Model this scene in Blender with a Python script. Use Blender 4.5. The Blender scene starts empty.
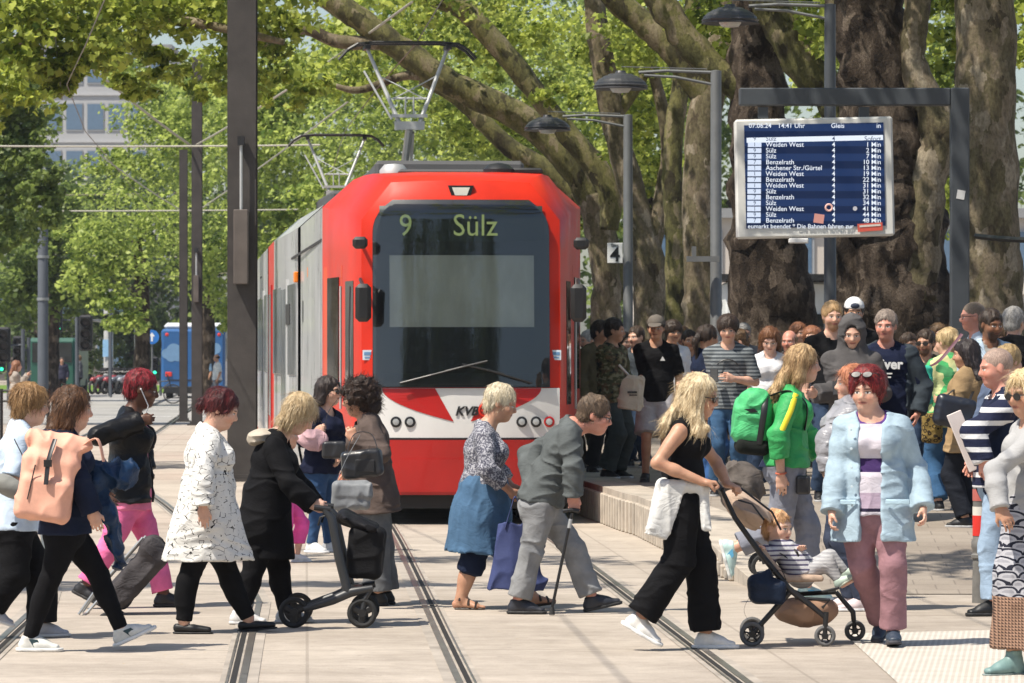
import bpy, math, random
import numpy as np
from mathutils import Vector, Matrix
random.seed(7); rng = np.random.default_rng(7)
S = bpy.context.scene; COL = S.collection
R = math.radians
# ------------------------------------------------------------------ camera, sky, sun, exposure
F, HZ, CH, CX = 4300.0, 355.0, 1.7, 512.0
cam = bpy.data.objects.new('camera', bpy.data.cameras.new('camera')); COL.objects.link(cam)
cam.location = (0, 0, CH); cam.rotation_euler = (R(90), 0, 0)
cam.data.sensor_width = 36; cam.data.lens = F/1024*36; cam.data.shift_y = 13.5/1024
cam.data.clip_start = 1; cam.data.clip_end = 3000
cam.data.dof.use_dof = True; cam.data.dof.focus_distance = 28.5; cam.data.dof.aperture_fstop = 13.0
S.camera = cam
SUN_EL, SUN_AZ = 60.0, 215.0      # azimuth of the direction TO the sun, degrees from +X counterclockwise
wd = bpy.data.worlds.new('World'); S.world = wd; wd.use_nodes = True
nt = wd.node_tree; bg = nt.nodes['Background']; sky = nt.nodes.new('ShaderNodeTexSky')
sky.sky_type = 'NISHITA'; sky.sun_disc = False
sky.sun_elevation = R(SUN_EL); sky.sun_rotation = R(90-SUN_AZ); sky.air_density = 1.0; sky.dust_density = 1.5
nt.links.new(sky.outputs[0], bg.inputs[0]); bg.inputs[1].default_value = 0.105
sun = bpy.data.objects.new('sun', bpy.data.lights.new('sun', 'SUN')); COL.objects.link(sun)
sun.data.energy = 5.0; sun.data.angle = R(0.53); sun.data.color = (1.0, 0.93, 0.82)
sd = Vector((math.cos(R(SUN_EL))*math.cos(R(SUN_AZ)), math.cos(R(SUN_EL))*math.sin(R(SUN_AZ)), math.sin(R(SUN_EL))))
sun.rotation_euler = sd.to_track_quat('Z', 'Y').to_euler(); sun.location = sd*80
S.view_settings.view_transform = 'Standard'; S.view_settings.look = 'None'
S.view_settings.exposure = 0.45; S.view_settings.gamma = 1.0
S.cycles.max_bounces = 8; S.cycles.transparent_max_bounces = 12

# ------------------------------------------------------------------ coordinates
def W(px, py, Y): s = F/Y; return np.array([(px-CX)/s, Y, CH-(py-HZ)/s])
def A3(*a): return np.array(a, float)
def nrm(v): v = np.asarray(v, float); return v/(np.linalg.norm(v)+1e-12)

# ------------------------------------------------------------------ object helpers
def tag(o, label=None, cat=None, group=None, kind=None):
    if label: o['label'] = label
    if cat: o['category'] = cat
    if group: o['group'] = group
    if kind: o['kind'] = kind
    return o
def empty(name, loc=(0,0,0), rz=0, label=None, cat=None, group=None):
    o = bpy.data.objects.new(name, None); COL.objects.link(o); o.location = loc; o.rotation_euler = (0,0,rz)
    o.empty_display_size = .1
    return tag(o, label, cat, group)
def link_mesh(name, V, Fa, mat, parent=None, smooth=True, origin=None):
    """V world coordinates unless parent local; Fa list of faces or (n,4)/(n,3) array"""
    V = np.asarray(V, float)
    if origin is not None: V = V - np.asarray(origin, float)
    me = bpy.data.meshes.new(name)
    if isinstance(Fa, np.ndarray):
        n, k = Fa.shape
        me.vertices.add(len(V)); me.vertices.foreach_set('co', V.astype(np.float32).ravel())
        me.loops.add(n*k); me.loops.foreach_set('vertex_index', Fa.astype(np.int32).ravel())
        me.polygons.add(n); me.polygons.foreach_set('loop_start', np.arange(0, n*k, k, dtype=np.int32))
        me.polygons.foreach_set('loop_total', np.full(n, k, np.int32))
        me.update(calc_edges=True)
    else:
        me.from_pydata([tuple(v) for v in V], [], Fa); me.update()
    if smooth: me.polygons.foreach_set('use_smooth', np.ones(len(me.polygons), bool))
    me.materials.append(mat)
    o = bpy.data.objects.new(name, me); COL.objects.link(o)
    if parent is not None: o.parent = parent
    elif origin is not None: o.location = tuple(origin)
    return o
def copy_tree(o, parent=None):
    c = o.copy(); COL.objects.link(c); c.parent = parent
    for ch in [x for x in bpy.data.objects if x.parent == o]: copy_tree(ch, c)
    return c

class MB:
    """collects shapes and links them as ONE mesh object"""
    def __init__(s, flat_n=0): s.V = []; s.F = []
    def add(s, V, Fs):
        b = len(s.V); s.V += [tuple(map(float, v)) for v in V]; s.F += [tuple(i+b for i in f) for f in Fs]; return s
    def box(s, c, size, rot=None, bev=0.0):
        hx, hy, hz = [d/2 for d in size]
        M = rot if rot is not None else Matrix.Identity(3)
        if bev <= 0:
            P = [(x*hx, y*hy, z*hz) for x in (-1,1) for y in (-1,1) for z in (-1,1)]
            Fs = [(0,1,3,2),(4,6,7,5),(0,4,5,1),(2,3,7,6),(0,2,6,4),(1,5,7,3)]
        else:
            b = min(bev, hx*.95, hy*.95, hz*.95); P = []; Fs = []
            idx = {}
            for x in (-1,1):
                for y in (-1,1):
                    for z in (-1,1):
                        for ax in range(3):
                            q = [x*(hx-b), y*(hy-b), z*(hz-b)]; q[ax] = (x,y,z)[ax]*(hx,hy,hz)[ax]
                            idx[(x,y,z,ax)] = len(P); P.append(tuple(q))
            for ax in range(3):
                o1, o2 = [a for a in range(3) if a != ax]
                for sg in (-1,1):
                    q = []
                    for (u,v) in ((-1,-1),(1,-1),(1,1),(-1,1)):
                        k = [0,0,0]; k[ax] = sg; k[o1] = u; k[o2] = v; q.append(idx[(k[0],k[1],k[2],ax)])
                    Fs.append(tuple(q))
            for ax in range(3):
                o1, o2 = [a for a in range(3) if a != ax]
                for u in (-1,1):
                    for v in (-1,1):
                        k0 = [0,0,0]; k0[ax] = -1; k0[o1] = u; k0[o2] = v; k1 = list(k0); k1[ax] = 1
                        Fs.append((idx[(*k0,o1)], idx[(*k1,o1)], idx[(*k1,o2)], idx[(*k0,o2)]))
            for x in (-1,1):
                for y in (-1,1):
                    for z in (-1,1): Fs.append((idx[(x,y,z,0)], idx[(x,y,z,1)], idx[(x,y,z,2)]))
        c = Vector(c)
        return s.add([tuple(M @ Vector(p) + c) for p in P], Fs)
    def tube(s, pts, r, n=10, caps=True, flat=1.0, up=None):
        pts = [np.asarray(p, float) for p in pts]
        rs = [r]*len(pts) if np.isscalar(r) else list(r)
        b = len(s.V); V = []; pu = None
        for i, p in enumerate(pts):
            d = nrm(pts[min(i+1, len(pts)-1)] - pts[max(i-1, 0)])
            if pu is None:
                ref = A3(0,0,1) if up is None else np.asarray(up, float)
                if abs(d @ ref) > .95: ref = A3(1,0,0)
                u = nrm(np.cross(d, ref))
            else: u = nrm(pu - d*(pu @ d))
            v = np.cross(d, u); pu = u
            for k in range(n):
                a = 2*math.pi*k/n; V.append(p + rs[i]*(math.cos(a)*u + flat*math.sin(a)*v))
        Fs = []
        for i in range(len(pts)-1):
            for k in range(n):
                k2 = (k+1) % n; Fs.append((i*n+k, i*n+k2, (i+1)*n+k2, (i+1)*n+k))
        if caps: Fs.append(tuple(range(n-1, -1, -1))); Fs.append(tuple(range((len(pts)-1)*n, len(pts)*n)))
        return s.add(V, Fs)
    def cyl(s, a, b, r, n=16): return s.tube([a, b], r, n)
    def lathe(s, prof, c=(0,0,0), axis=(0,0,1), n=24):
        """prof list of (radius, height)"""
        ax = nrm(axis); ref = A3(1,0,0) if abs(ax[0]) < .9 else A3(0,1,0)
        u = nrm(np.cross(ax, ref)); v = np.cross(ax, u); c = np.asarray(c, float); V = []
        for (r, h) in prof:
            for k in range(n):
                a = 2*math.pi*k/n; V.append(c + ax*h + r*(math.cos(a)*u+math.sin(a)*v))
        Fs = []
        for i in range(len(prof)-1):
            for k in range(n):
                k2 = (k+1) % n; Fs.append((i*n+k, i*n+k2, (i+1)*n+k2, (i+1)*n+k))
        if prof[0][0] > 1e-4: Fs.append(tuple(range(n-1, -1, -1)))
        if prof[-1][0] > 1e-4: Fs.append(tuple(range((len(prof)-1)*n, len(prof)*n)))
        return s.add(V, Fs)
    def prism(s, outline, o, u, v, w, t):
        """outline of (a,b) in plane o+a*u+b*v, thickness t along w"""
        o, u, v, w = [np.asarray(x, float) for x in (o, u, v, w)]
        n = len(outline)
        V = [o+a*u+b*v for a, b in outline] + [o+a*u+b*v+w*t for a, b in outline]
        Fs = [tuple(range(n-1, -1, -1)), tuple(range(n, 2*n))] + [(i, (i+1) % n, n+(i+1) % n, n+i) for i in range(n)]
        return s.add(V, Fs)
    def quad(s, a, b, c, d): return s.add([a, b, c, d], [(0,1,2,3)])
    def torus(s, c, axis, Rm, r, n=28, m=8):
        ax = nrm(axis); ref = A3(1,0,0) if abs(ax[0]) < .9 else A3(0,1,0)
        u = nrm(np.cross(ax, ref)); v = np.cross(ax, u); c = np.asarray(c, float); V = []; Fs = []
        for i in range(n):
            a = 2*math.pi*i/n; d = math.cos(a)*u+math.sin(a)*v
            for j in range(m):
                b = 2*math.pi*j/m; V.append(c + d*(Rm+r*math.cos(b)) + ax*r*math.sin(b))
        for i in range(n):
            for j in range(m):
                Fs.append((i*m+j, ((i+1) % n)*m+j, ((i+1) % n)*m+(j+1) % m, i*m+(j+1) % m))
        return s.add(V, Fs)
    def build(s, name, mat, parent=None, smooth=False, origin=None, autos=True):
        o = link_mesh(name, s.V, s.F, mat, parent, smooth=smooth, origin=origin)
        if smooth:
            try:
                o.data.set_sharp_from_angle(angle=R(40))
            except Exception: pass
        return o

# ------------------------------------------------------------------ value noise
_NL = rng.random((32,32,32)).astype(np.float32)
def vnoise(P):
    i = np.floor(P).astype(np.int32); f = (P - i).astype(np.float32); f = f*f*(3-2*f)
    i0 = i & 31; i1 = (i+1) & 31
    x0, y0, z0 = i0[...,0], i0[...,1], i0[...,2]; x1, y1, z1 = i1[...,0], i1[...,1], i1[...,2]
    fx, fy, fz = f[...,0], f[...,1], f[...,2]
    c00 = _NL[x0,y0,z0]*(1-fx)+_NL[x1,y0,z0]*fx; c10 = _NL[x0,y1,z0]*(1-fx)+_NL[x1,y1,z0]*fx
    c01 = _NL[x0,y0,z1]*(1-fx)+_NL[x1,y0,z1]*fx; c11 = _NL[x0,y1,z1]*(1-fx)+_NL[x1,y1,z1]*fx
    return (c00*(1-fy)+c10*fy)*(1-fz) + (c01*(1-fy)+c11*fy)*fz

# ------------------------------------------------------------------ implicit surfaces -> one continuous mesh
class Fld:
    def __init__(s): s.ops = []; s.wr = None
    def cone(s, a, b, ra, rb=None, u=None, ka=None, kb=None, flat=(0,0), op='+', k=.02):
        """tapered segment; ra/rb radius along u, ka/kb radius across it"""
        rb = ra if rb is None else rb; ka = ra if ka is None else ka; kb = (rb if ka == ra else ka) if kb is None else kb
        s.ops.append(('c', np.asarray(a, float), np.asarray(b, float), ra, rb, None if u is None else nrm(u), ka, kb, flat, op, k)); return s
    def ell(s, c, ax, r, op='+', k=.012):
        s.ops.append(('e', np.asarray(c, float), np.array([nrm(x) for x in ax]), np.asarray(r, float), op, k)); return s
    def box(s, c, ax, h, op='+', k=.01, rd=0.0):
        s.ops.append(('b', np.asarray(c, float), np.array([nrm(x) for x in ax]), np.asarray(h, float), rd, op, k)); return s
    def cut(s, p, n):
        s.ops.append(('p', np.asarray(p, float), nrm(n))); return s
    def wrinkle(s, amp, freq=(7,7,14), seed=0.0): s.wr = (amp, np.array(freq, float), seed); return s
    def bounds(s):
        lo = np.full(3, 1e9); hi = -lo
        for o in s.ops:
            if o[0] == 'c' and o[9] == '+': r = max(o[3], o[4], o[6], o[7]); l = np.minimum(o[1], o[2])-r; h = np.maximum(o[1], o[2])+r
            elif o[0] == 'e' and o[4] == '+': r = (np.abs(o[2])*o[3][:,None]).sum(0); l = o[1]-r; h = o[1]+r
            elif o[0] == 'b' and o[5] == '+': r = (np.abs(o[2])*(o[3][:,None])).sum(0); l = o[1]-r; h = o[1]+r
            else: continue
            lo = np.minimum(lo, l); hi = np.maximum(hi, h)
        return lo, hi
    def mesh(s, vx):
        lo, hi = s.bounds(); lo = lo-.03; hi = hi+.03
        n = np.ceil((hi-lo)/vx).astype(int)+1
        G = np.ones(n, np.float32)*.5
        X = [(lo[i]+np.arange(n[i])*vx).astype(np.float32) for i in range(3)]
        def sl(l, h):
            a = np.clip(np.floor((l-lo)/vx).astype(int), 0, n); b = np.clip(np.ceil((h-lo)/vx).astype(int)+1, 0, n)
            return a, b
        for o in s.ops:
            if o[0] == 'p':
                d = (X[0]-o[1][0])[:,None,None]*o[2][0]+(X[1]-o[1][1])[None,:,None]*o[2][1]+(X[2]-o[1][2])[None,None,:]*o[2][2]
                np.maximum(G, d.astype(np.float32), out=G); continue
            op, k = o[-2], o[-1]; m = k+2*vx+.012
            if o[0] == 'c': r = max(o[3], o[4], o[6], o[7]); l = np.minimum(o[1], o[2])-r-m; h = np.maximum(o[1], o[2])+r+m
            elif o[0] == 'e': r = (np.abs(o[2])*o[3][:,None]).sum(0); l = o[1]-r-m; h = o[1]+r+m
            else: r = (np.abs(o[2])*(o[3][:,None])).sum(0); l = o[1]-r-m; h = o[1]+r+m
            a, b = sl(l, h)
            if (b <= a).any(): continue
            c = o[1]
            x = (X[0][a[0]:b[0]]-c[0])[:,None,None]; y = (X[1][a[1]:b[1]]-c[1])[None,:,None]; z = (X[2][a[2]:b[2]]-c[2])[None,None,:]
            if o[0] == 'c':
                ab = o[2]-o[1]; L2 = ab @ ab + 1e-9
                tt = (x*ab[0]+y*ab[1]+z*ab[2])/L2; t = np.clip(tt, 0, 1)
                qx = x-t*ab[0]; qy = y-t*ab[1]; qz = z-t*ab[2]; q2 = qx*qx+qy*qy+qz*qz
                ru = o[3]+(o[4]-o[3])*t
                if o[5] is None: d = np.sqrt(q2)-ru
                else:
                    rv = o[6]+(o[7]-o[6])*t; u = o[5]
                    w = qx*u[0]+qy*u[1]+qz*u[2]; w2 = w*w
                    d = (np.sqrt(w2/(ru*ru)+np.maximum(q2-w2, 0)/(rv*rv))-1)*np.minimum(ru, rv)
                L = math.sqrt(L2)
                if o[8][0]: d = np.maximum(d, -tt*L)
                if o[8][1]: d = np.maximum(d, (tt-1)*L)
            else:
                Mx = o[2]; q = [x*Mx[i][0]+y*Mx[i][1]+z*Mx[i][2] for i in range(3)]; r = o[3]
                if o[0] == 'e': d = (np.sqrt((q[0]/r[0])**2+(q[1]/r[1])**2+(q[2]/r[2])**2)-1)*r.min()
                else:
                    rd = o[4]; e = [np.abs(q[i])-(r[i]-rd) for i in range(3)]
                    d = np.sqrt(np.maximum(e[0],0)**2+np.maximum(e[1],0)**2+np.maximum(e[2],0)**2)+np.minimum(np.maximum(np.maximum(e[0], e[1]), e[2]), 0)-rd
            g = G[a[0]:b[0], a[1]:b[1], a[2]:b[2]]
            if op == '+':
                hh = np.clip(.5+.5*(g-d)/k, 0, 1); g[...] = g+(d-g)*hh-k*hh*(1-hh)
            else:
                d = -d; hh = np.clip(.5+.5*(d-g)/k, 0, 1); g[...] = g+(d-g)*hh+k*hh*(1-hh)
        if s.wr:
            amp, fr, sd_ = s.wr; I = np.argwhere(np.abs(G) < amp*1.5+vx*2)
            P = lo+I*vx
            q = P+sd_*3.7
            w1 = vnoise(q*fr*.5+11)*1.6
            n1 = 1-np.abs(2*vnoise(q*fr+np.stack([w1, w1*.7, w1*1.3], -1)*1.5)-1)
            n2 = vnoise(q*fr*np.array([2.3,2.3,1.7])+5)
            G[I[:,0], I[:,1], I[:,2]] -= amp*((n1**3)*1.1+(n2-.5)*.25-.35)
        G[0] = G[-1] = 1; G[:,0] = G[:,-1] = 1; G[:,:,0] = G[:,:,-1] = 1
        neg = G < 0
        c = neg[:-1,:-1,:-1].astype(np.int8)
        for dx in (0,1):
            for dy in (0,1):
                for dz in (0,1):
                    if dx+dy+dz: c = c+neg[dx:n[0]-1+dx, dy:n[1]-1+dy, dz:n[2]-1+dz]
        act = (c > 0) & (c < 8)
        I = np.argwhere(act); N = len(I)
        idx = -np.ones(act.shape, np.int32); idx[I[:,0], I[:,1], I[:,2]] = np.arange(N)
        cv = {}
        for dx in (0,1):
            for dy in (0,1):
                for dz in (0,1): cv[(dx,dy,dz)] = G[I[:,0]+dx, I[:,1]+dy, I[:,2]+dz]
        acc = np.zeros((N,3)); cnt = np.zeros(N)
        for ax in range(3):
            for u in (0,1):
                for v in (0,1):
                    p = [0,0,0]; o1, o2 = [q for q in range(3) if q != ax]; p[o1] = u; p[o2] = v
                    q = list(p); q[ax] = 1
                    va, vb = cv[tuple(p)], cv[tuple(q)]; mk = (va < 0) != (vb < 0)
                    t = np.where(mk, va/(va-vb+1e-12), 0)
                    for k in range(3): acc[:,k] += np.where(mk, p[k]+(t if k == ax else 0), 0)
                    cnt += mk
        V = lo+(I+acc/np.maximum(cnt,1)[:,None])*vx
        Q = []
        for ax in range(3):
            o1, o2 = [(1,2),(2,0),(0,1)][ax]
            s0 = [slice(0,-1)]*3; s1 = [slice(0,-1)]*3
            A_ = neg.take(range(0, n[ax]-1), axis=ax); B_ = neg.take(range(1, n[ax]), axis=ax)
            E = np.argwhere(A_ != B_); E = E[(E[:,o1] > 0) & (E[:,o2] > 0)]
            if not len(E): continue
            fl = A_[E[:,0], E[:,1], E[:,2]]
            def g(d1, d2):
                e = E.copy(); e[:,o1] -= d1; e[:,o2] -= d2; return idx[e[:,0], e[:,1], e[:,2]]
            q = np.stack([g(1,1), g(0,1), g(0,0), g(1,0)], 1)
            q = np.where(fl[:,None], q, q[:,::-1]); Q.append(q)
        Q = np.concatenate(Q); Q = Q[(Q >= 0).all(1)]
        return V, Q
    def build(s, name, mat, parent, vx, origin):
        V, Q = s.mesh(vx)
        return link_mesh(name, V, Q, mat, parent, origin=origin)

# ------------------------------------------------------------------ materials
class NT:
    """small node-tree writer"""
    def __init__(s, name):
        s.m = bpy.data.materials.new(name); s.m.use_nodes = True; s.t = s.m.node_tree; s.b = s.t.nodes['Principled BSDF']
    def n(s, typ, **kw):
        x = s.t.nodes.new(typ)
        for k, v in kw.items():
            if k.startswith('i_'):
                key = k[2:]; key = int(key) if key.isdigit() else key
                s.set(x.inputs[key], v)
            else: setattr(x, k, v)
        return x
    def set(s, sock, v):
        if isinstance(v, bpy.types.NodeSocket): s.t.links.new(v, sock)
        elif isinstance(v, (tuple, list)) and len(v) == 3 and sock.type == 'RGBA': sock.default_value = (*v, 1)
        else: sock.default_value = v
    def math(s, op, a, b=0.0, c=0.0, clamp=False):
        x = s.n('ShaderNodeMath', operation=op, use_clamp=clamp); s.set(x.inputs[0], a); s.set(x.inputs[1], b); s.set(x.inputs[2], c); return x.outputs[0]
    def mix(s, f, a, b):
        x = s.n('ShaderNodeMix', data_type='RGBA'); s.set(x.inputs[0], f); s.set(x.inputs[6], a); s.set(x.inputs[7], b); return x.outputs[2]
    def mul(s, f, a, b):
        x = s.n('ShaderNodeMix', data_type='RGBA', blend_type='MULTIPLY'); s.set(x.inputs[0], f); s.set(x.inputs[6], a); s.set(x.inputs[7], b); return x.outputs[2]
    def co(s, kind='Object', sc=(1,1,1), rot=(0,0,0)):
        c = s.n('ShaderNodeTexCoord'); m = s.n('ShaderNodeMapping'); m.inputs['Scale'].default_value = sc; m.inputs['Rotation'].default_value = rot
        s.t.links.new(c.outputs[kind], m.inputs[0]); return m.outputs[0]
    def noise(s, co, scale, detail=3, rough=.5, dist=0):
        x = s.n('ShaderNodeTexNoise'); s.t.links.new(co, x.inputs['Vector']); x.inputs['Scale'].default_value = scale
        x.inputs['Detail'].default_value = detail; x.inputs['Roughness'].default_value = rough; x.inputs['Distortion'].default_value = dist; return x.outputs['Fac']
    def vor(s, co, scale, feature='F1', out='Distance', rnd=1.0):
        x = s.n('ShaderNodeTexVoronoi', feature=feature); s.t.links.new(co, x.inputs['Vector']); x.inputs['Scale'].default_value = scale
        x.inputs['Randomness'].default_value = rnd; return x.outputs[out]
    def ramp(s, f, stops, interp='LINEAR'):
        x = s.n('ShaderNodeValToRGB'); r = x.color_ramp; r.interpolation = interp
        while len(r.elements) < len(stops): r.elements.new(.5)
        for e, (p, c) in zip(r.elements, stops): e.position = p; e.color = (*c, 1) if len(c) == 3 else c
        s.t.links.new(f, x.inputs[0]); return x.outputs[0]
    def bump(s, h, strength=.3, dist=.01, prev=None):
        x = s.n('ShaderNodeBump'); s.set(x.inputs['Height'], h); x.inputs['Strength'].default_value = strength; x.inputs['Distance'].default_value = dist
        if prev is not None: s.t.links.new(prev, x.inputs['Normal'])
        return x.outputs[0]
    def fin(s, col=None, rough=.6, bump=None, spec=.5, metal=0.0, **kw):
        if col is not None: s.set(s.b.inputs['Base Color'], col)
        s.set(s.b.inputs['Roughness'], rough); s.b.inputs['Specular IOR Level'].default_value = spec; s.b.inputs['Metallic'].default_value = metal
        if bump is not None: s.t.links.new(bump, s.b.inputs['Normal'])
        for k, v in kw.items(): s.set(s.b.inputs[k.replace('_', ' ')], v)
        return s.m
_mc = {}
def folds(t, st=.5):
    f1 = t.noise(t.co(sc=(1,1,1.7), rot=(.35,.5,.2)), 7, 2, .5, 1.2); f2 = t.noise(t.co(sc=(1.2,1,1.5), rot=(-.5,.3,1.2)), 15, 2, .5, 1.0)
    r1 = t.math('ABSOLUTE', t.math('MULTIPLY_ADD', f1, 2.0, -1.0)); r2 = t.math('ABSOLUTE', t.math('MULTIPLY_ADD', f2, 2.0, -1.0))
    r = t.math('ADD', t.math('POWER', r1, .6), t.math('MULTIPLY', t.math('POWER', r2, .7), .45))
    return t.bump(r, min(1.0, st*.8), .010)
def cloth(c, rough=.85, var=.18, bump=.35, key=None, spec=.25, fine=160.0):
    k = ('cloth', tuple(c), rough, var, bump, spec)
    if k in _mc: return _mc[k]
    t = NT('cloth'); co = t.co()
    a = t.noise(co, 9, 4, .6); w = t.noise(co, fine, 2, .6)
    lo = tuple(x*(1-var) for x in c); hi = tuple(min(1, x*(1+var)) for x in c)
    col = t.ramp(a, [(.3, lo), (.7, hi)])
    b = folds(t, bump); b = t.bump(w, .12, .002, b)
    m = t.fin(col, rough, b, spec*.5); _mc[k] = m; return m
def plain(name, c, rough=.5, spec=.5, metal=0.0, var=.08, sc=6.0, bump=0.0, coat=0.0):
    k = (name, tuple(c), rough, metal)
    if k in _mc: return _mc[k]
    t = NT(name); co = t.co(); a = t.noise(co, sc, 5, .6)
    col = t.ramp(a, [(.3, tuple(x*(1-var) for x in c)), (.7, tuple(min(1, x*(1+var)) for x in c))])
    r = t.math('MULTIPLY_ADD', a, .25, rough-.12, clamp=True)
    b = t.bump(t.noise(co, sc*12, 4, .6), bump, .004) if bump else None
    m = t.fin(col, r, b, spec, metal)
    if coat: t.b.inputs['Coat Weight'].default_value = coat
    _mc[k] = m; return m
def emit(name, c, st=1.0):
    t = NT(name); t.fin((0,0,0), .6, None, .2); t.set(t.b.inputs['Emission Color'], c); t.b.inputs['Emission Strength'].default_value = st; return t.m
def text_mesh(txt, size, name, mat, parent, loc, rot, align='LEFT', extrude=.002, bold=0.0, shear=0, sx=1.0):
    cu = bpy.data.curves.new(name, 'FONT'); cu.body = txt; cu.size = size; cu.align_x = align; cu.align_y = 'CENTER'
    cu.extrude = extrude; cu.offset = bold; cu.shear = shear; cu.resolution_u = 3
    o = bpy.data.objects.new(name, cu); COL.objects.link(o)
    dg = bpy.context.evaluated_depsgraph_get(); me = bpy.data.meshes.new_from_object(o.evaluated_get(dg))
    bpy.data.objects.remove(o); me.materials.clear(); me.materials.append(mat); me.name = name
    M = Matrix.Translation(loc) @ rot.to_4x4() @ Matrix.Diagonal((sx,1,1,1)); me.transform(M)
    q = bpy.data.objects.new(name, me); COL.objects.link(q)
    if parent is not None: q.parent = parent
    return q
def join_meshes(name, objs, parent):
    V = []; Fs = []; mat = objs[0].data.materials[0]
    for o in objs:
        b = len(V); V += [tuple(v.co) for v in o.data.vertices]; Fs += [tuple(i+b for i in p.vertices) for p in o.data.polygons]
        bpy.data.objects.remove(o)
    return link_mesh(name, V, Fs, mat, parent, smooth=False)
FRONT = Matrix(((1,0,0),(0,0,-1),(0,1,0)))     # text plane facing -Y, upright
# ------------------------------------------------------------------ people
PLAT_H, RAMP0, RAMP1 = .35, 36.5, 30.5
def gz(Y): return PLAT_H*min(1, max(0, (Y-RAMP1)/(RAMP0-RAMP1)))
def skin_mat(base, lip, brow, beard=None, mk=1.0):
    k = ('skin', base, lip, brow, beard)
    if k in _mc: return _mc[k]
    t = NT('skin'); co = t.co(); a = t.noise(co, 14, 5, .65)
    col = t.ramp(a, [(.3, tuple(x*m_ for x, m_ in zip(base, (.90,.80,.78)))), (.7, tuple(min(1, x*1.12) for x in base))])
    at = t.n('ShaderNodeAttribute', attribute_name='hc').outputs['Vector']
    sp = t.n('ShaderNodeSeparateXYZ'); t.t.links.new(at, sp.inputs[0]); X, Y, Z = sp.outputs
    ax = t.math('ABSOLUTE', X)
    front = t.math('MULTIPLY', t.math('GREATER_THAN', Y, .045), t.math('LESS_THAN', t.math('ABSOLUTE', t.math('ADD', Z, .01)), .13))
    front = t.math('MULTIPLY', front, t.math('LESS_THAN', Y, .16)); front = t.math('MULTIPLY', front, t.math('LESS_THAN', ax, .09))
    def ell(xs, cx, cz, rx, rz, soft=.35):
        e = t.math('ADD', t.math('POWER', t.math('DIVIDE', t.math('ADD', xs, -cx), rx), 2.0), t.math('POWER', t.math('DIVIDE', t.math('ADD', Z, -cz), rz), 2.0))
        f = t.n('ShaderNodeMapRange'); t.set(f.inputs[0], e); f.inputs[1].default_value = 1-soft; f.inputs[2].default_value = 1+soft
        f.inputs[3].default_value = 1; f.inputs[4].default_value = 0
        return t.math('MULTIPLY', f.outputs[0], front)
    red = tuple(c*m for c, m in zip(base, (1.0, .72, .66)))
    col = t.mix(t.math('MULTIPLY', ell(ax, .042, -.035, .024, .022, .9), .5), col, red)
    if beard:
        bm = t.math('MULTIPLY', ell(X, 0, -.088, .068, .062, .3), t.math('SUBTRACT', 1.0, ell(X, 0, -.028, .045, .024, .3)), clamp=True)
        nb = t.noise(co, 180, 2); col = t.mix(t.math('MULTIPLY', bm, t.math('MULTIPLY_ADD', nb, .5, .55, clamp=True)), col, beard)
    col = t.mix(t.math('MULTIPLY', ell(X, 0, -.056, .026, .0095), .8), col, lip)
    col = t.mix(t.math('MULTIPLY', ell(X, 0, -.0555, .024, .0022), .8), col, tuple(c*.25 for c in lip))
    col = t.mix(t.math('MULTIPLY', ell(ax, .031, .021, .021, .0045), .85), col, brow)
    col = t.mix(ell(ax, .031, .0005, .0155, .0062), col, (.62,.6,.57))
    col = t.mix(ell(ax, .031, .0005, .0062, .0062), col, (.035,.025,.02))
    col = t.mix(t.math('MULTIPLY', ell(ax, .031, .0068, .0175, .0024), .85), col, (.03,.02,.015))
    b = t.bump(t.noise(co, 60, 3), .12, .004)
    m = t.fin(col, .48, b, .4, Subsurface_Weight=.12, Subsurface_Scale=.02)
    _mc[k] = m; return m
def hair_mat(c, c2=None, rough=.45):
    c2 = c2 or tuple(min(1, x*1.9+.01) for x in c)
    k = ('hair', tuple(c), tuple(c2))
    if k in _mc: return _mc[k]
    t = NT('hair'); co = t.co(sc=(1,1,.28), rot=(.15,.1,0)); a = t.noise(co, 170, 4, .6, .4); b2 = t.noise(t.co(), 12, 3)
    f = t.math('ADD', t.math('MULTIPLY', a, .7), t.math('MULTIPLY', b2, .35), clamp=True)
    ri = t.n('ShaderNodeNewGeometry').outputs['Random Per Island']; f = t.math('ADD', f, t.math('MULTIPLY_ADD', ri, .26, -.13), clamp=True)
    col = t.ramp(f, [(.25, tuple(x*.5 for x in c)), (.46, c), (.72, c2)])
    m = t.fin(col, rough, t.bump(a, .6, .007), .3)
    _mc[k] = m; return m

SK = {'pale': ((.64,.42,.32), (.42,.13,.11)), 'fair': ((.60,.37,.27), (.36,.11,.09)), 'tan': ((.47,.27,.175), (.30,.10,.075)),
      'brown': ((.20,.095,.05), (.16,.055,.04)), 'dark': ((.10,.045,.026), (.10,.03,.025)), 'red': ((.55,.27,.2), (.42,.13,.11))}

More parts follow.
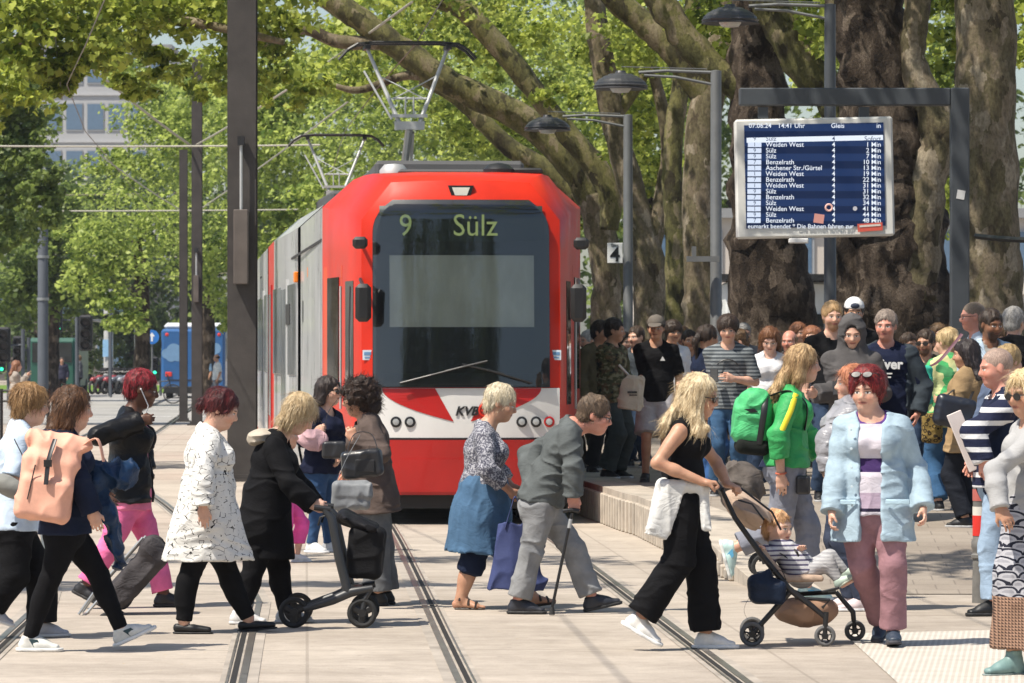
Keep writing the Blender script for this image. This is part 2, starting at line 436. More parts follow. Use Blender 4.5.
class Person: pass
def obasis(d, side):
    d = nrm(d); s_ = np.asarray(side, float); s_ = s_-d*(s_@d)
    if np.linalg.norm(s_) < .05: s_ = A3(.1,.2,1); s_ = s_-d*(s_@d)
    s_ = nrm(s_); return (d, np.cross(s_, d), s_)
def make_person(sp):
    p = Person(); p.sp = sp
    Y = sp['Y']; g = sp.get('g', gz(Y) if sp.get('plat') else 0.0); s = F/Y
    yaw = R(sp.get('yaw', 0)); fw = A3(math.cos(yaw), math.sin(yaw), 0); lf = A3(-math.sin(yaw), math.cos(yaw), 0); up = A3(0,0,1)
    cy = R(sp.get('cyaw', sp.get('yaw', 0))); cf = A3(math.cos(cy), math.sin(cy), 0); cl = A3(-math.sin(cy), math.cos(cy), 0)
    J = {}
    def px(k, side=0):
        v = sp.get(k)
        if v is None: return None
        dy = v[2] if len(v) > 2 else side*lf[1]
        return W(v[0], v[1], Y+dy)
    if 'head' in sp and 'hip' in sp:
        H = sp.get('H', 1.65); q = H/1.7
        C = px('head'); N = px('neck'); P = px('hip')
    else:
        ytop = sp['top']; H = sp.get('H') or (CH-g+(HZ-ytop)/s); q = H/1.7; x = (sp['x']-CX)/s
        P = A3(x, Y, g+.525*H)+fw*sp.get('pf', 0); N = A3(x, Y, g+.832*H)-fw*.02*q+fw*sp.get('lean', 0)
        C = A3(x, Y, g+.928*H)+fw*(.02*q+sp.get('lean', 0)*1.2)
    w = sp.get('w', 1.0); fem = sp.get('fem', False)
    p.q, p.w, p.H, p.g, p.fw, p.lf, p.cf, p.cl, p.Y = q, w, H, g, fw, lf, cf, cl, Y
    p.C, p.N, p.P = C, N, P
    Sp = N-P; sn = nrm(Sp); cl2 = nrm(cl-sn*(cl@sn)); cfw = nrm(np.cross(cl2, sn)); p.cfw = cfw; p.cl2 = cl2
    p.sn = sn
    sw = sp.get('sw', .155 if fem else .175)*q*(.6+.4*w)
    shc = P+Sp*.875
    p.LS = shc+cl2*sw; p.RS = shc-cl2*sw; p.sw = sw
    p.LH = P+lf*.088*q*(.7+.3*w)-up*.03; p.RH = P-lf*.088*q*(.7+.3*w)-up*.03
    # legs
    for sd_, sg in (('l',1),('r',-1)):
        Hh = p.LH if sg > 0 else p.RH
        a = px(sd_+'a', sg*.085); k_ = px(sd_+'k', sg*.088)
        if a is None:
            st = sp.get(sd_+'step', sp.get('step', 0.0)*sg)
            a = A3(Hh[0], Hh[1], g+.085*q)+fw*(st-.02)+lf*sg*.02
        if k_ is None:
            m = (Hh+a)/2+up*.005; L = np.linalg.norm(Hh-a); T = .86*q*.99
            k_ = m+fw*(.02+math.sqrt(max(0, (T/2)**2-(L/2)**2))*.7)
        setattr(p, sd_+'a', a); setattr(p, sd_+'k', k_)
        fy = R(sp.get(sd_+'fy', math.degrees(yaw)+sg*8)); fp = R(sp.get(sd_+'fp', 0))
        f0 = A3(math.cos(fy), math.sin(fy), 0); ff = f0*math.cos(fp)+up*math.sin(fp); fu = nrm(up*math.cos(fp)-f0*math.sin(fp))
        setattr(p, sd_+'foot', (ff, fu, nrm(np.cross(fu, ff))))
        qq = q*.97; low = min((a+ff*u_*qq-fu*.088*qq)[2] for u_ in (-.075, .20)); gl = sp.get('g', gz(a[1]) if sp.get('plat') else 0.0)
        if abs(math.degrees(fp)) < 15 or low < gl: a[2] += gl+.002-low
        # arms
        Sh = p.LS if sg > 0 else p.RS
        e = px(sd_+'e', sg*(.22)); h = px(sd_+'w', sg*.2)
        arm = sp.get(sd_+'arm')   # body-frame (fwd,left,up) offsets of elbow and wrist from shoulder
        if e is None:
            if arm is None: arm = ((-.03, sg*.06, -.27), (.06, sg*.055, -.50))
            e = Sh+(cf*arm[0][0]+cl*arm[0][1]+up*arm[0][2])*q; h = Sh+(cf*arm[1][0]+cl*arm[1][1]+up*arm[1][2])*q
        setattr(p, sd_+'e', e); setattr(p, sd_+'w', h)
        fd = nrm(h-e); hd = sp.get(sd_+'hd')
        hd = nrm(fd) if hd is None else nrm(hd)
        pn = sp.get(sd_+'pn')
        pn = nrm((-cl*sg if abs(hd @ cl) < .8 else -up)) if pn is None else nrm(pn)
        pn = nrm(pn-hd*(pn@hd)); setattr(p, sd_+'h', (hd, pn, sp.get(sd_+'curl', sp.get('curl', 22))))
    # head frame
    hy = R(sp.get('hyaw', math.degrees(yaw))); hp = R(sp.get('hpitch', 0)); hr = R(sp.get('hroll', 0))
    h0 = A3(math.cos(hy), math.sin(hy), 0); hf = h0*math.cos(hp)+up*math.sin(hp); hl = A3(-math.sin(hy), math.cos(hy), 0); hu = np.cross(hf, hl)
    if hr: hl, hu = hl*math.cos(hr)+hu*math.sin(hr), hu*math.cos(hr)-hl*math.sin(hr)
    p.hf, p.hl, p.hu = hf, hl, hu; p.hs = sp.get('hs', q**.5*1.05)
    p.root = empty('person', (P[0], P[1], g), 0, sp['label'], 'person', sp.get('group')); p.org = A3(P[0], P[1], g)
    bpy.context.view_layer.objects.active = None
    p.vb = sp.get('vb', .008); p.vc = sp.get('vc', .008)
    # ---- body, one continuous surface
    B = Fld(); torso(B, p, 0); legs(B, p, 0, 1.0, foot=True); arms(B, p, 0, 2.0, hand=True)
    k = p.hs
    nb = C-hu*.055*k-hf*.02*k
    B.cone(N-sn*.05*q, nb, .056*q*(.7+.3*w), .052*q, k=.03)
    O = lambda f, l, u_: C+(hf*f+hl*l+hu*u_)*k
    axs = (hf, hl, hu); E = lambda f, l, u_, r, op='+', kk=.012: B.ell(O(f,l,u_), axs, tuple(x*k for x in r), op, kk)
    E(-.012,0,.03,(.094,.076,.088), '+', .02); E(.022,0,-.03,(.072,.064,.085), '+', .03); E(.05,0,-.086,(.034,.034,.026), '+', .03)
    E(.078,0,.022,(.014,.050,.010), '+', .018)
    for sg in (1,-1):
        E(.100,sg*.031,.000,(.014,.017,.011), '-', .012); E(.076,sg*.031,.000,(.0125,.0125,.0125), '+', .004)
        E(-.008,sg*.077,-.006,(.018,.008,.031), '+', .006); E(.060,sg*.042,-.030,(.026,.022,.022), '+', .03)
    B.cone(O(.088,0,.010), O(.106,0,-.024), .008*k, .0125*k, k=.012); E(.092,0,-.032,(.014,.018,.008), '+', .008)
    E(.080,0,-.056,(.017,.024,.010), '+', .008)
    V, Q = B.mesh(p.vb)
    sk, lip = SK[sp.get('skin', 'fair')]; lip = sp.get('lips', lip)
    brow = sp.get('brow', tuple(x*.5 for x in sp.get('hair', (None,(.05,.03,.02)))[1]))
    body = link_mesh('body', V, Q, skin_mat(sk, lip, brow, sp.get('beard')), p.root, origin=p.org)
    rel = (V-C)/k; hc = np.stack([rel@hl, rel@hf, rel@hu], 1).astype(np.float32)
    at = body.data.attributes.new('hc', 'FLOAT_VECTOR', 'POINT'); at.data.foreach_set('vector', hc.ravel())
    # ---- clothes
    for gm in sp['wear']: garment(p, **gm)
    if sp.get('shoes'): 
        for sd_ in 'lr': shoe(p, sd_, *sp['shoes'])
    if sp.get('hair'): hair(p, *sp['hair'])
    if sp.get('glasses'): glasses(p, sp['glasses'])
    if sp.get('cap'): cap(p, *sp['cap'])
    return p

def torso(B, p, gr, part=None, hem=None, flare=0.0, lo=0.0, belly=True):
    q, w, P, N, u, f, sn = p.q, p.w, p.P, p.N, p.cl2, p.cfw, p.sn; S_ = N-P; fem = p.sp.get('fem')
    k = .03
    hw = (.168 if fem else .155); ww = (.128 if fem else .138); cw = (.140 if fem else .155)
    B.cone(P-A3(0,0,.03)*q, P+S_*.34, hw*q*w+gr, ww*q*w+gr, u, .110*q*w+gr, .092*q*w+gr, k=k)
    B.cone(P+S_*.34, P+S_*.74, ww*q*w+gr, cw*q*(.5+.5*w)+gr, u, .092*q*w+gr, .104*q*(.5+.5*w)+gr, k=k)
    B.cone(P+S_*.74, P+S_*.93, cw*q*(.5+.5*w)+gr, .085*q+gr, u, .104*q*(.5+.5*w)+gr, .064*q+gr, k=k)
    B.cone(p.LS-u*.03-sn*.0, p.RS+u*.03-sn*.0, .042*q+gr*.8, k=.04)
    for S2 in (p.LS, p.RS): B.cone(N+S_*.02, S2, .045*q+gr*.5, .036*q+gr*.6, k=.04)
    if fem:
        b = p.sp.get('bust', 1.0)
        for sg in (1,-1): B.ell(P+S_*.70+f*(.075*q*w)+u*sg*.065*q, (f,u,sn), ((.062*b*q+gr),(.062*q+gr),(.062*q+gr)), k=.03)
    if p.sp.get('belly'): B.ell(P+S_*.28+f*.055, (f,u,sn), (.10*p.sp['belly']+gr,.13*w+gr,.14+gr), k=.05)
    for sg in (1,-1): B.ell(P-A3(0,0,.05)*q-p.fw*.055*q+p.lf*sg*.07*q, (p.fw,p.lf,A3(0,0,1)), (.076*q*w+gr,.080*q*w+gr,.095*q+gr), k=.04)

def arms(B, p, gr, upto=2.0, hand=False, cuff=0.0, only=None, loose=0.0):
    q = p.q; w = .75+.25*p.w
    fem = p.sp.get('fem'); m = .90 if fem else 1.0
    for sd_, S_, e, h in (('l', p.LS, p.le, p.lw), ('r', p.RS, p.re, p.rw)):
        if only and sd_ != only: continue
        if upto <= 1:
            B.cone(S_, S_+(e-S_)*upto, .047*q*w*m+gr*.9, (.043+loose)*q*w*m+gr, flat=(0,1), k=.03); continue
        B.cone(S_, e, .047*q*w*m+gr*.9, .038*q*w*m+gr*.85+loose*.5, k=.025)
        B.ell(S_+(e-S_)*.35, obasis(e-S_, p.cl), (.11*q, .045*q*m*w+gr*.9, .045*q*m*w+gr*.9), k=.02)
        t = min(1, upto-1); E = e+(h-e)*t
        B.cone(e, e+(h-e)*.4*t if t > .5 else E, .040*q*w*m+gr+loose, .041*q*w*m+gr+loose, k=.02, flat=(0, t <= .5))
        if t > .5: B.cone(e+(h-e)*.35*t, E, .041*q*w*m+gr+loose, .028*q*m+gr+cuff, flat=(0, 1 if t < 1 or not hand else 0), k=.015)
        if hand: handf(B, h, *getattr(p, sd_+'h'), q*(.93 if fem else 1.02), 1 if sd_ == 'l' else -1, p)

def handf(B, wr, d, pn, curl, q, sg, p):
    th = p.sp.get(('l' if sg > 0 else 'r')+'th')
    side = nrm(np.cross(d, pn)); 
    # thumb points forward/up by default
    ref = A3(*th) if th is not None else (p.cf+A3(0,0,1)*.6)
    if side @ ref < 0: side = -side
    P = lambda a, b, c: wr+d*a*q+side*b*q+pn*c*q
    B.cone(P(-.01,0,0), P(.03,0,0), .027*q, .034*q, side, .021*q, .017*q, k=.012)
    B.cone(P(.02,.0,0), P(.078,0,.0), .036*q, .040*q, side, .017*q, .013*q, k=.012)
    B.cone(P(.02,.024,.008), P(.045,.03,.01), .015*q, .014*q, k=.012)
    L = (.070,.080,.074,.058)
    for i in range(4):
        o = .030-.0205*i; a0 = R(curl*(.55+.1*i)); b = P(.080-.004*abs(i-1.2), o, .0); rr = (.0088,.0090,.0086,.0076)[i]*q
        fan = (1.5-i)*.035*(1-min(1, curl/60))
        ang = a0; cur = b
        for j, fr in enumerate((.45,.32,.25)):
            dd = nrm(d*math.cos(ang)+pn*math.sin(ang)+side*fan); nx = cur+dd*L[i]*fr*q
            B.cone(cur, nx, rr*(1-.08*j), rr*(1-.08*(j+1)), k=.003); cur = nx; ang += R(curl*1.15)
    tc = min(1, curl/70)
    t0 = P(.028,.028,.008); t1 = t0+nrm(d*.75+side*(.75-.35*tc)+pn*(.25+.5*tc))*.038*q; t2 = t1+nrm(d*(.9-.2*tc)+side*(.25-.75*tc)+pn*(.2+.7*tc))*.032*q
    B.cone(t0, t1, .0125*q, .0105*q, k=.008); B.cone(t1, t2, .0105*q, .0085*q, k=.004)

def legs(B, p, gr, upto=1.0, foot=False, wide=None, thigh=1.0):
    """upto: share of the leg covered, 0 hip .. .5 knee .. 1 ankle"""
    q = p.q; w = p.w; m = (1.06 if p.sp.get('fem') else 1.0)*(.6+.4*w)
    for sd_, Hh in (('l', p.LH), ('r', p.RH)):
        k_, a = getattr(p, sd_+'k'), getattr(p, sd_+'a')
        wk, wa = wide if wide else (0, 0)
        if upto < .5:
            e = Hh+(k_-Hh)*upto*2; B.cone(Hh, e, .085*q*m*thigh+gr, .070*q*m+gr+wk, flat=(0,1), k=.03); continue
        B.cone(Hh, k_, .080*q*m*thigh+gr, .050*q*m+gr+wk, k=.03)
        B.ell(Hh+(k_-Hh)*.35+p.fw*.008, obasis(k_-Hh, p.lf), (.19*q, .073*q*m*thigh+gr, .069*q*m*thigh+gr), k=.03)
        e = k_+(a-k_)*min(1, (upto-.5)*2)
        back = nrm(np.cross(p.lf, a-k_)); 
        if back @ p.fw > 0: back = -back
        if upto > .62 and wk < .015:
            c = k_+(a-k_)*.3
            B.ell(c+back*.012, obasis(a-k_, p.lf), (.13*q, .051*q*m+gr+wk*.9, .047*q*m+gr+wk*.9), k=.03)
        r1 = .036*q*m+gr+wa if upto >= 1 else (.052*q*m+gr+wk)
        B.cone(k_, e, .048*q*m+gr+wk, r1, flat=(0, 0 if foot else 1), k=.025)
        if foot:
            ff, fu, fs = getattr(p, sd_+'foot')
            if (p.sp.get('shoes') or (0,))[-1] != 'sandal' and p.sp.get('shoes'):
                B.cone(a, a-fu*.03, .03*q, .024*q, k=.02); B.cone(a-fu*.045, a+ff*.08-fu*.055, .022*q, .018*q, k=.02); continue
            B.cone(a-fu*.02, a-ff*.035-fu*.045, .033*q, .028*q, k=.02)
            B.cone(a-ff*.03-fu*.05, a+ff*.10-fu*.055, .028*q, .038*q, fs, .028*q, .020*q, k=.015)
            B.cone(a+ff*.02-fu*.02, a+ff*.11-fu*.058, .028*q, .032*q, fs, .032*q, .014*q, k=.02)
            B.cone(a+ff*.10-fu*.060, a+ff*.155-fu*.064, .038*q, .030*q, fs, .018*q, .012*q, k=.012)

def garment(p, t, c, grow=.014, sleeve=2.0, hem=.08, flare=.0, open=None, neck=.075, neckf=.03, neckd=.0, wide=None, len=1.0, wr=.010, cuff=.012, loose=.004,
            hemp=None, hr=None, top=.1, name=None, collar=0.0, label=None, freq=(7,7,13), hood=None, z=None, side=0.0, low=None, cutz=None, thigh=1.0, waist=.12, mid=None):
    B = Fld(); q = p.q; S_ = p.N-p.P; m = c if isinstance(c, bpy.types.Material) else cloth(c)
    if t == 'top':
        torso(B, p, grow)
        hb = p.P-p.sn*hem if hem else p.P
        hd = A3(0,0,1)*hem*.5+p.sn*hem*.5
        B.cone(p.P+S_*.3, p.P-hd, (.15*q*p.w+grow), (.165*q*p.w+grow+flare), p.cl2, (.115*q*p.w+grow), (.13*q*p.w+grow+flare), flat=(0,1), k=.03)
        if hem: B.cut(p.P-hd, -nrm(p.sn*.5+A3(0,0,.5)))
        if open: B.box(p.P+S_*.4+p.cfw*.22, (p.cl2, p.cfw, p.sn), (open, .22-.03, .9), '-', .02)
        if sleeve > 0: arms(B, p, grow, sleeve, cuff=cuff, loose=loose)
        else:
            for S2, sg in ((p.LS,1),(p.RS,-1)): B.ell(S2+p.cl2*sg*.045-A3(0,0,.02), (p.cl2,p.cfw,p.sn), (.050,.09,.085), '-', .012)
        if collar: B.cone(p.N-p.sn*.07*q, p.N+p.sn*(collar-.05), .088*q, .070*q, flat=(0,1), k=.02)
        if hood == 'down':
            B.ell(p.N-p.cfw*.11-p.sn*.02, (nrm(p.cfw+p.sn*.5),p.cl2,nrm(p.sn-p.cfw*.5)), (.085,.13,.05), k=.03); B.cone(p.N+p.cl2*.09-p.sn*.05, p.N+p.cfw*.07-p.sn*.10, .035, .022, k=.03); B.cone(p.N-p.cl2*.09-p.sn*.05, p.N+p.cfw*.07-p.sn*.10, .035, .022, k=.03)
        if hood == 'up':
            k = p.hs; C = p.C; B.ell(C-p.hf*.02*k+p.hu*.02*k, (p.hf,p.hl,p.hu), (.125*k,.108*k,.128*k), k=.02); B.cone(C-p.hf*.03-p.hu*.05, p.N-p.sn*.05, .105*k, .12*k, k=.04)
            B.ell(C+p.hf*.115*k-p.hu*.015*k, (p.hf,p.hl,p.hu), (.10*k,.066*k,.098*k), '-', .015)
            B.ell(C-p.hf*.01*k-p.hu*.0*k, (p.hf,p.hl,p.hu), (.096*k,.078*k,.118*k), '-', .01)
        if hood != 'up':
            B.cone(p.N-p.sn*neckd+p.cfw*neckf, p.N+p.sn*.2+p.cfw*neckf, neck*q, neck*q*1.15, op='-', k=.012)
    elif t == 'pants':
        B.cone(p.P-A3(0,0,.04)*q, p.P+S_*waist, (.168*q*p.w+grow), (.150*q*p.w+grow), p.cl2, (.118*q*p.w+grow), (.105*q*p.w+grow), flat=(0,1), k=.03)
        for sg in (1,-1): B.ell(p.P-A3(0,0,.05)*q-p.fw*.055*q+p.lf*sg*.07*q, (p.fw,p.lf,A3(0,0,1)), (.076*q*p.w+grow,.080*q*p.w+grow,.095*q+grow), k=.04)
        legs(B, p, grow, len, wide=wide, thigh=thigh)
    elif t == 'skirt':   # also the long part of a coat: elliptic cone from torso down to hem
        a = p.P+S_*top; b = W(hemp[0], hemp[1], p.Y)
        rs, rd = hr   # radius sideways, radius in facing direction
        if mid is None: B.cone(a, b, .155*q*p.w+grow, rs, p.lf, .115*q*p.w+grow, rd, flat=(0,1), k=.03)
        else:
            mm = W(mid[0][0], mid[0][1], p.Y); B.cone(a, mm, .155*q*p.w+grow, mid[1], p.lf, .115*q*p.w+grow, mid[2], k=.03); B.cone(mm, b, mid[1], rs, p.lf, mid[2], rd, flat=(0,1), k=.03)
    elif t == 'coat':
        torso(B, p, grow); arms(B, p, grow, sleeve, cuff=cuff, loose=loose)
        a = p.P+S_*.35; b = W(hemp[0], hemp[1], p.Y); rs, rd = hr
        B.cone(a, b, .15*q*p.w+grow, rs, p.lf, .115*q*p.w+grow, rd, flat=(0,1), k=.05)
        if collar: B.cone(p.N-p.sn*.07*q, p.N+p.sn*(collar-.05), .088*q, .070*q, flat=(0,1), k=.02)
        B.cone(p.N-p.sn*neckd+p.cfw*neckf, p.N+p.sn*.2+p.cfw*neckf, neck*q, neck*q*1.15, op='-', k=.012)
    if wr: B.wrinkle(wr*.75, freq, p.Y*.37+grow*11)
    nm = name or {'top':'shirt', 'pants':'trousers', 'skirt':'skirt', 'coat':'coat'}[t]
    o = B.build(nm, m, p.root, p.vc, p.org)
    if label: o['label'] = label
    return o

def shoe(p, sd_, up_c, sole_c=(.6,.6,.58), kind='sneaker', accent=None):
    a = getattr(p, sd_+'a'); ff, fu, fs = getattr(p, sd_+'foot'); q = p.q*.97; B = Fld()
    O = lambda f, s_, u_: a+ff*f*q+fs*s_*q+fu*u_*q
    m = up_c if isinstance(up_c, bpy.types.Material) else plain('shoe_leather', up_c, .5, var=.12, sc=25)
    vx = min(p.vc, .008)
    if kind == 'sandal':
        S2 = Fld(); S2.cone(O(-.035,0,-.083), O(.165,0,-.083), .036*q, .042*q, fs, .012, .012)
        o = S2.build('shoe', m, p.root, .006, p.org)
        mb = MB(); 
        for f_, h_, r_ in ((-.005,.01,.040),(.06,-.022,.043),(.115,-.040,.045)):
            mb.tube([O(f_,r_*math.cos(t_)*1.05,h_-.035+abs(math.sin(t_))*.042) for t_ in np.linspace(0, math.pi, 9)], .008, 6)
        mb.build('strap', m, o, True, origin=p.org); 
        return
    low = kind in ('flat',)
    B.cone(O(-.038,0,-.05), O(.06,0,-.052), .036*q, .040*q, fs, .036*q, .030*q, k=.02)
    B.cone(O(.05,0,-.052), O(.165,0,-.062), .042*q, .036*q, fs, .030*q, .020*q, k=.02)
    if not low:
        B.cone(O(-.012,0,.0), O(-.02,0,-.05), .040*q, .040*q, flat=(1,0), k=.02); B.cone(O(.0,0,-.005), O(.09,0,-.045), .034*q, .034*q, k=.03)
        if kind == 'boot': B.cone(O(-.005,0,.05), O(-.01,0,-.04), .046*q, .042*q, flat=(1,0), k=.02)
    else: B.ell(O(.03,0,-.01), (ff,fs,fu), (.075,.026,.028), '-', .01)
    B.cut(O(0,0,-.083), -fu)
    o = B.build('shoe', m, p.root, vx, p.org)
    S2 = Fld(); th = .022 if kind in ('sneaker','chunky') else .012
    e = .013 if kind == 'chunky' else .003
    S2.cone(O(-.038,0,-.075), O(.06,0,-.075), .038*q+e, .040*q+e, fs, .038*q+e, .03*q+e, k=.02)
    S2.cone(O(.05,0,-.075), O(.165,0,-.075), .043*q+e, .037*q+e, fs, .03*q+e, .03*q+e, k=.02)
    S2.cut(O(0,0,-.088), -fu); S2.cut(O(0,0,-.088+th), fu)
    S2.build('sole', plain('sole_rubber', sole_c, .7), o, .006, p.org)
    if accent:
        for sg in (1,-1):
            mb = MB()
            mb.prism([(.0,-.01),(.022,-.01),(.05,-.055),(.028,-.055)], O(0,sg*.0405,0), ff, fu, fs*sg, .004)
            mb.prism([(.018,-.01),(.05,-.012),(.078,-.058),(.048,-.055)], O(0,sg*.0415,0), ff, fu, fs*sg, .004)
            mb.build('side_stripe', plain('stripe', accent, .6), o, origin=p.org)

def hair(p, style, c, c2=None, **kw):
    k = p.hs; C = p.C; f, l, u = p.hf, p.hl, p.hu; H = Fld(); m = hair_mat(c, c2)
    kw.update(p.sp.get('hkw', {}))
    O = lambda a, b, c_: C+(f*a+l*b+u*c_)*k
    E = lambda a, b, c_, r, op='+', kk=.02: H.ell(O(a,b,c_), (f,l,u), tuple(x*k for x in r), op, kk)
    v = p.sp.get('hvol', 0.004); nst = kw.get('n', 2600 if p.vb <= .008 else 700); Ls = .05; up3 = A3(0,0,1)
    facecut = lambda: E(.105,0,-.030,(.082,.068,.092+kw.get('fr', 0)), '-', .015)
    if style == 'short':      # cropped back and sides, volume on top
        E(-.018,0,.036,(.100+v,.084+v,.092+v)); E(-.05,0,-.03,(.062,.066,.055)); facecut(); H.ell(O(.085,0,-.115), (f,l,u), (.125*k,.2*k,.118*k), '-', .015)
        for sg in (1,-1): E(-.004,sg*.085,-.012,(.024,.03,.032),'-',.008)
        Ls = .035
    elif style == 'buzz':
        E(-.014,0,.032,(.097,.079,.089)); facecut(); H.ell(O(.02,0,-.10), (f,l,u), (.2*k,.2*k,.09*k), '-', .01); Ls = .01; nst = 0
    elif style == 'balding':
        E(-.016,0,.020,(.099,.083,.07)); facecut(); E(.045,0,.09,(.11,.066,.07), '-'); H.ell(O(.02,0,-.10), (f,l,u), (.2*k,.2*k,.075*k), '-', .02); Ls = .02; nst = 150
    elif style == 'bob':
        E(-.014,0,.034,(.106+v,.093+v,.094+v)); H.cone(O(-.03,0,.02), O(-.035,0,-.075), (.09+v)*k, (.085+v)*k, l, (.075+v)*k, (.06+v)*k, k=.03)
        facecut(); H.ell(O(.12,0,-.06), (f,l,u), (.09*k,.09*k,.13*k), '-', .02); Ls = .07
    elif style == 'curly':
        E(-.022,0,.030,(.118+v,.112+v,.105+v)); H.cone(O(-.05,0,.0), O(-.06,0,-.06), .085*k, .07*k, k=.03); facecut(); Ls = .05
    elif style in ('long', 'ponytail', 'bun'):
        E(-.014,0,.034,(.102+v,.086+v,.092+v))
        if style == 'long':
            z = kw.get('L', .30); wd_ = kw.get('wd', .085)
            b = p.N-p.cfw*.10*p.q-p.sn*.02
            e = b-up3*(z-.10)+p.cfw*.0
            H.cone(O(-.045,0,.02), b, (.085+v)*k, wd_, p.cl2, .055*k, .045, k=.03); H.cone(b, e, wd_, wd_*.7, p.cl2, .04, .025, k=.03)
            for sg in kw.get('front', ()):
                a1 = O(.0,sg*.078,-.02); b1 = p.N+p.cl2*sg*.08*p.q+p.cfw*.09*p.q-p.sn*.05; e1 = b1-up3*(z-.14)+p.cfw*.05
                H.cone(O(-.01,sg*.07,.04), a1, .035, .035, k=.03); H.cone(a1, b1, .035, .045, k=.03); H.cone(b1, e1, .045, .022, k=.02)
            for sg in (1,-1): H.cone(O(-.02,sg*.068,.03), O(-.025,sg*.075,-.09), .034*k, .036*k, k=.03)
        facecut()
        if style == 'ponytail':
            H.ell(O(.06,0,-.10), (f,l,u), (.2*k,.2*k,.085*k), '-', .02); a1 = O(-.10,0,.03); b1 = O(-.15,0,-.05); H.cone(a1, b1, .03, .034, k=.02); H.cone(b1, b1-up3*kw.get('L', .2)+f*.03, .034, .012, k=.02)
        if style == 'bun':
            H.ell(O(.05,0,-.13), (f,l,u), (.2*k,.2*k,.085*k), '-', .02); bu = kw.get('at', (-.115,0,-.01)); H.ell(O(*bu), (f,l,u), (.035,.042,.038), k=.008)
        Ls = .08 if style == 'long' else .04
    elif style == 'mop':      # fuller teenage hair with fringe
        E(-.012,0,.038,(.110+v,.096+v,.096+v)); H.cone(O(-.04,0,.0), O(-.05,0,-.05), .075*k, .06*k, k=.03); E(.11,0,-.045,(.082,.062,.078), '-', .012); H.ell(O(.10,0,-.10), (f,l,u), (.12*k,.2*k,.09*k), '-', .02); Ls = .06
    H.wrinkle(kw.get('wr', .010 if style != 'buzz' else .002), (30,30,10) if style != 'curly' else (26,26,26), p.Y*.77)
    if style == 'curly': H.wr = (.022, np.array((24.,24.,24.)), p.Y)
    V, Q = H.mesh(min(p.vb, .007))
    # loose strands following the surface
    if nst and p.sp.get('strands', True):
        n4 = V[Q]; fn = np.cross(n4[:,1]-n4[:,0], n4[:,3]-n4[:,0]); fn /= (np.linalg.norm(fn,axis=1,keepdims=True)+1e-12); fc = n4.mean(1)
        ii = rng.integers(0, len(Q), nst); nn = fn[ii]; p0 = fc[ii]
        g = -up3*.9-f*.4+rng.normal(0,.16,(nst,3))
        if style in ('short','mop'): g = g+f*.5*(rng.random((nst,1)) < .5)
        if style == 'curly': g = rng.normal(0,1,(nst,3))
        t = g-nn*(g*nn).sum(1,keepdims=True); t /= (np.linalg.norm(t,axis=1,keepdims=True)+1e-9)
        sd2 = np.cross(nn, t); L = Ls*rng.uniform(.6,1.4,(nst,1)); ww = .0011
        lift = rng.uniform(.02,.17,(nst,1)) if style != 'curly' else rng.uniform(.1,.3,(nst,1))
        a0 = p0-nn*.002; a1 = p0+t*L*.5+nn*L*lift*.35; a2 = p0+t*L+nn*L*lift*(.2 if style != 'curly' else 1)
        VV = np.stack([a0-sd2*ww, a0+sd2*ww, a1+sd2*ww, a1-sd2*ww, a2+sd2*ww*.3, a2-sd2*ww*.3], 1).reshape(-1,3)
        b = len(V)+np.arange(nst)[:,None]*6; QQ = np.concatenate([b+np.array([[0,1,2,3]]), b+np.array([[3,2,4,5]])])
        V = np.concatenate([V, VV]); Q = np.concatenate([Q, QQ])
    o = link_mesh('hair', V, Q, m, p.root, origin=p.org); p.hairo = o; return o

def glasses(p, kind):
    k = p.hs; C = p.C; f, l, u = p.hf, p.hl, p.hu
    O = lambda a, b, c_: C+(f*a+l*b+u*c_)*k
    up_ = .0; fo = .0
    if kind == 'head': up_ = .104; fo = -.012
    mb = MB(); lens = MB()
    dark = plain('dark_lens', (.008,.008,.01), .12, .6); fr = plain('glasses_frame', (.02,.018,.016), .3)
    ff = nrm(f+u*.9) if kind == 'head' else f; uu = nrm(np.cross(ff, l))
    for sg in (1,-1):
        c = O(.1+fo, sg*.033, .0+up_)
        pts = [(.027*math.cos(t)*1.0, .020*math.sin(t)*(1.0 if math.sin(t) < 0 else .8)) for t in np.linspace(0, 2*math.pi, 17)[:-1]]
        if kind != 'clear': lens.prism(pts, c, l, uu, ff, .003)
        mb.tube([c+l*a*1.03+uu*b*1.03 for a, b in pts]+[c+l*pts[0][0]*1.03+uu*pts[0][1]*1.03], .0022, 5)
        mb.tube([O(.1+fo, sg*.06, .006+up_), O(.08+fo, sg*.078, .006+up_), O(-.005+fo, sg*.083, .004+up_*.6)], .003, 5)
    mb.tube([O(.102+fo, -.008, .004+up_), O(.104+fo, 0, .006+up_), O(.102+fo, .008, .004+up_)], .0025, 5)
    o = mb.build('glasses', fr, p.root, True, origin=p.org)
    if kind != 'clear': lens.build('lens', dark, o, origin=p.org)
def cap(p, c, back=False):
    k = p.hs; C = p.C; f, l, u = p.hf, p.hl, p.hu; H = Fld(); m = cloth(c)
    H.ell(C-f*.01*k+u*.045*k, (f,l,u), (.105*k,.089*k,.090*k)); H.cut(C+u*.035*k, nrm(-u-f*.0))
    o = H.build('cap', m, p.root, .007, p.org)
    H = Fld(); sg = -1 if back else 1
    H.ell(C+f*sg*.115*k+u*.042*k, (nrm(f*sg-u*.25), l, nrm(u+f*sg*.25)), (.075*k,.070*k,.009*k)); H.build('cap_brim', m, o, .006, p.org)
    if back: 
        H = Fld(); H.ell(C+f*.095*k+u*.062*k, (f,l,u), (.02*k,.04*k,.025*k)); H.build('cap_opening', cloth((.05,.06,.09)), o, .006, p.org)
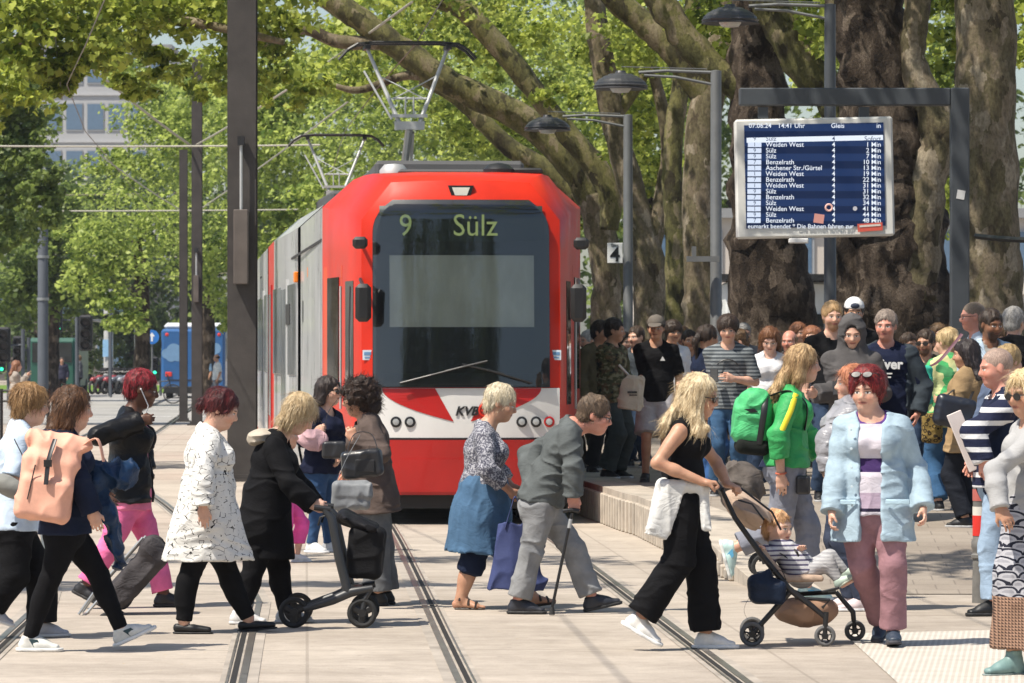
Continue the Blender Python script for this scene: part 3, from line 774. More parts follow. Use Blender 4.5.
# ------------------------------------------------------------------ ground, tracks, platform
def ribbon(name, pts, w, z, mat, off=0.0, kind='structure', label=None):
    V = []; n = len(pts)
    for i, p in enumerate(pts):
        d = nrm(np.array(pts[min(i+1, n-1)])-np.array(pts[max(i-1, 0)])); nr = A3(d[1], -d[0])
        for s_ in (-.5, .5): V.append((p[0]+nr[0]*(off+s_*w), p[1]+nr[1]*(off+s_*w), z))
    Fs = [(2*i, 2*i+1, 2*i+3, 2*i+2) for i in range(n-1)]
    o = link_mesh(name, V, Fs, mat, smooth=False); tag(o, kind=kind); return o
def pave_mat():
    t = NT('concrete_paving'); co = t.co(); sp = t.n('ShaderNodeSeparateXYZ'); t.t.links.new(co, sp.inputs[0]); X, Y_, Z = sp.outputs
    n1 = t.noise(co, .55, 6, .62, .4); n2 = t.noise(co, 7, 5, .65); n3 = t.noise(co, 90, 3, .7); n4 = t.noise(t.co(sc=(.15,1,1)), 2.2, 4, .6)
    col = t.ramp(n1, [(.28, (.36,.31,.255)), (.5, (.47,.41,.345)), (.72, (.545,.48,.405))])
    col = t.mul(.55, col, t.ramp(n2, [(.3, (.66,.65,.64)), (.62, (1,1,1))])); col = t.mul(.6, col, t.ramp(n3, [(.32, (.62,.6,.58)), (.6, (1,1,1))]))
    col = t.mul(.5, col, t.ramp(n4, [(.35, (.72,.71,.70)), (.6, (1,1,1))]))
    # slab joints
    def joint(v, per, w): f = t.math('FRACT', t.math('MULTIPLY', v, 1/per)); return t.math('LESS_THAN', f, w/per)
    j = t.math('MAXIMUM', joint(t.math('ADD', Y_, t.math('MULTIPLY', X, -.05)), 3.1, .05), joint(t.math('ADD', X, t.math('MULTIPLY', Y_, .048)), 2.65, .018))
    col = t.mix(t.math('MULTIPLY', j, t.math('MULTIPLY_ADD', n2, .9, -.12, clamp=True)), col, (.13,.11,.09))
    st = t.vor(co, 1.6, 'F1'); g2_ = t.vor(co, 4.3, 'F1'); spot = t.math('MULTIPLY', t.math('MAXIMUM', t.math('LESS_THAN', st, .045), t.math('LESS_THAN', g2_, .075)), .4); col = t.mix(spot, col, (.14,.12,.10))
    lv = t.vor(co, 6.5, 'F1'); col = t.mix(t.math('MULTIPLY', t.math('LESS_THAN', lv, .055), t.math('GREATER_THAN', t.noise(co, .8, 2), .55)), col, (.40,.28,.12))
    b = t.bump(n3, .35, .006); b = t.bump(j, -.5, .01, b)
    return t.fin(col, t.math('MULTIPLY_ADD', n2, .2, .7), b, .3)
PAVE = pave_mat()
mb = MB(); mb.quad((-400,-60,0),(400,-60,0),(400,1500,0),(-400,1500,0)); tag(mb.build('ground', PAVE), kind='structure')
ASPH = plain('asphalt', (.075,.074,.072), .85, .3, var=.3, sc=1.5, bump=.3)
mb = MB(); mb.quad((-120,106,.004),(60,106,.004),(60,190,.004),(-120,190,.004)); tag(mb.build('road', plain('road_surface', (.30,.29,.27), .8, .3, var=.18, sc=.3)), kind='structure')
mb = MB(); 
for y0 in (118, 134): mb.quad((-60,y0,.008),(20,y0,.008),(20,y0+.35,.008),(-60,y0+.35,.008))
tag(mb.build('road_marking', plain('road_paint', (.7,.7,.68), .7)), kind='structure')
def trk(y):   # centre line of the tram track
    P = [(8,.98),(15,.83),(22.3,.47),(34,-.07),(43,-.50),(53,-1.10),(71,-2.7),(100,-4.3),(140,-6.6),(200,-10)]
    return float(np.interp(y, [a for a, _ in P], [b for _, b in P]))
def trk_s(y): return np.mean([trk(y+d) for d in (-4,-2,0,2,4)])
ys = list(np.arange(10, 60, 1.5))+list(np.arange(60, 200, 6))
T1 = [(trk_s(y), y) for y in ys]
T2 = [(trk_s(y)-2.62-max(0, min(1, (y-30)/30))*1.9, y) for y in ys]
STEEL = plain('rail_steel', (.34,.31,.27), .33, metal=.8, var=.3, sc=9); GROOVE = plain('rail_groove', (.014,.012,.010), .95)
SLABD = plain('track_slab', (.34,.30,.255), .85, .3, var=.25, sc=3.0, bump=.35)
for tr in (T1, T2):
    for sg in (-1, 1):
        ribbon('track_edge', tr, .20, .004, SLABD, sg*.7175+sg*.01)
        ribbon('track_rail', tr, .040, .009, STEEL, sg*.7475)
        ribbon('track_groove', tr, .030, .008, GROOVE, sg*.6975)
        ribbon('track_lip', tr, .014, .009, STEEL, sg*.665)
# platform: precast kerb blocks, floor sloping down to the crossing
ED = [(1.02,120),(1.02,60),(1.0,52),(1.06,46),(1.16,41),(1.34,37.6),(1.52,34.5),(1.70,31.8),(1.80,30.5)]
def edge_x(y): return float(np.interp(y, [b for _, b in ED][::-1], [a for a, _ in ED][::-1]))
# the platform edge follows the track further back
def ex(y): return edge_x(y) if y < 41 else trk_s(y)+1.40+max(0,(46-y)/5)*.12
t = NT('platform_paving'); co = t.co(); n1 = t.noise(co, 1.2, 6, .62); n2 = t.noise(co, 60, 3, .7)
br = t.n('ShaderNodeTexBrick'); t.t.links.new(t.co(rot=(0,0,.05)), br.inputs[0]); br.inputs['Scale'].default_value = 1; br.inputs['Brick Width'].default_value = .3; br.inputs['Row Height'].default_value = .3
br.inputs['Mortar Size'].default_value = .006; br.inputs['Color1'].default_value = (.30,.255,.21,1); br.inputs['Color2'].default_value = (.33,.285,.235,1); br.inputs['Mortar'].default_value = (.22,.185,.155,1)
col = t.mul(.7, br.outputs[0], t.ramp(n1, [(.3, (.62,.6,.58)), (.65, (1,1,1))])); col = t.mul(.4, col, t.ramp(n2, [(.3, (.6,.6,.6)), (.6, (1,1,1))]))
PLATM = t.fin(col, .85, t.bump(n2, .3, .004), .3)
yy = [30.5,31.8,33,34.5,36.5,38,40,42,44,46,50,55,62,75,95,120]
V = []; Fs = []
for i, y in enumerate(yy):
    V += [(ex(y)+.16, y, gz(y)+.006), (22, y, gz(y)+.006)]
    if i: Fs.append((2*i-2, 2*i-1, 2*i+1, 2*i))
tag(link_mesh('platform_floor', V, Fs, PLATM, smooth=False), kind='structure')
KERB = plain('kerb_concrete', (.40,.35,.29), .85, .3, var=.25, sc=4, bump=.5)
mb = MB(); y = 30.5
while y < 95:
    y2 = y+1.0 if y > 36 else y+.5
    xa, xb = ex(y), ex(y2); za, zb = gz(y)+.02, gz(y2)+.02
    g = .012
    for (p0, p1, q0, q1) in (((xa, y+g), (xb, y2-g), za, zb),):
        b = [(p0[0], p0[1], -.05), (p0[0]+.42, p0[1], -.05), (p1[0]+.42, p1[1], -.05), (p1[0], p1[1], -.05), (p0[0], p0[1], q0), (p0[0]+.42, p0[1], q0), (p1[0]+.42, p1[1], q1), (p1[0], p1[1], q1)]
        mb.add(b, [(0,3,2,1),(4,5,6,7),(0,1,5,4),(1,2,6,5),(2,3,7,6),(3,0,4,7)])
        # vertical ribs of the precast block face
        for j in range(int(round((y2-y)/.25))):
            f = (j+.5)/((y2-y)/.25); yr = y+(y2-y)*f; xr = xa+(xb-xa)*f; zr = q0+(q1-q0)*f
            if zr > .12: mb.box((xr-.012, yr, (zr-.06)/2), (.05, .17, zr-.06), bev=.012)
    y = y2
tag(mb.build('platform_kerb', KERB), kind='structure')
# tactile guidance field at the right
t = NT('tactile_paving'); co = t.co(rot=(0,0,.12)); sp = t.n('ShaderNodeSeparateXYZ'); t.t.links.new(co, sp.inputs[0])
w = t.math('SINE', t.math('MULTIPLY', sp.outputs[0], 190)); n1 = t.noise(t.co(), 5, 5, .6)
h2 = t.math('GREATER_THAN', w, .1); jj = t.math('LESS_THAN', t.math('FRACT', t.math('MULTIPLY', sp.outputs[1], 3.33)), .03)
col = t.mix(h2, (.46,.42,.365), (.56,.515,.45)); col = t.mul(.5, col, t.ramp(n1, [(.3, (.72,.7,.68)), (.6, (1,1,1))])); col = t.mix(t.math('MULTIPLY', jj, .5), col, (.2,.18,.16))
TACT = t.fin(col, .85, t.bump(h2, .4, .005), .3)
mb = MB(); mb.quad((1.98,20,.005),(6.5,20,.005),(6.5,27.6,.005),(2.02,26.2,.005)); tag(mb.build('tactile_pavement', TACT), kind='structure')
# grass strip far left
mb = MB(); mb.quad((-70,192,.02),(-7,192,.02),(-7,240,.02),(-70,240,.02)); tag(mb.build('grass', plain('grass', (.12,.20,.03), .9, .2, var=.4, sc=.8)), 'mown grass strip beyond the far road', None, kind='stuff')

# ------------------------------------------------------------------ trees
def bark(name, cols, sc=1.0, bs=.5):
    t = NT(name); co = t.co(sc=(1,1,.55)); n1 = t.noise(co, 2.6*sc, 5, .6, .5); n2 = t.noise(co, 30*sc, 5, .7); dco = t.n('ShaderNodeVectorMath', operation='ADD'); t.t.links.new(co, dco.inputs[0]); nz_ = t.n('ShaderNodeTexNoise'); t.t.links.new(co, nz_.inputs['Vector']); nz_.inputs['Scale'].default_value = 9*sc; nz_.inputs['Detail'].default_value = 4; sc_ = t.n('ShaderNodeVectorMath', operation='SCALE'); t.t.links.new(nz_.outputs['Color'], sc_.inputs[0]); sc_.inputs['Scale'].default_value = .22/sc; t.t.links.new(sc_.outputs[0], dco.inputs[1]); vc = t.n('ShaderNodeTexVoronoi'); t.t.links.new(dco.outputs[0], vc.inputs['Vector']); vc.inputs['Scale'].default_value = 5.5*sc; sv = t.n('ShaderNodeSeparateColor'); t.t.links.new(vc.outputs['Color'], sv.inputs[0]); v = sv.outputs[0]
    f = t.math('ADD', t.math('MULTIPLY', n1, .70), t.math('MULTIPLY', v, .30))
    col = t.ramp(f, [(.32, cols[0]), (.45, cols[1]), (.56, cols[2]), (.68, cols[3])]); col = t.mul(.7, col, t.ramp(n2, [(.35, (.35,.34,.32)), (.58, (1,1,1))]))
    return t.fin(col, .9, t.bump(t.math('ADD', t.math('MULTIPLY', n2, .6), f), bs, .06), .2)
BARKP = bark('plane_bark', [(.07,.055,.035), (.145,.125,.07), (.20,.16,.11), (.31,.265,.195)], 1.0, .5)
BARKM = bark('mossy_bark', [(.045,.038,.022), (.10,.095,.04), (.17,.16,.06), (.24,.20,.125)], 1.2, .5)
BARKR = bark('rough_bark', [(.022,.016,.012), (.055,.040,.029), (.095,.072,.054), (.185,.145,.112)], 1.7, 1.0)
def leaf_mat(name, dark, light, trans):
    t = NT(name); co = t.co(); g = t.n('ShaderNodeNewGeometry'); rnd = g.outputs['Random Per Island']
    n1 = t.noise(co, .9, 3, .6); f = t.math('ADD', t.math('MULTIPLY', rnd, .55), t.math('MULTIPLY', n1, .5))
    col = t.ramp(f, [(.22, dark), (.82, light)])
    t.fin(col, .5, None, .35)
    tr = t.n('ShaderNodeBsdfTranslucent'); t.t.links.new(t.ramp(f, [(.2, tuple(x*trans for x in dark)), (.8, tuple(x*trans for x in light))]), tr.inputs[0])
    mx = t.n('ShaderNodeMixShader'); mx.inputs[0].default_value = .5
    out = t.t.nodes['Material Output']; t.t.links.new(t.b.outputs[0], mx.inputs[1]); t.t.links.new(tr.outputs[0], mx.inputs[2]); t.t.links.new(mx.outputs[0], out.inputs[0])
    return t.m
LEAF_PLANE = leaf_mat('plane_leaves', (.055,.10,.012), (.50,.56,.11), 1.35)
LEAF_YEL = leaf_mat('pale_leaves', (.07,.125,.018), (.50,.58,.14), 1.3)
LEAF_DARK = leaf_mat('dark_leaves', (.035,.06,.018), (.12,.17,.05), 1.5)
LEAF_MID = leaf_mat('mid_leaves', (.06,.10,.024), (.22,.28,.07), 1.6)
TEMPL = {7: np.array([(0,-.5,0),(.28,-.28,.04),(.5,.05,.09),(.2,.12,.04),(0,.55,-.02),(-.2,.12,.04),(-.5,.05,.09),(-.28,-.28,.04)]), 4: np.array([(0,-.5,0),(.34,0,.08),(0,.55,0),(-.34,0,.08)])}
def leaves(clusters, kind=7):
    """clusters: (centre, (rx,ry,rz), count, leaf size)"""
    T = TEMPL[kind]; K = len(T); VV = []; 
    for c, r, n, ls in clusters:
        # sub-clumps inside the ellipsoid so that the crown has gaps and lumps
        n = int(n*1.45) if ls < .3 else n; ls = ls*.86 if ls < .3 else ls; m = max(6, n//34); d = rng.normal(size=(m,3)); d /= np.linalg.norm(d,axis=1,keepdims=True); rad = rng.uniform(.15,1.05,(m,1))**.75
        sub = np.asarray(c)+d*rad*np.asarray(r); cs = np.linalg.norm(r)*.135*rng.uniform(.6,1.5,(m,1))
        k = rng.integers(0, m, n); off = rng.normal(size=(n,3)); off /= (np.linalg.norm(off,axis=1,keepdims=True)+1e-9); off *= rng.uniform(.3,1,(n,1))**.5
        P = sub[k]+off*cs[k]*np.array([1.2,1.2,.75])
        N = rng.normal(size=(n,3))*.75+np.array([-.25,-.15,.7])+off*.5; N /= np.linalg.norm(N,axis=1,keepdims=True)
        U = np.cross(N, rng.normal(size=(n,3))); U /= (np.linalg.norm(U,axis=1,keepdims=True)+1e-9); W2 = np.cross(N, U)
        s_ = ls*rng.uniform(.6,1.3,(n,1,1))
        VV.append((P[:,None,:]+s_*(T[None,:,0:1]*U[:,None,:]+T[None,:,1:2]*W2[:,None,:]+T[None,:,2:3]*N[:,None,:])).reshape(-1,3))
    V = np.concatenate(VV); n = len(V)//K
    return V, np.arange(n*K).reshape(n, K)
def limb(pts, r, seed=0, n=14, rough=.06):
    P = np.array(pts, float); rs = np.array(r, float)
    # resample smoothly
    tt = np.linspace(0, len(P)-1, (len(P)-1)*7+1); Q = []
    for a in tt:
        i = min(int(a), len(P)-2); f = a-i; p0 = P[max(i-1,0)]; p1 = P[i]; p2 = P[i+1]; p3 = P[min(i+2,len(P)-1)]
        Q.append(.5*((2*p1)+(-p0+p2)*f+(2*p0-5*p1+4*p2-p3)*f*f+(-p0+3*p1-3*p2+p3)*f**3))
    rr = np.interp(tt, range(len(P)), rs); Q = np.array(Q); V = []; u = None
    for i, p in enumerate(Q):
        d = nrm(Q[min(i+1,len(Q)-1)]-Q[max(i-1,0)])
        if u is None: u = nrm(np.cross(d, A3(0,1,.1)))
        u = nrm(u-d*(u@d)); v = np.cross(d, u)
        for k in range(n):
            a = 2*math.pi*k/n; dr = math.cos(a)*u+math.sin(a)*v; q = p+dr*rr[i]
            nz = float(vnoise((q*A3(1,1,.5)*2.2/max(rr[i],.12)*.35+seed*5.1)[None])[0])+.5*float(vnoise((q*6+seed)[None])[0])
            V.append(p+dr*rr[i]*(1+rough*4*(nz-.75)))
    Fs = [(i*n+k, i*n+(k+1)%n, (i+1)*n+(k+1)%n, (i+1)*n+k) for i in range(len(Q)-1) for k in range(n)]
    Fs.append(tuple(range(n-1,-1,-1))); Fs.append(tuple(range((len(Q)-1)*n, len(Q)*n)))
    return V, Fs
def tree(label, base, trunk, limbs, clusters, bmat, lmat, kind=7, group=None, name='plane_tree', rough=.06):
    root = empty(name, base, 0, label, 'tree', group)
    V, Fs = limb(trunk[0], trunk[1], base[0], rough=rough); link_mesh('trunk', V, Fs, bmat, root, origin=base)
    for i, l in enumerate(limbs):
        V, Fs = limb(l[0], l[1], i+base[0], n=10, rough=rough); link_mesh('limb', V, Fs, l[2] if len(l) > 2 else bmat, root, origin=base)
    if clusters:
        V, Q = leaves(clusters, kind); link_mesh('crown', V, Q, lmat, root, smooth=False, origin=base)
    return root
def PX(lst, Y): return [tuple(W(a, b, Y if len(r) == 0 else Y+r[0])) for a, b, *r in lst]
def cl(px, py, Y, rx, rz, n, ls, ry=None): return (W(px, py, Y), (rx, ry or rx, rz), n, ls)
# --- the big planes along the platform
def base_of(px, Y, z=.3): p = W(px, 300, Y); return (p[0], Y, z)
rows = 'plane trees behind the platform'
b = base_of(988, 52); tree('tall smooth plane trunk behind the grey display post at right', b, (PX([(992,440),(990,330),(988,250),(985,150),(986,60),(984,-20),(975,-120),(960,-260)], 52), [.48,.42,.39,.38,.37,.36,.33,.25]),
    [(PX([(985,-20),(1010,-90),(1040,-200)], 52), [.2,.17,.1])], [((5.5,51,9.5),(3,3,1.8),2600,.2), ((2.0,49,11),(2.6,3,1.5),700,.2), ((5.6,44,9.5),(2.4,3.2,1.2),600,.2)], BARKP, LEAF_PLANE, group=rows)
b = base_of(896, 55); tree('huge rough plane trunk directly right of the departure display', b, (PX([(900,450),(897,330),(893,250),(888,170),(880,90),(872,20),(866,-60),(850,-200)], 55), [.98,.76,.72,.62,.52,.50,.46,.35]),
    [(PX([(915,300),(926,184),(940,132),(914,66),(918,0),(925,-80)], 54.6), [.30,.24,.26,.17,.16,.12], BARKP), (PX([(880,110),(852,30),(832,-20),(800,-90)], 55), [.3,.26,.24,.2], BARKP), (PX([(850,330),(848,260),(842,180)], 54.8), [.25,.2,.1])],
    [cl(842,22,56.5,1.0,.55,600,.15), cl(940,40,58,.6,1.0,500,.15), cl(1015,30,60,.8,1.0,600,.15), cl(735,10,62,.6,.6,300,.15), ((4.0,56,9.8),(3.4,3,1.8),2600,.2), ((.5,50,10.2),(2.6,3,1.4),700,.2), ((2.8,41,9.3),(2.4,3,1.0),500,.2)], BARKR, LEAF_PLANE, group=rows, rough=.10)
b = base_of(768, 58); tree('dark rough plane trunk behind the departure display', b, (PX([(770,450),(768,330),(768,250),(764,170),(758,100),(756,40),(752,-40),(748,-160)], 58), [.80,.58,.55,.45,.38,.34,.3,.24]),
    [(PX([(845,190),(838,110),(800,60),(770,5),(745,-40),(700,-110)], 57), [.22,.26,.25,.24,.22,.18], BARKM), (PX([(760,110),(735,85),(700,55),(655,-5),(620,-60)], 58), [.22,.2,.2,.18,.15], BARKM)],
    [cl(800,10,61,1.2,.6,500,.15), cl(712,30,60,.7,.6,350,.15), ((1.2,60,9.6),(3.2,3,1.8),2200,.2), ((-2.5,52,10),(2.4,3,1.3),1500,.2)], BARKR, LEAF_PLANE, group=rows, rough=.10)
b = base_of(703, 66); tree('pale plane trunk just left of the departure display', b, (PX([(704,440),(702,330),(702,250),(700,180),(706,110),(718,60),(735,0),(745,-80)], 66), [.36,.30,.27,.27,.26,.24,.24,.2]),
    [(PX([(712,100),(672,48),(640,20),(606,-10),(570,-50)], 66), [.24,.24,.2,.2,.15], BARKM)], [cl(660,25,69,1.1,.8,700,.15), cl(640,90,72,.9,.9,500,.15), ((-.5,68,9.5),(3,3,1.6),1500,.2)], BARKP, LEAF_PLANE, group=rows)
b = base_of(675, 68); tree('slim mottled plane trunk left of the pale trunk and lamp post', b, (PX([(677,440),(676,330),(676,250),(672,170),(678,100),(690,30),(700,-60)], 68), [.24,.18,.17,.16,.15,.15,.12]), [], [cl(650,60,71,.6,.5,200,.14)], BARKM, LEAF_PLANE, group=rows)
b = base_of(648, 70); tree('forked plane trunk rising behind the platform 4 sign', b, (PX([(654,440),(652,330),(648,260),(634,200),(618,140),(606,80),(596,20),(590,-60)], 70), [.34,.29,.27,.22,.20,.20,.18,.15]),
    [(PX([(648,262),(662,200),(668,140),(650,60)], 70), [.17,.14,.12,.08]), (PX([(612,120),(640,80),(672,20)], 70), [.12,.1,.08], BARKM)], [cl(640,110,73,.9,1.0,700,.15), cl(590,40,74,.8,.7,450,.15), cl(650,170,74,.6,.5,250,.15)], BARKP, LEAF_PLANE, group=rows)
b = base_of(604, 75); tree('leaning mossy plane whose long limbs reach left over the tram', b, (PX([(610,440),(606,330),(606,280),(600,230),(590,195)], 75), [.36,.28,.26,.26,.24]),
    [(PX([(596,215),(574,169),(525,120),(451,84),(395,45),(346,10),(290,-25)], 75), [.22,.24,.24,.24,.22,.21,.17], BARKM), (PX([(609,230),(606,183),(553,116),(518,70),(469,14),(430,-5),(380,-40)], 74), [.15,.22,.18,.19,.19,.15,.12], BARKM),
     (PX([(622,300),(600,225),(560,180),(511,148),(458,100),(420,80)], 76), [.18,.22,.19,.17,.12,.08], BARKM), (PX([(455,86),(410,75),(360,90),(330,84)], 75), [.1,.08,.06,.04]), (PX([(390,42),(340,42),(300,30),(250,52)], 75), [.14,.12,.09,.05])],
    [cl(420,20,77,1.6,.9,1300,.15), cl(520,40,78,1.2,.9,1100,.15), cl(340,60,78,1.4,.9,1100,.15), cl(560,190,79,.8,.8,500,.15), cl(480,120,79,1.4,.8,900,.15), cl(560,95,73,.5,.4,180,.14), cl(440,-10,73,1.6,.5,600,.15), ((-3,64,9.3),(3.5,4,1.3),2200,.2)], BARKP, LEAF_PLANE, group=rows)
tree('plane just outside the right edge whose crown shades the platform', (7.4,39,.3), ([(7.4,39,.3),(7.3,39,3),(7,39,6),(6.2,38.5,8.5)], [.6,.5,.42,.3]), [([(7,39,5.5),(4,38,8),(1,37,9.3),(-1.5,36,9.6)], [.3,.22,.15,.06]), ([(7,39,5.2),(5,34,8),(2.5,31,9.2)], [.28,.2,.1])],
    [((3.2,33.5,9.6),(2.6,2.6,1.0),620,.2), ((-.6,29.6,9.5),(2.8,.8,.7),620,.19), ((.6,36.5,9.7),(2.2,3,1.0),520,.2), ((3.6,40,9.5),(2.8,3,1.2),620,.2), ((.4,43,9.8),(1.9,3,1.0),420,.2), ((5.2,31,9),(2.2,2.4,1.0),520,.2)], BARKP, LEAF_PLANE, group=rows)
tree('plane outside the left edge whose branches shade strips of the crossing', (-10.5,31,0), ([(-10.5,31,0),(-10.4,31,3),(-10,31,6),(-9.4,31,8.5)], [.5,.42,.36,.24]), [([(-10,31,6),(-7.5,29.5,8.2),(-5,28.6,9.2)], [.22,.15,.06])],
    [((-8.6,28.2,9.3),(1.8,.8,.6),420,.19), ((-5.4,28.6,9.5),(1.9,.55,.6),420,.19), ((-7.5,33,9.4),(2.6,1.2,.8),700,.2), ((-4.2,32.6,9.6),(1.6,.8,.6),380,.19)], BARKP, LEAF_PLANE, group='plane trees overhanging the tracks from the left')
# near canopy hanging in from the left
left = 'plane trees overhanging the tracks from the left'
b = (-9.5,66,0); tree('plane whose leafy branches hang into the upper left corner', b, ([(-9.5,66,0),(-9.4,66,3),(-9.2,66,5.5),(-8.7,66,8)], [.38,.33,.3,.22]), 
    [([(-9.2,66,5.2),(-7.5,66.5,6.6),(-5.5,66.5,6.9),(-3.5,66,6.5)], [.15,.12,.09,.05]), ([(-9.2,66,5.8),(-8,64,7.6),(-6,62,8.5)], [.15,.11,.06])],
    [cl(40,40,64,1.3,.85,1500,.165), cl(-10,90,63,.9,.8,700,.165), cl(120,20,66,1.2,.6,1200,.165), cl(48,85,64,.35,.3,160,.16), cl(88,62,64,.45,.25,260,.16), cl(60,72,64,.5,.3,350,.16), cl(135,88,66,.4,.3,260,.16), cl(190,10,67,1.1,.5,900,.165), cl(225,70,68,.9,.5,700,.16), cl(150,60,67,.7,.35,400,.16), cl(265,30,68,.8,.5,600,.16), cl(300,85,70,.7,.4,380,.16), cl(20,-10,64,2.2,.5,900,.17), cl(200,-12,66,2.0,.4,700,.17)], BARKP, LEAF_PLANE, group=left)
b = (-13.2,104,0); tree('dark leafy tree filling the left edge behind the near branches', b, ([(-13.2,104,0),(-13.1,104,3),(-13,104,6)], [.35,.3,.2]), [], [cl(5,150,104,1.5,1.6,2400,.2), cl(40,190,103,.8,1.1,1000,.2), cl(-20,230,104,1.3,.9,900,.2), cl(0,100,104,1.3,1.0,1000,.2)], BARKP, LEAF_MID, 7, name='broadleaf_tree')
# bright trees in the middle distance
def simple(label, px, Y, cls, lm, grp, h=5, r=.3, kind=4):
    p = W(px, 300, Y); b = (p[0], Y, 0)
    tree(label, b, ([(p[0],Y,0),(p[0]+.1,Y,h*.5),(p[0]-.1,Y,h)], [r,r*.85,r*.6]), [], cls, BARKR, lm, kind, grp, name='broadleaf_tree')
mid = 'bright trees beyond the poles'
simple('bright tree with hanging foliage left of the twin poles', 140, 145, [cl(140,230,144,2.6,2.2,2300,.21), cl(95,260,144,1.6,1.3,1500,.22), cl(178,130,146,1.7,2.0,2000,.22), cl(118,165,146,1.2,.7,800,.22), cl(128,75,146,1.0,.6,500,.22), cl(120,310,143,1.2,.8,800,.22)], LEAF_YEL, mid, 6)
simple('bright tree directly behind the twin rusty poles', 205, 152, [cl(200,170,150,2.6,2.6,2200,.21), cl(215,260,150,1.8,1.6,2000,.22), cl(180,100,151,2.4,1.8,2000,.22), cl(235,310,149,1.0,.9,700,.22)], LEAF_YEL, mid, 6)
simple('bright tree between the large pole and the tram', 285, 135, [cl(280,150,134,2.6,2.2,3400,.24), cl(300,230,134,1.6,1.4,1500,.24), cl(265,90,134,2.2,1.6,1900,.24), cl(245,220,134,.9,1.2,700,.24)], LEAF_YEL, mid, 6)
simple('pale tree at the left edge above the traffic lights', 50, 160, [cl(40,260,158,2.0,1.8,2200,.28), cl(70,225,158,1.6,1.4,1500,.28), cl(15,300,158,1.6,1.0,1000,.28), cl(85,290,158,1.3,1.0,900,.28)], LEAF_MID, mid, 6)
simple('bright tree standing behind the tram roof', 400, 120, [cl(380,130,118,2.4,1.8,1900,.18), cl(440,60,119,2.4,1.6,1800,.18), cl(340,200,120,1.6,1.2,1300,.22), cl(470,140,119,1.8,1.2,1700,.22), cl(360,60,120,2.0,1.4,1700,.22)], LEAF_YEL, mid, 6)
simple('bright tree behind the tram between the mossy limbs', 540, 112, [cl(530,60,110,2.2,1.8,1800,.17), cl(560,140,111,1.7,1.4,1700,.21), cl(600,60,112,1.6,1.6,1500,.21), cl(590,200,113,1.2,1.1,800,.21), cl(500,130,112,1.4,1.2,1300,.21)], LEAF_YEL, mid, 6)
simple('bright tree behind the forked plane and lamp posts', 650, 105, [cl(650,90,104,1.7,1.8,2300,.2), cl(690,30,105,1.6,1.2,1300,.2), cl(625,170,104,1.0,1.0,900,.2), cl(660,180,104,.8,.8,500,.2)], LEAF_PLANE, mid, 6)
simple('green tree glimpsed above and right of the departure display', 850, 98, [cl(830,40,97,1.6,1.6,1500,.2), cl(930,90,97,1.4,1.7,1300,.2), cl(960,190,97,1.0,1.6,800,.2), cl(820,150,97,.8,1.6,500,.2)], LEAF_PLANE, mid, 6)
far = 'dark trees closing the far end of the street'
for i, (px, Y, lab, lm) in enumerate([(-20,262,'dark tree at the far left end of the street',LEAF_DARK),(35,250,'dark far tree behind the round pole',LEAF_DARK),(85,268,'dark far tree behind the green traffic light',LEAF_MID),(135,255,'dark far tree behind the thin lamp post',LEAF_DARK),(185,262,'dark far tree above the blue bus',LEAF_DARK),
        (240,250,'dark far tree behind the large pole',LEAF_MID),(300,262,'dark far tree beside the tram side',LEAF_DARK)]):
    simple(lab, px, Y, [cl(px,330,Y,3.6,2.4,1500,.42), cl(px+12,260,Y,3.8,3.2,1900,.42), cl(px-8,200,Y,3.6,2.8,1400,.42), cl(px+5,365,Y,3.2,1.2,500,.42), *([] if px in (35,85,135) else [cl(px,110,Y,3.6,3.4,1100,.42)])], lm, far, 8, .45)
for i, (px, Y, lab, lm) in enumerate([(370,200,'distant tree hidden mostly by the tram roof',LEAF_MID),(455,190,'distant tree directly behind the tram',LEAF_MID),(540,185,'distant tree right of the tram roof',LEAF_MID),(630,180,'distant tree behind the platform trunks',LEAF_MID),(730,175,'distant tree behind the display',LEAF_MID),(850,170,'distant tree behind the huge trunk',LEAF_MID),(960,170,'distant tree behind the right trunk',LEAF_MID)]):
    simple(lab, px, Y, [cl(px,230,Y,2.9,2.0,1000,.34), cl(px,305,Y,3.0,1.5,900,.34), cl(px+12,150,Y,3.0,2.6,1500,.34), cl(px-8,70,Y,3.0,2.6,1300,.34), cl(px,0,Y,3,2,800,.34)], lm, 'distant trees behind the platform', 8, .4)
# row of trees on the other side of the square (reflected in the windscreen)
for i, x in enumerate((-17,-8.5,0,8.5,17)):
    b = (x,-30-(i%2)*3,0)
    tree(('leafy square tree at one end of the row facing the tram','leafy square tree second in the row facing the tram','leafy square tree in the middle of the row facing the tram','leafy square tree fourth in the row facing the tram','leafy square tree at the other end of the row facing the tram')[i], b, ([(x,b[1],0),(x,b[1],3),(x+.2,b[1],6)],[.3,.26,.2]), [], [((x,b[1],11),(6.0,4,9.5),9000,.62)], BARKP, LEAF_DARK, 4, 'trees across the square', name='broadleaf_tree')
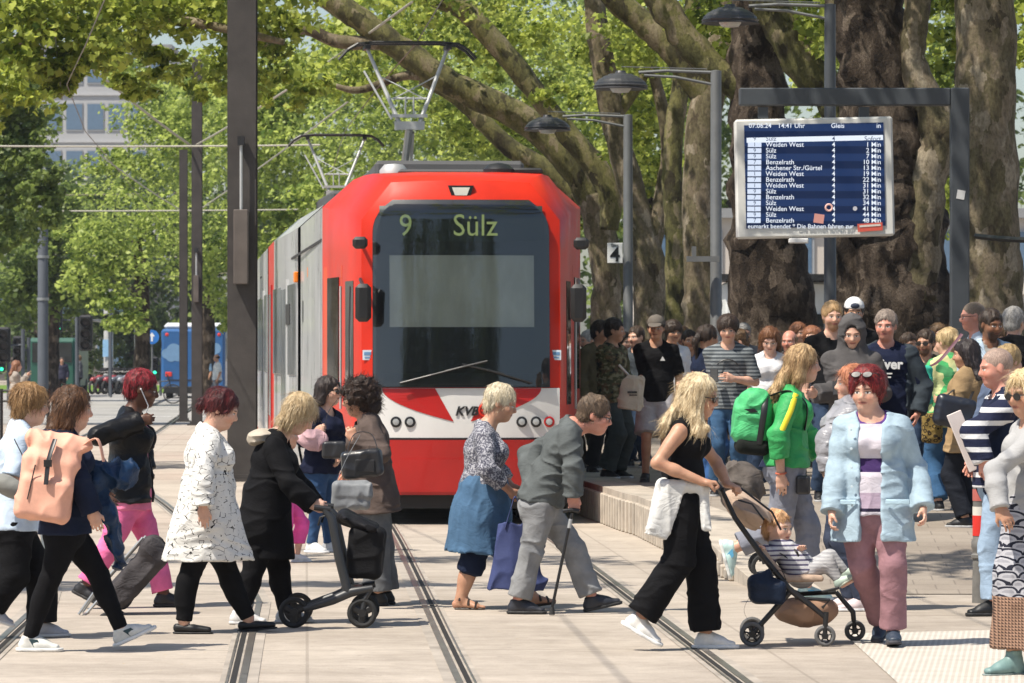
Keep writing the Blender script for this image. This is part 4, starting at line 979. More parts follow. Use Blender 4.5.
# ------------------------------------------------------------------ tram
def glass_mat(tint=(.86,.88,.86), ref=.9):
    t = NT('tinted_glass'); tr = t.n('ShaderNodeBsdfTransparent'); tr.inputs[0].default_value = (*tint, 1); gl = t.n('ShaderNodeBsdfGlossy'); gl.inputs['Roughness'].default_value = .03; gl.inputs[0].default_value = (ref,ref,ref,1)
    fr = t.n('ShaderNodeFresnel'); fr.inputs[0].default_value = 1.65; wv = t.bump(t.noise(t.co(), 2.5, 3), .15, .02); t.t.links.new(wv, gl.inputs['Normal']); mx = t.n('ShaderNodeMixShader')
    t.t.links.new(t.math('MULTIPLY_ADD', fr.outputs[0], 1.0, .02, clamp=True), mx.inputs[0]); t.t.links.new(tr.outputs[0], mx.inputs[1]); t.t.links.new(gl.outputs[0], mx.inputs[2]); t.t.links.new(mx.outputs[0], t.t.nodes['Material Output'].inputs[0]); return t.m
RED = plain('red_paint', (.57,.023,.006), .38, .3, var=.14, sc=2, coat=.08); RED2 = plain('bumper_paint', (.42,.012,.010), .35, .4, var=.12, sc=2, coat=.15)
LIT_RED = plain('sunlit_cab_paint', (.66,.065,.012), .38, .35, var=.1, sc=2, coat=.1)  # cab red shifted to bright orange: strong sun on the left side, in the colour
GREY = plain('silver_side_paint', (.50,.51,.51), .30, .5, var=.16, sc=1.2, coat=.3); WHT = plain('white_front_paint', (.66,.65,.63), .3, .5, var=.06, sc=2, coat=.5)
BLK = plain('black_trim', (.013,.013,.014), .4); BLKM = plain('black_rubber', (.02,.02,.02), .8); GLS = glass_mat(); DKG = plain('dark_window', (.012,.016,.018), .06, .8, var=.3, sc=1.5)
SGL = plain('side_glass', (.20,.215,.22), .16, .7, var=.35, sc=.9); METL = plain('grey_metal', (.33,.34,.34), .4, metal=.8); SILV = plain('pale_metal', (.42,.43,.43), .6, metal=.4)  # side glass has a pale grey base standing in for mirrored surroundings
ZS = [.34,.55,.86,1.38,1.9,2.4,2.75]
STN = [(0.0,1.00,3.06,.70,3.44),(.12,1.06,3.10,.76,3.50),(.6,1.13,3.14,.86,3.55),(1.4,1.245,3.20,.96,3.55),(2.5,1.365,3.26,1.04,3.55)]
def bulge(x, z): return .16*min(1.2, abs(x))**2.4+max(0, z-1.3)*.085+max(0, .86-z)*.10+max(0, z-3.15)*.45
def sect(hw, zs, hr, zt):
    R_ = [(hw*.97, ZS[0])]+[(hw, z) for z in ZS[1:]]+[(hw, zs), ((hw*.45+hr*.55), zs+(zt-zs)*.55), (hr, zt), (hr*.5, zt+.015)]
    return R_+[(-x, z) for x, z in R_[::-1]]
def loft(mb, stn, capf=False, capb=False):
    n = len(sect(*stn[0][1:])); V = []; Fs = []
    for y, *a in stn:
        for x, z in sect(*a):
            k = max(0, 1-y/1.6); V.append((x, y+bulge(x, z)*k, z))
    for i in range(len(stn)-1):
        for k in range(n): Fs.append((i*n+k, (i+1)*n+k, (i+1)*n+(k+1)%n, i*n+(k+1)%n))
    b = len(V)
    if capb: Fs.append(tuple(range((len(stn)-1)*n, len(stn)*n)))
    mb.add(V, Fs)
    if capf:   # bulged front built row by row
        h = n//2; L = sect(*stn[0][1:]); y0 = stn[0][0]; rows_ = []
        for k in range(h):
            x, z = L[k]; rows_.append([(x*t_, y0+bulge(x*t_, z), z) for t_ in np.linspace(1, -1, 17)])
        V = [p for r in rows_ for p in r]; Fs = [(i*17+j, (i+1)*17+j, (i+1)*17+j+1, i*17+j+1) for i in range(h-1) for j in range(16)]
        mb.add(V, Fs)
def sheet(mb, left, right, z0, z1, off, nz=14, nx=14, th=.02):
    """curved plate lying on the tram front; left/right half-widths as functions of z"""
    zs = np.linspace(z0, z1, nz); V = []; Fs = []
    for z in zs:
        for t_ in np.linspace(0, 1, nx):
            x = left(z)*(1-t_)+right(z)*t_; V.append((x, bulge(x, z)-off, z))
    Fs = [(i*nx+j, i*nx+j+1, (i+1)*nx+j+1, (i+1)*nx+j) for i in range(nz-1) for j in range(nx-1)]
    b = len(V)
    ring = [j for j in range(nx)]+[i*nx+nx-1 for i in range(1, nz)]+[(nz-1)*nx+j for j in range(nx-2, -1, -1)]+[i*nx for i in range(nz-2, 0, -1)]
    V2 = [(V[k][0], V[k][1]+th, V[k][2]) for k in ring]
    Fs += [(ring[(i+1)%len(ring)], ring[i], b+i, b+(i+1)%len(ring)) for i in range(len(ring))]
    mb.add(V+V2, Fs)
TA = R(3.2)
def vehicle(label, loc, front=True, first=True, yaw=None):
    r = empty('tram', loc, TA if yaw is None else yaw, label, 'tram', 'coupled tram cars')
    # undercarriage and shell
    mb = MB(); mb.box((0,14.2,.36),(2.2,27.6,.34)); mb.box((0,.55,.28),(1.7,.8,.24)); mb.build('underframe', BLKM, r)
    for yb in (2.9,12.2,17.2,25.5):
        mb = MB()
        for dy in (-.9,.9):
            for sg in (-1,1): mb.cyl((sg*.66,yb+dy,.34),(sg*.79,yb+dy,.34),.33,20)
        mb.box((0,yb,.36),(1.2,2.2,.2)); mb.build('bogie', BLKM, r)
    mb = MB(); loft(mb, STN, capf=True); mb.build('cab_shell', RED, r, smooth=True)
    B_ = (1.365,3.26,1.04,3.55)
    for nm, a, b_, m in (('side_body',2.5,9.4,GREY),('side_body',10.0,16.0,GREY),('red_section',16.0,19.4,RED),('side_body',20.0,27.9,GREY),('rear_cab',27.9,28.4,RED)):
        mb = MB(); loft(mb, [(a,*B_),(b_,*B_)], capb=True); o = mb.build(nm, m, r, smooth=True)
    for y in (9.4,19.4):
        mb = MB()
        for k in range(5):
            for q, wv in ((0,1.0),(.06,.93)): pass
            loft(mb, [(y+k*.12,1.27,3.2,.98,3.48),(y+k*.12+.06,1.2,3.12,.93,3.42),(y+k*.12+.12,1.27,3.2,.98,3.48)])
        mb.build('gangway_bellows', BLKM, r)
    # windows, doors on both sides
    for sg in (-1,1):
        x = sg*1.371
        for a, b_ in ((2.9,4.3),(5.9,8.9),(10.4,12.2),(13.8,16.2),(20.4,22.2),(23.8,27.2)):
            mb = MB(); mb.box((x,(a+b_)/2,2.02),(.014,b_-a,1.15),bev=.006); mb.build('side_window', SGL, r)
        for a in (4.5,12.4,17.0,22.4):
            f = MB(); f.box((x,a+.65,1.55),(.02,1.3,2.25)); o = f.build('door', GREY if a != 17.0 else RED2, r)
            g_ = MB(); 
            for dy in (.35,.95): 
                g2 = MB(); g2.box((x+sg*.012,a+dy,1.7),(.012,.46,1.7)); g2.build('door_glass', SGL, o)
        for z_ in (1.02, 2.92):
            mb = MB(); mb.box((x,14,z_),(.008,22.6,.03)); mb.build('side_rail', BLKM if z_ > 2 else METL, r)
        for t_ in (7.0,10.1): mb = MB(); mb.box((sg*1.385,t_,2.66),(.05,.22,.13),bev=.01); mb.build('door_lamp', emit_lamp, r)
        for t_ in (4.8,8.2,12.0): mb = MB(); mb.box((sg*1.382,t_,2.22),(.012,.9,.26),bev=.004); mb.build('side_sign', BLK, r)
        # cab side window and door outline
        ax, bx = (sg*1.165,.95), (sg*1.262,1.75)
        def side_pl(y0, y1, z0, z1, off, m, nm, par=r):
            def xs(y): return np.interp(y, [s_[0] for s_ in STN], [s_[1] for s_ in STN])
            mb = MB(); o0, o1 = sg*(xs(y0)+off), sg*(xs(y1)+off)
            def yb(y, x, z): return y+bulge(x, z)*max(0, 1-y/1.6)
            V = [(o0, yb(y0,o0,z0), z0), (o1, yb(y1,o1,z0), z0), (o1, yb(y1,o1,z1), z1), (o0, yb(y0,o0,z1), z1)]
            V += [(v[0]-sg*.03, v[1], v[2]) for v in V]
            mb.add(V, [(0,1,2,3) if sg < 0 else (3,2,1,0), (0,4,5,1), (1,5,6,2), (2,6,7,3), (3,7,4,0)]); return mb.build(nm, m, par)
        side_pl(.95,2.35,.70,2.62,.004, LIT_RED if sg < 0 else RED2, 'cab_door'); side_pl(1.15,2.0,1.35,2.5,.012, DKG, 'cab_side_window'); side_pl(.22,.72,1.20,2.45,.006, DKG, 'cab_quarter_window')  # same cab door both sides: sunlit tone on the left, darker red on the right
        mb = MB(); mb.tube([(sg*1.20,.85,1.15),(sg*1.20,.85,2.4)],.014,6); mb.build('grab_rail', SILV, r)
    # roof gear
    for a, b_, w_, h_ in ((1.2,2.3,1.3,.05),(3.0,5.5,1.6,.22),(6.2,8.6,1.5,.26),(12.5,15.8,1.6,.26),(20.5,23,1.5,.26),(24,27,1.6,.2)):
        if not first and a == 3.0: continue
        mb = MB(); mb.box((.05 if a < 2 else 0,(a+b_)/2,3.56+h_/2),(w_,b_-a,h_),bev=.04); mb.build('roof_unit', plain('roof_unit', (.06,.062,.065), .7), r)
    mb = MB(); mb.lathe([(.16,0),(.16,.05),(.11,.10),(.0,.12)], (.42,1.0,3.55)); mb.box((.62,1.4,3.58),(.5,.9,.07),bev=.02); mb.build('roof_antenna', BLK, r, smooth=True)
    mb = MB(); mb.lathe([(.15,0),(.15,.08),(.10,.14),(0,.15)], (-.62,2.2,3.56)); mb.build('roof_horn', SILV, r, smooth=True)
    # pantograph
    yp = 10.0 if first else 3.4; o = MB(); o.box((0,yp+.6,3.66),(1.1,1.5,.10)); 
    for sx in (-.4,.4):
        for sy in (0,1.2): o.lathe([(.05,0),(.07,.03),(.05,.06),(.07,.09),(.05,.12)], (sx,yp+sy,3.54), n=10)
    pr = o.build('pantograph', METL, r)
    mb = MB(); mb.tube([(0,yp+1.2,3.72),(0,yp-.1,4.50)], .05, 8); mb.tube([(.09,yp+1.1,3.72),(.05,yp-.05,4.44)], .018, 6); mb.build('lower_arm', METL, pr)
    mb = MB(); mb.box((0,yp-.1,4.52),(.36,.12,.10)); mb.box((0,yp-.1,4.64),(.44,.05,.04))
    for sg in (-1,1): mb.tube([(sg*.12,yp-.1,4.54),(sg*.50,yp+.25,5.50)], [.028,.022], 8); mb.tube([(sg*.05,yp-.1,4.62),(sg*.05,yp-.1,4.88)], .012, 6)
    mb.tube([(-.22,yp-.1,4.60),(-.55,yp+.05,5.20)], .014, 6); mb.tube([(-.2,yp,4.86),(.22,yp,4.86)], .016, 6); mb.tube([(-.36,yp+.15,5.15),(.2,yp-.02,4.85)], .008, 5); mb.tube([(.36,yp+.15,5.15),(-.2,yp-.02,4.85)], .008, 5)
    mb.build('upper_arm', SILV, pr)
    mb = MB()
    for dy in (-.16,.16):
        mb.tube([(-.84,yp+.25+dy,5.36),(-.74,yp+.25+dy,5.47),(-.62,yp+.25+dy,5.54),(-.4,yp+.25+dy,5.56),(.4,yp+.25+dy,5.56),(.62,yp+.25+dy,5.54),(.74,yp+.25+dy,5.47),(.84,yp+.25+dy,5.36)], .019, 6)
    for sx in (-.5,.5): mb.box((sx,yp+.25,5.50),(.07,.40,.05))
    mb.build('contact_head', BLK, pr)
    # ---- front
    ws = lambda z: .885 if z < 2.9 else .885-.20*(((z-2.9)/.36)**2.6)
    mb = MB(); sheet(mb, lambda z: -ws(z)-.005, lambda z: ws(z)+.005, 1.375, 3.262, .010, nz=30, th=.03); fr_ = mb.build('windscreen_frame', BLK, r, smooth=True)
    if first:
        mb = MB(); sheet(mb, lambda z: -.72, lambda z: .73, 1.98, 2.70, .024, th=.012); 
        t = NT('sun_blind'); n1 = t.noise(t.co(sc=(1,1,.4)), 6, 4, .6); t.fin(t.ramp(n1, [(.3, (.58,.60,.54)), (.7, (.70,.72,.66))]), .9); mb.build('sun_blind', t.m, fr_)
        mb = MB(); sheet(mb, lambda z: -.82, lambda z: .82, 2.84, 3.20, .022, th=.012); mb.build('destination_panel', plain('display_black', (.02,.03,.026), .5), fr_, smooth=True)
        LED = emit('led_text', (.30,.38,.15), .5)
        for tx, x0, sz in (('9', -.63, .31), ('S\u00fclz', -.09, .31)):
            y0 = bulge(abs(x0)+.05, 3.0)-.055
            o = text_mesh(tx, sz, 'destination_text', LED, fr_, Vector((x0, y0, 2.99)), FRONT, bold=.0, sx=.92)
        mb = MB(); sheet(mb, lambda z: -.80, lambda z: .80, 1.40, 1.52, .024, th=.01); mb.build('dashboard', plain('dash', (.05,.055,.06), .8), fr_)
        for x0, x1, z1 in ((-.62,.0,1.58),(.70,.25,1.55)):
            mb = MB(); P_0 = [(x0+(x1-x0)*t_, bulge(x0+(x1-x0)*t_, 1.42)-.085, 1.42+(z1-1.42)*t_) for t_ in (0,.5,1)]; mb.tube(P_0, .010, 6)
            mb.tube([(x1-.42*np.sign(x1-x0)*-1*t_, bulge(x1, z1)-.075, z1+t_*.10) for t_ in (-.4,.6)], .012, 6); mb.build('wiper', BLK, r)
    else: mb = MB()
    mb = MB(); sheet(mb, lambda z: -ws(z), lambda z: ws(z), 1.385, 3.255, .046 if first else .014, nz=30, th=.004); mb.build('windscreen', GLS if first else DKG, r, smooth=True)
    # white panel, red wedges, bumper
    wl = lambda z: .99
    mb = MB(); sheet(mb, lambda z: -wl(z), wl, .868, 1.368, .012, th=.02); pn_ = mb.build('white_panel', WHT, r, smooth=True)
    def wedge(sg):
        mb = MB(); V = []; N_ = 12; Fs = []
        for i in range(N_+1):
            t_ = i/N_; z = 1.366-.33*t_; xo = .80-(.80-.09)*t_**1.9; xi = .27-(.27-.085)*t_
            for x in (xo, (xo+xi)/2, xi): V.append((sg*x, bulge(x, z)-.017, z))
        for i in range(N_):
            for j in (0,1): q = (i*3+j, i*3+j+1, (i+1)*3+j+1, (i+1)*3+j); Fs.append(q if sg < 0 else q[::-1])
        mb.add(V, [f[::-1] for f in Fs]); mb.build('red_wedge', RED2, pn_)
    wedge(-1); wedge(1)
    mb = MB(); sheet(mb, lambda z: -1.0+max(0,.5-z)*.3, lambda z: 1.0-max(0,.5-z)*.3, .30, .850, .045, th=.08); bp = mb.build('bumper', RED2, r, smooth=True)
    mb = MB(); sheet(mb, lambda z: -.62, lambda z: .62, .33, .66, .060, th=.02); mb.build('coupler_cover', RED2, bp, smooth=True)
    mb = MB(); sheet(mb, lambda z: -.99, lambda z: .99, .845, .872, .020, th=.02); mb.build('seam', BLK, r)
    if first:
        tl = []
        y0 = bulge(.1,1.15)-.020
        text_mesh('KVB', .125, 'operator_text', BLK, pn_, Vector((-.07,y0,1.135)), FRONT, bold=.004, shear=.3, extrude=.003)
        mb = MB(); mb.torus((.235,y0,1.145),(0,1,0),.062,.011); mb.box((.225,y0-.002,1.145),(.075,.008,.018)); 
        mb.prism([(0,-.032),(.04,0),(0,.032)], (.245,y0-.004,1.145), (1,0,0), (0,0,1), (0,1,0), .006); mb.build('operator_emblem', RED, pn_)
        for x_, m in ((-.66,BLK),(-.52,BLK),(.60,BLK),(.745,BLK),(.88,RED2)):
            yy_ = bulge(x_,1.02)-.02; mb = MB(); mb.lathe([(.055,0),(.055,.02),(.040,.024),(.034,.010)], (x_,yy_+.012,1.03), (0,-1,0), 20); hl = mb.build('headlamp', m, r)
            mb = MB(); mb.lathe([(.036,0),(.030,.012),(0,.016)], (x_,yy_-.002,1.03), (0,-1,0), 18); mb.build('lamp_glass', plain('lamp_glass', (.35,.36,.36), .12, .8), hl, smooth=True)
        for x_ in (-.94,.955):
            mb = MB(); yy_ = bulge(x_,1.7)-.006; mb.box((x_,yy_,1.70),(.10,.006,.10)); st = mb.build('notice_sticker', plain('sticker', (.62,.68,.75), .6), r)
            mb = MB(); mb.box((x_,yy_-.005,1.715),(.07,.004,.03)); mb.box((x_,yy_-.005,1.675),(.06,.004,.012)); mb.build('sticker_print', plain('sticker_blue', (.12,.25,.45), .6), st)
    mb = MB(); mb.prism([(-.13,.06),(.13,.06),(.09,-.06),(-.09,-.06)], (0,bulge(0,3.36)-.03,3.345), (1,0,0), (0,0,1), (0,1,0), .05); tl_ = mb.build('roof_lamp', BLK, r)
    mb = MB(); mb.prism([(-.09,.04),(.09,.04),(.06,-.04),(-.06,-.04)], (0,bulge(0,3.36)-.036,3.345), (1,0,0), (0,0,1), (0,1,0), .01); mb.build('lamp_glass', plain('lamp_white', (.7,.68,.6), .2), tl_)
    for x_, yy_, zz in ((-.99,-.12,2.22),(1.17,.05,2.22)):
        mb = MB(); mb.box((x_,yy_,zz),(.16,.12,.38),bev=.04); mb.tube([(x_,yy_,zz+.17),(x_*1.02,yy_+.35,zz+.24)], .02, 6); mb.build('mirror', BLK, r, smooth=True)
        mb = MB(); mb.box((x_*1.03,yy_+.1,2.82),(.15,.14,.12),bev=.03); mb.tube([(x_*1.03,yy_+.1,2.84),(x_*1.03,yy_+.4,2.86)], .02, 6); mb.build('mirror_arm', BLK, r, smooth=True)
    if first: bend(r)
    return r
BY = np.linspace(0, 29, 59); BX = np.cumsum(np.interp(BY, [0,3,9,15,17,29], [0,0,.05,.05,.022,.022]))*.5
def bend(r):
    for c_ in r.children_recursive:
        if c_.type == 'MESH':
            n_ = len(c_.data.vertices); co_ = np.empty(n_*3, np.float32); c_.data.vertices.foreach_get('co', co_); co_ = co_.reshape(-1,3); co_[:,0] -= np.interp(co_[:,1], BY, BX).astype(np.float32); c_.data.vertices.foreach_set('co', co_.ravel()); c_.data.update()
emit_lamp = plain('orange_lens', (.85,.22,.02), .3)
TL = A3(-.50, 43.0, 0)
vehicle('red and white tram showing 9 Sülz stopped in front of the crossing', tuple(TL))
bd = A3(-math.sin(TA), math.cos(TA), 0)
sdv = A3(math.cos(TA), math.sin(TA), 0)
vehicle('second tram car coupled behind the tram showing 9 Sülz', tuple(TL+bd*28.9-sdv*float(np.interp(28.9, BY, BX))), first=False, yaw=R(2.9))
# ------------------------------------------------------------------ street furniture
RUST = plain('weathered_steel', (.052,.046,.043), .75, .3, var=.25, sc=3, bump=.5); GALV = plain('galvanised_steel', (.17,.175,.175), .5, metal=.4, var=.12, sc=3)
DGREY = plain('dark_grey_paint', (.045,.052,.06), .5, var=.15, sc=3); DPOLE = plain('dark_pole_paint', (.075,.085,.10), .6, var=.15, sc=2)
def hpole(px, Y, h, w, label, boxz=None, rod=True):
    x = (px-CX)/(F/Y); r = empty('catenary_mast', (x,Y,0), 0, label, 'mast', 'steel catenary masts')
    mb = MB(); t_ = w*.09
    mb.box((0,-w/2+t_/2,h/2),(w,t_,h)); mb.box((0,w/2-t_/2,h/2),(w,t_,h)); mb.box((0,0,h/2),(t_,w-2*t_-.004,h)); 
    mb.build('column', RUST, r)
    mb = MB(); mb.box((0,0,.02),(w*1.8,w*1.8,.04)); mb.box((0,0,.07),(w*1.3,w*1.3,.05)); mb.build('base_plate', RUST, r)
    if boxz:
        mb = MB(); mb.box((0,-w/2-.11,boxz),(w*.50,.20,w*2.6),bev=.01); b_ = mb.build('tension_weight', plain('weight_paint', (.095,.078,.068), .7, var=.2, sc=4), r)
        mb = MB(); mb.tube([(0,-w/2-.10,boxz+w*1.3),(0,-w/2-.10,boxz+w*3.6)], .02, 8); mb.build('rod', SILV, b_); mb = MB(); mb.box((0,-w/2-.09,boxz+w*3.7),(.09,.12,.12)); mb.build('pulley', BLK, b_)
    return r
hpole(242.5, 58, 9.6, .385, 'large rusty steel mast standing in front of the tram side', 3.15)
hpole(197, 104, 8.9, .25, 'taller of the twin rusty masts left of the large mast', 3.3)
hpole(183.5, 109, 6.9, .20, 'shorter of the twin rusty masts left of the large mast')
def rpole(px, Y, h, r_, label, m=DPOLE, rings=True, name='street_pole'):
    x = (px-CX)/(F/Y); r = empty(name, (x,Y,0), 0, label, 'pole'); mb = MB(); mb.lathe([(r_*1.05,0),(r_,.3),(r_*.92,h-.05),(r_*.8,h)], n=18); mb.build('shaft', m, r, smooth=True)
    if rings:
        for z in (h*.55,h*.75,h*.93): mb = MB(); mb.lathe([(r_*1.12,-.04),(r_*1.12,.04)], (0,0,z), n=18); mb.build('clamp', METL, r)
    return r
rpole(43, 121, 5.95, .155, 'dark round pole rising between the traffic lights')
pp = rpole(108.5, 190, 4.6, .22, 'grey advertising pole with a blue notice beyond the road', plain('pale_pole', (.34,.34,.33), .7), False)
mb = MB(); mb.box((-.02,-.25,2.0),(.42,.03,.75)); mb.build('notice', plain('notice_blue', (.25,.45,.65), .6), pp)
rpole(136.5, 200, 4.4, .11, 'thin pale lamp post left of the blue bus', GALV, False); rpole(208.5, 210, 4.6, .09, 'thin pale post seen above the blue bus', GALV, False)
# lamps over the platform
def lamp(px, Y, label, H_=4.86, PM=None):
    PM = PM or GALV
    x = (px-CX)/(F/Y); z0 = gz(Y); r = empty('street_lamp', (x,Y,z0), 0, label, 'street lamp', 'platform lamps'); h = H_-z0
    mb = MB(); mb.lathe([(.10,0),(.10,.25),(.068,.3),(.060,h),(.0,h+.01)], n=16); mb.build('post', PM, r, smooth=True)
    mb = MB(); mb.tube([(0,0,h-.02),(-.55,0,h+.0),(-.86,0,h-.02)], .018, 8); mb.tube([(0,0,h-.16),(-.45,0,h-.07),(-.80,0,h-.05)], .016, 8); mb.tube([(-.1,0,h+.02),(-1.05,0,h+.045)], .006, 5); mb.build('arm', GALV, r)
    mb = MB(); prof = []
    for i in range(7):
        t_ = i/6; rad = .06+.235*math.sin(t_*math.pi/2)**.9; prof += [(rad, -.02-.17*t_**1.3), (rad+.018, -.034-.17*t_**1.3)]
    mb.lathe([(.0,.0),(.05,.0)]+prof+[(.28,-.21),(.0,-.16)], (-1.06,0,h), n=24); mb.build('lamp_shade', plain('shade_paint', (.035,.036,.04), .4), r)
    mb = MB(); mb.lathe([(0,-.25),(.09,-.24),(.12,-.20),(.12,-.17)], (-1.06,0,h), n=18); mb.build('bulb_cover', plain('opal_glass', (.6,.6,.57), .3), r, smooth=True)
    return r
l3 = lamp(628, 56.6, 'platform lamp farthest left, on the post with the 4 sign'); lamp(716, 47.8, 'middle platform lamp on the post left of the display'); lamp(830, 45.6, 'platform lamp whose post stands behind the display', 5.42, DGREY)  # post behind the display painted darker than the others to stand for shade
r = empty('track_sign', tuple(W(615,253,56.45)), 0, 'small white square sign with a black 4 on the lamp post', 'sign')
mb = MB(); mb.box((0,0,0),(.20,.02,.265),bev=.004); pl = mb.build('sign_plate', plain('sign_white', (.75,.75,.73), .5), r); o = text_mesh('4', .26, 'sign_digit', BLK, r, Vector((-.065,-.014,-.03)), FRONT, bold=.004); text_mesh('Gleis', .05, 'sign_word', BLK, r, Vector((-.055,-.014,.10)), FRONT)
# departure display on its goal-post frame
Yd = 43.0; sd_ = F/Yd; zf = gz(Yd)
r = empty('departure_display', (W(814,250,Yd)[0],Yd,zf), 0, 'white framed departure display hanging from a dark grey post frame', 'display'); ox = W(814,250,Yd)[0]
def dz(py): return CH-(py-HZ)/sd_-zf
def dx(px): return (px-CX)/sd_-ox
mb = MB(); mb.box((dx(959.5),0,(dz(88))/2),(.185,.16,dz(88)),bev=.012); mb.box(((dx(739)+dx(950))/2,0,dz(97)),(dx(950)-dx(739),.16,.175),bev=.012); mb.build('post_frame', DGREY, r)
mb = MB(); 
for q in (763,864): mb.box((dx(q),0,dz(113)),(.10,.08,.12))
mb.build('bracket', DGREY, r)
TIL = Matrix.Rotation(R(-1.2), 3, 'Y')
mb = MB(); mb.box((0,0,dz(178)),(1.575,.22,1.19),rot=TIL,bev=.02); hs = mb.build('housing', plain('housing_paint', (.60,.60,.57), .5), r)
mb = MB(); mb.box((.0,-.115,dz(176)),(1.39,.012,1.03),rot=TIL); t = NT('screen_blue'); sp = t.n('ShaderNodeSeparateXYZ'); t.t.links.new(t.co(), sp.inputs[0])
bw = t.math('GREATER_THAN', t.math('FRACT', t.math('MULTIPLY', sp.outputs[2], 6.7)), .5); t.fin((.003,.005,.012), .6, None, .1); t.set(t.b.inputs['Emission Color'], t.mix(bw, (.012,.028,.085), (.006,.014,.045))); t.b.inputs['Emission Strength'].default_value = 1; scr = mb.build('screen', t.m, hs)
TXT = emit('screen_text', (.75,.80,.88), .9); rows_ = [('S\u00fclz','Sofort'),('Weiden West','1 Min'),('S\u00fclz','2 Min'),('S\u00fclz','7 Min'),('Benzelrath','10 Min'),('Aachener Str./G\u00fcrtel','13 Min'),('Weiden West','19 Min'),('Benzelrath','22 Min'),('Weiden West','31 Min'),('S\u00fclz','31 Min'),('Benzelrath','32 Min'),('S\u00fclz','34 Min'),('Weiden West','41 Min'),('S\u00fclz','44 Min'),('Benzelrath','48 Min')]
nums = ['9','1','9','9','7','1','1','7','1','9','7','9','1','9','7']
yt = -.126; z_top = dz(126.5); zr = dz(139.5); stp = (dz(139.5)-dz(221))/14; tt = []
def tx(s_, x, z, size=.066, m=TXT, al='LEFT'): tt.append(text_mesh(s_, size, 'timetable_text', m, None, Vector((x,yt,z)), FRONT, align=al, bold=.0002))
tx('07.06.24', -.66, z_top); tx('14:41 Uhr', -.37, z_top); tx('Gleis', .16, z_top, al='LEFT'); tx('in', .66, z_top, al='RIGHT')
mb = MB(); mb.box((.0,-.1225,zr),(1.36,.004,stp*.86),rot=TIL); mb.build('highlight_row', emit('row_white', (.70,.76,.86), .9), hs)
mb = MB()
for i in range(1,15): mb.box((-.60-.0006*i,-.1225,zr-i*stp),(.135,.004,stp*.80),bev=.0)
mb.build('line_boxes', emit('box_white', (.62,.70,.85), .85), hs)
for i, (a, b_) in enumerate(rows_):
    z = zr-i*stp
    if i: tx(a, -.49, z); tx('4', .17, z); tx(b_, .66, z, al='RIGHT')
tx('eumarkt beendet * Die Bahnen fahren zur', -.67, zr-15.0*stp, .062)
join_meshes('timetable_text', tt, hs); tt = []; DT = emit('screen_dark', (.03,.05,.10), 1)
for i, nn in enumerate(nums): tx(nn, -.60, zr-i*stp, .055, DT, 'CENTER')
tx('S\u00fclz', -.49, zr, .066, DT); tx('4', .17, zr, .066, DT); tx('Sofort', .66, zr, .066, DT, 'RIGHT'); join_meshes('line_number_text', tt, hs)
STK = plain('sticker_red', (.55,.09,.06), .5)
mb = MB(); mb.torus((dx(828),-.128,dz(208)),(0,1,0),.032,.010); mb.build('round_sticker', plain('sticker_pink', (.75,.45,.40), .5), hs); mb = MB(); mb.box((dx(869),-.13,dz(227.5)),(.25,.004,.08),rot=Matrix.Rotation(R(-4),3,'Y')); s1 = mb.build('sticker', STK, hs)
mb = MB(); mb.box((dx(869),-.134,dz(226)),(.21,.003,.02),rot=Matrix.Rotation(R(-4),3,'Y')); mb.build('sticker_print', plain('sticker_print', (.6,.55,.5), .5), s1)
mb = MB(); mb.box((dx(818),-.13,dz(219)),(.10,.004,.09),rot=Matrix.Rotation(R(8),3,'Y')); mb.build('sticker', plain('sticker_pink2', (.6,.28,.24), .5), hs); mb = MB(); mb.lathe([(.022,0),(.022,.004)], (dx(854),-.128,dz(209)), (0,-1,0)); mb.build('sticker', plain('sticker_grey', (.5,.5,.55), .5), hs)
mb = MB(); mb.box((dx(960),-.083,dz(195)),(.08,.004,.09),rot=Matrix.Rotation(R(10),3,'Y')); mb.build('sticker', plain('sticker_pale', (.5,.5,.5), .5), r)
mb = MB(); mb.box((dx(798),-.06,dz(241)),(.20,.10,.05),bev=.01); mb.build('loudspeaker', plain('speaker_white', (.6,.6,.6), .5), r)
# small box on the middle lamp post
mb = MB(); mb.box((0,0,0),(.36,.12,.06)); mb.box((-.1,0,.08),(.05,.05,.12)); o = mb.build('signal_bracket', GALV); o.location = tuple(W(703,259,47.6)); tag(o, 'small grey bracket box on the middle lamp post', 'bracket')
# red banded bollard
x = (980-CX)/(F/29.5); r = empty('bollard', (x,29.5,0), 0, 'ribbed grey bollard with a red and white band', 'bollard'); BOL = plain('bollard_paint', (.15,.145,.135), .6, var=.2, sc=12)
mb = MB(); mb.lathe([(.055,0),(.050,.30),(.062,.31),(.062,.33),(.050,.34),(.050,.36),(.060,.38),(.060,.42),(.049,.44),(.049,.82),(.060,.84),(.060,.87),(.05,.89),(.055,.93),(.052,.97),(.03,1.0),(0,1.01)], n=20); mb.build('shaft', BOL, r, smooth=True)
mb = MB(); mb.lathe([(.0515,.46),(.0515,.60)], n=20); mb.build('red_band', plain('band_red', (.62,.03,.02), .5), r); mb = MB(); mb.lathe([(.0515,.60),(.0515,.66)], n=20); mb.build('white_band', plain('band_white', (.6,.58,.52), .6), r); mb = MB(); mb.lathe([(.0515,.70),(.0515,.78)], n=20); mb.build('red_band', plain('band_red2', (.45,.12,.10), .5), r)
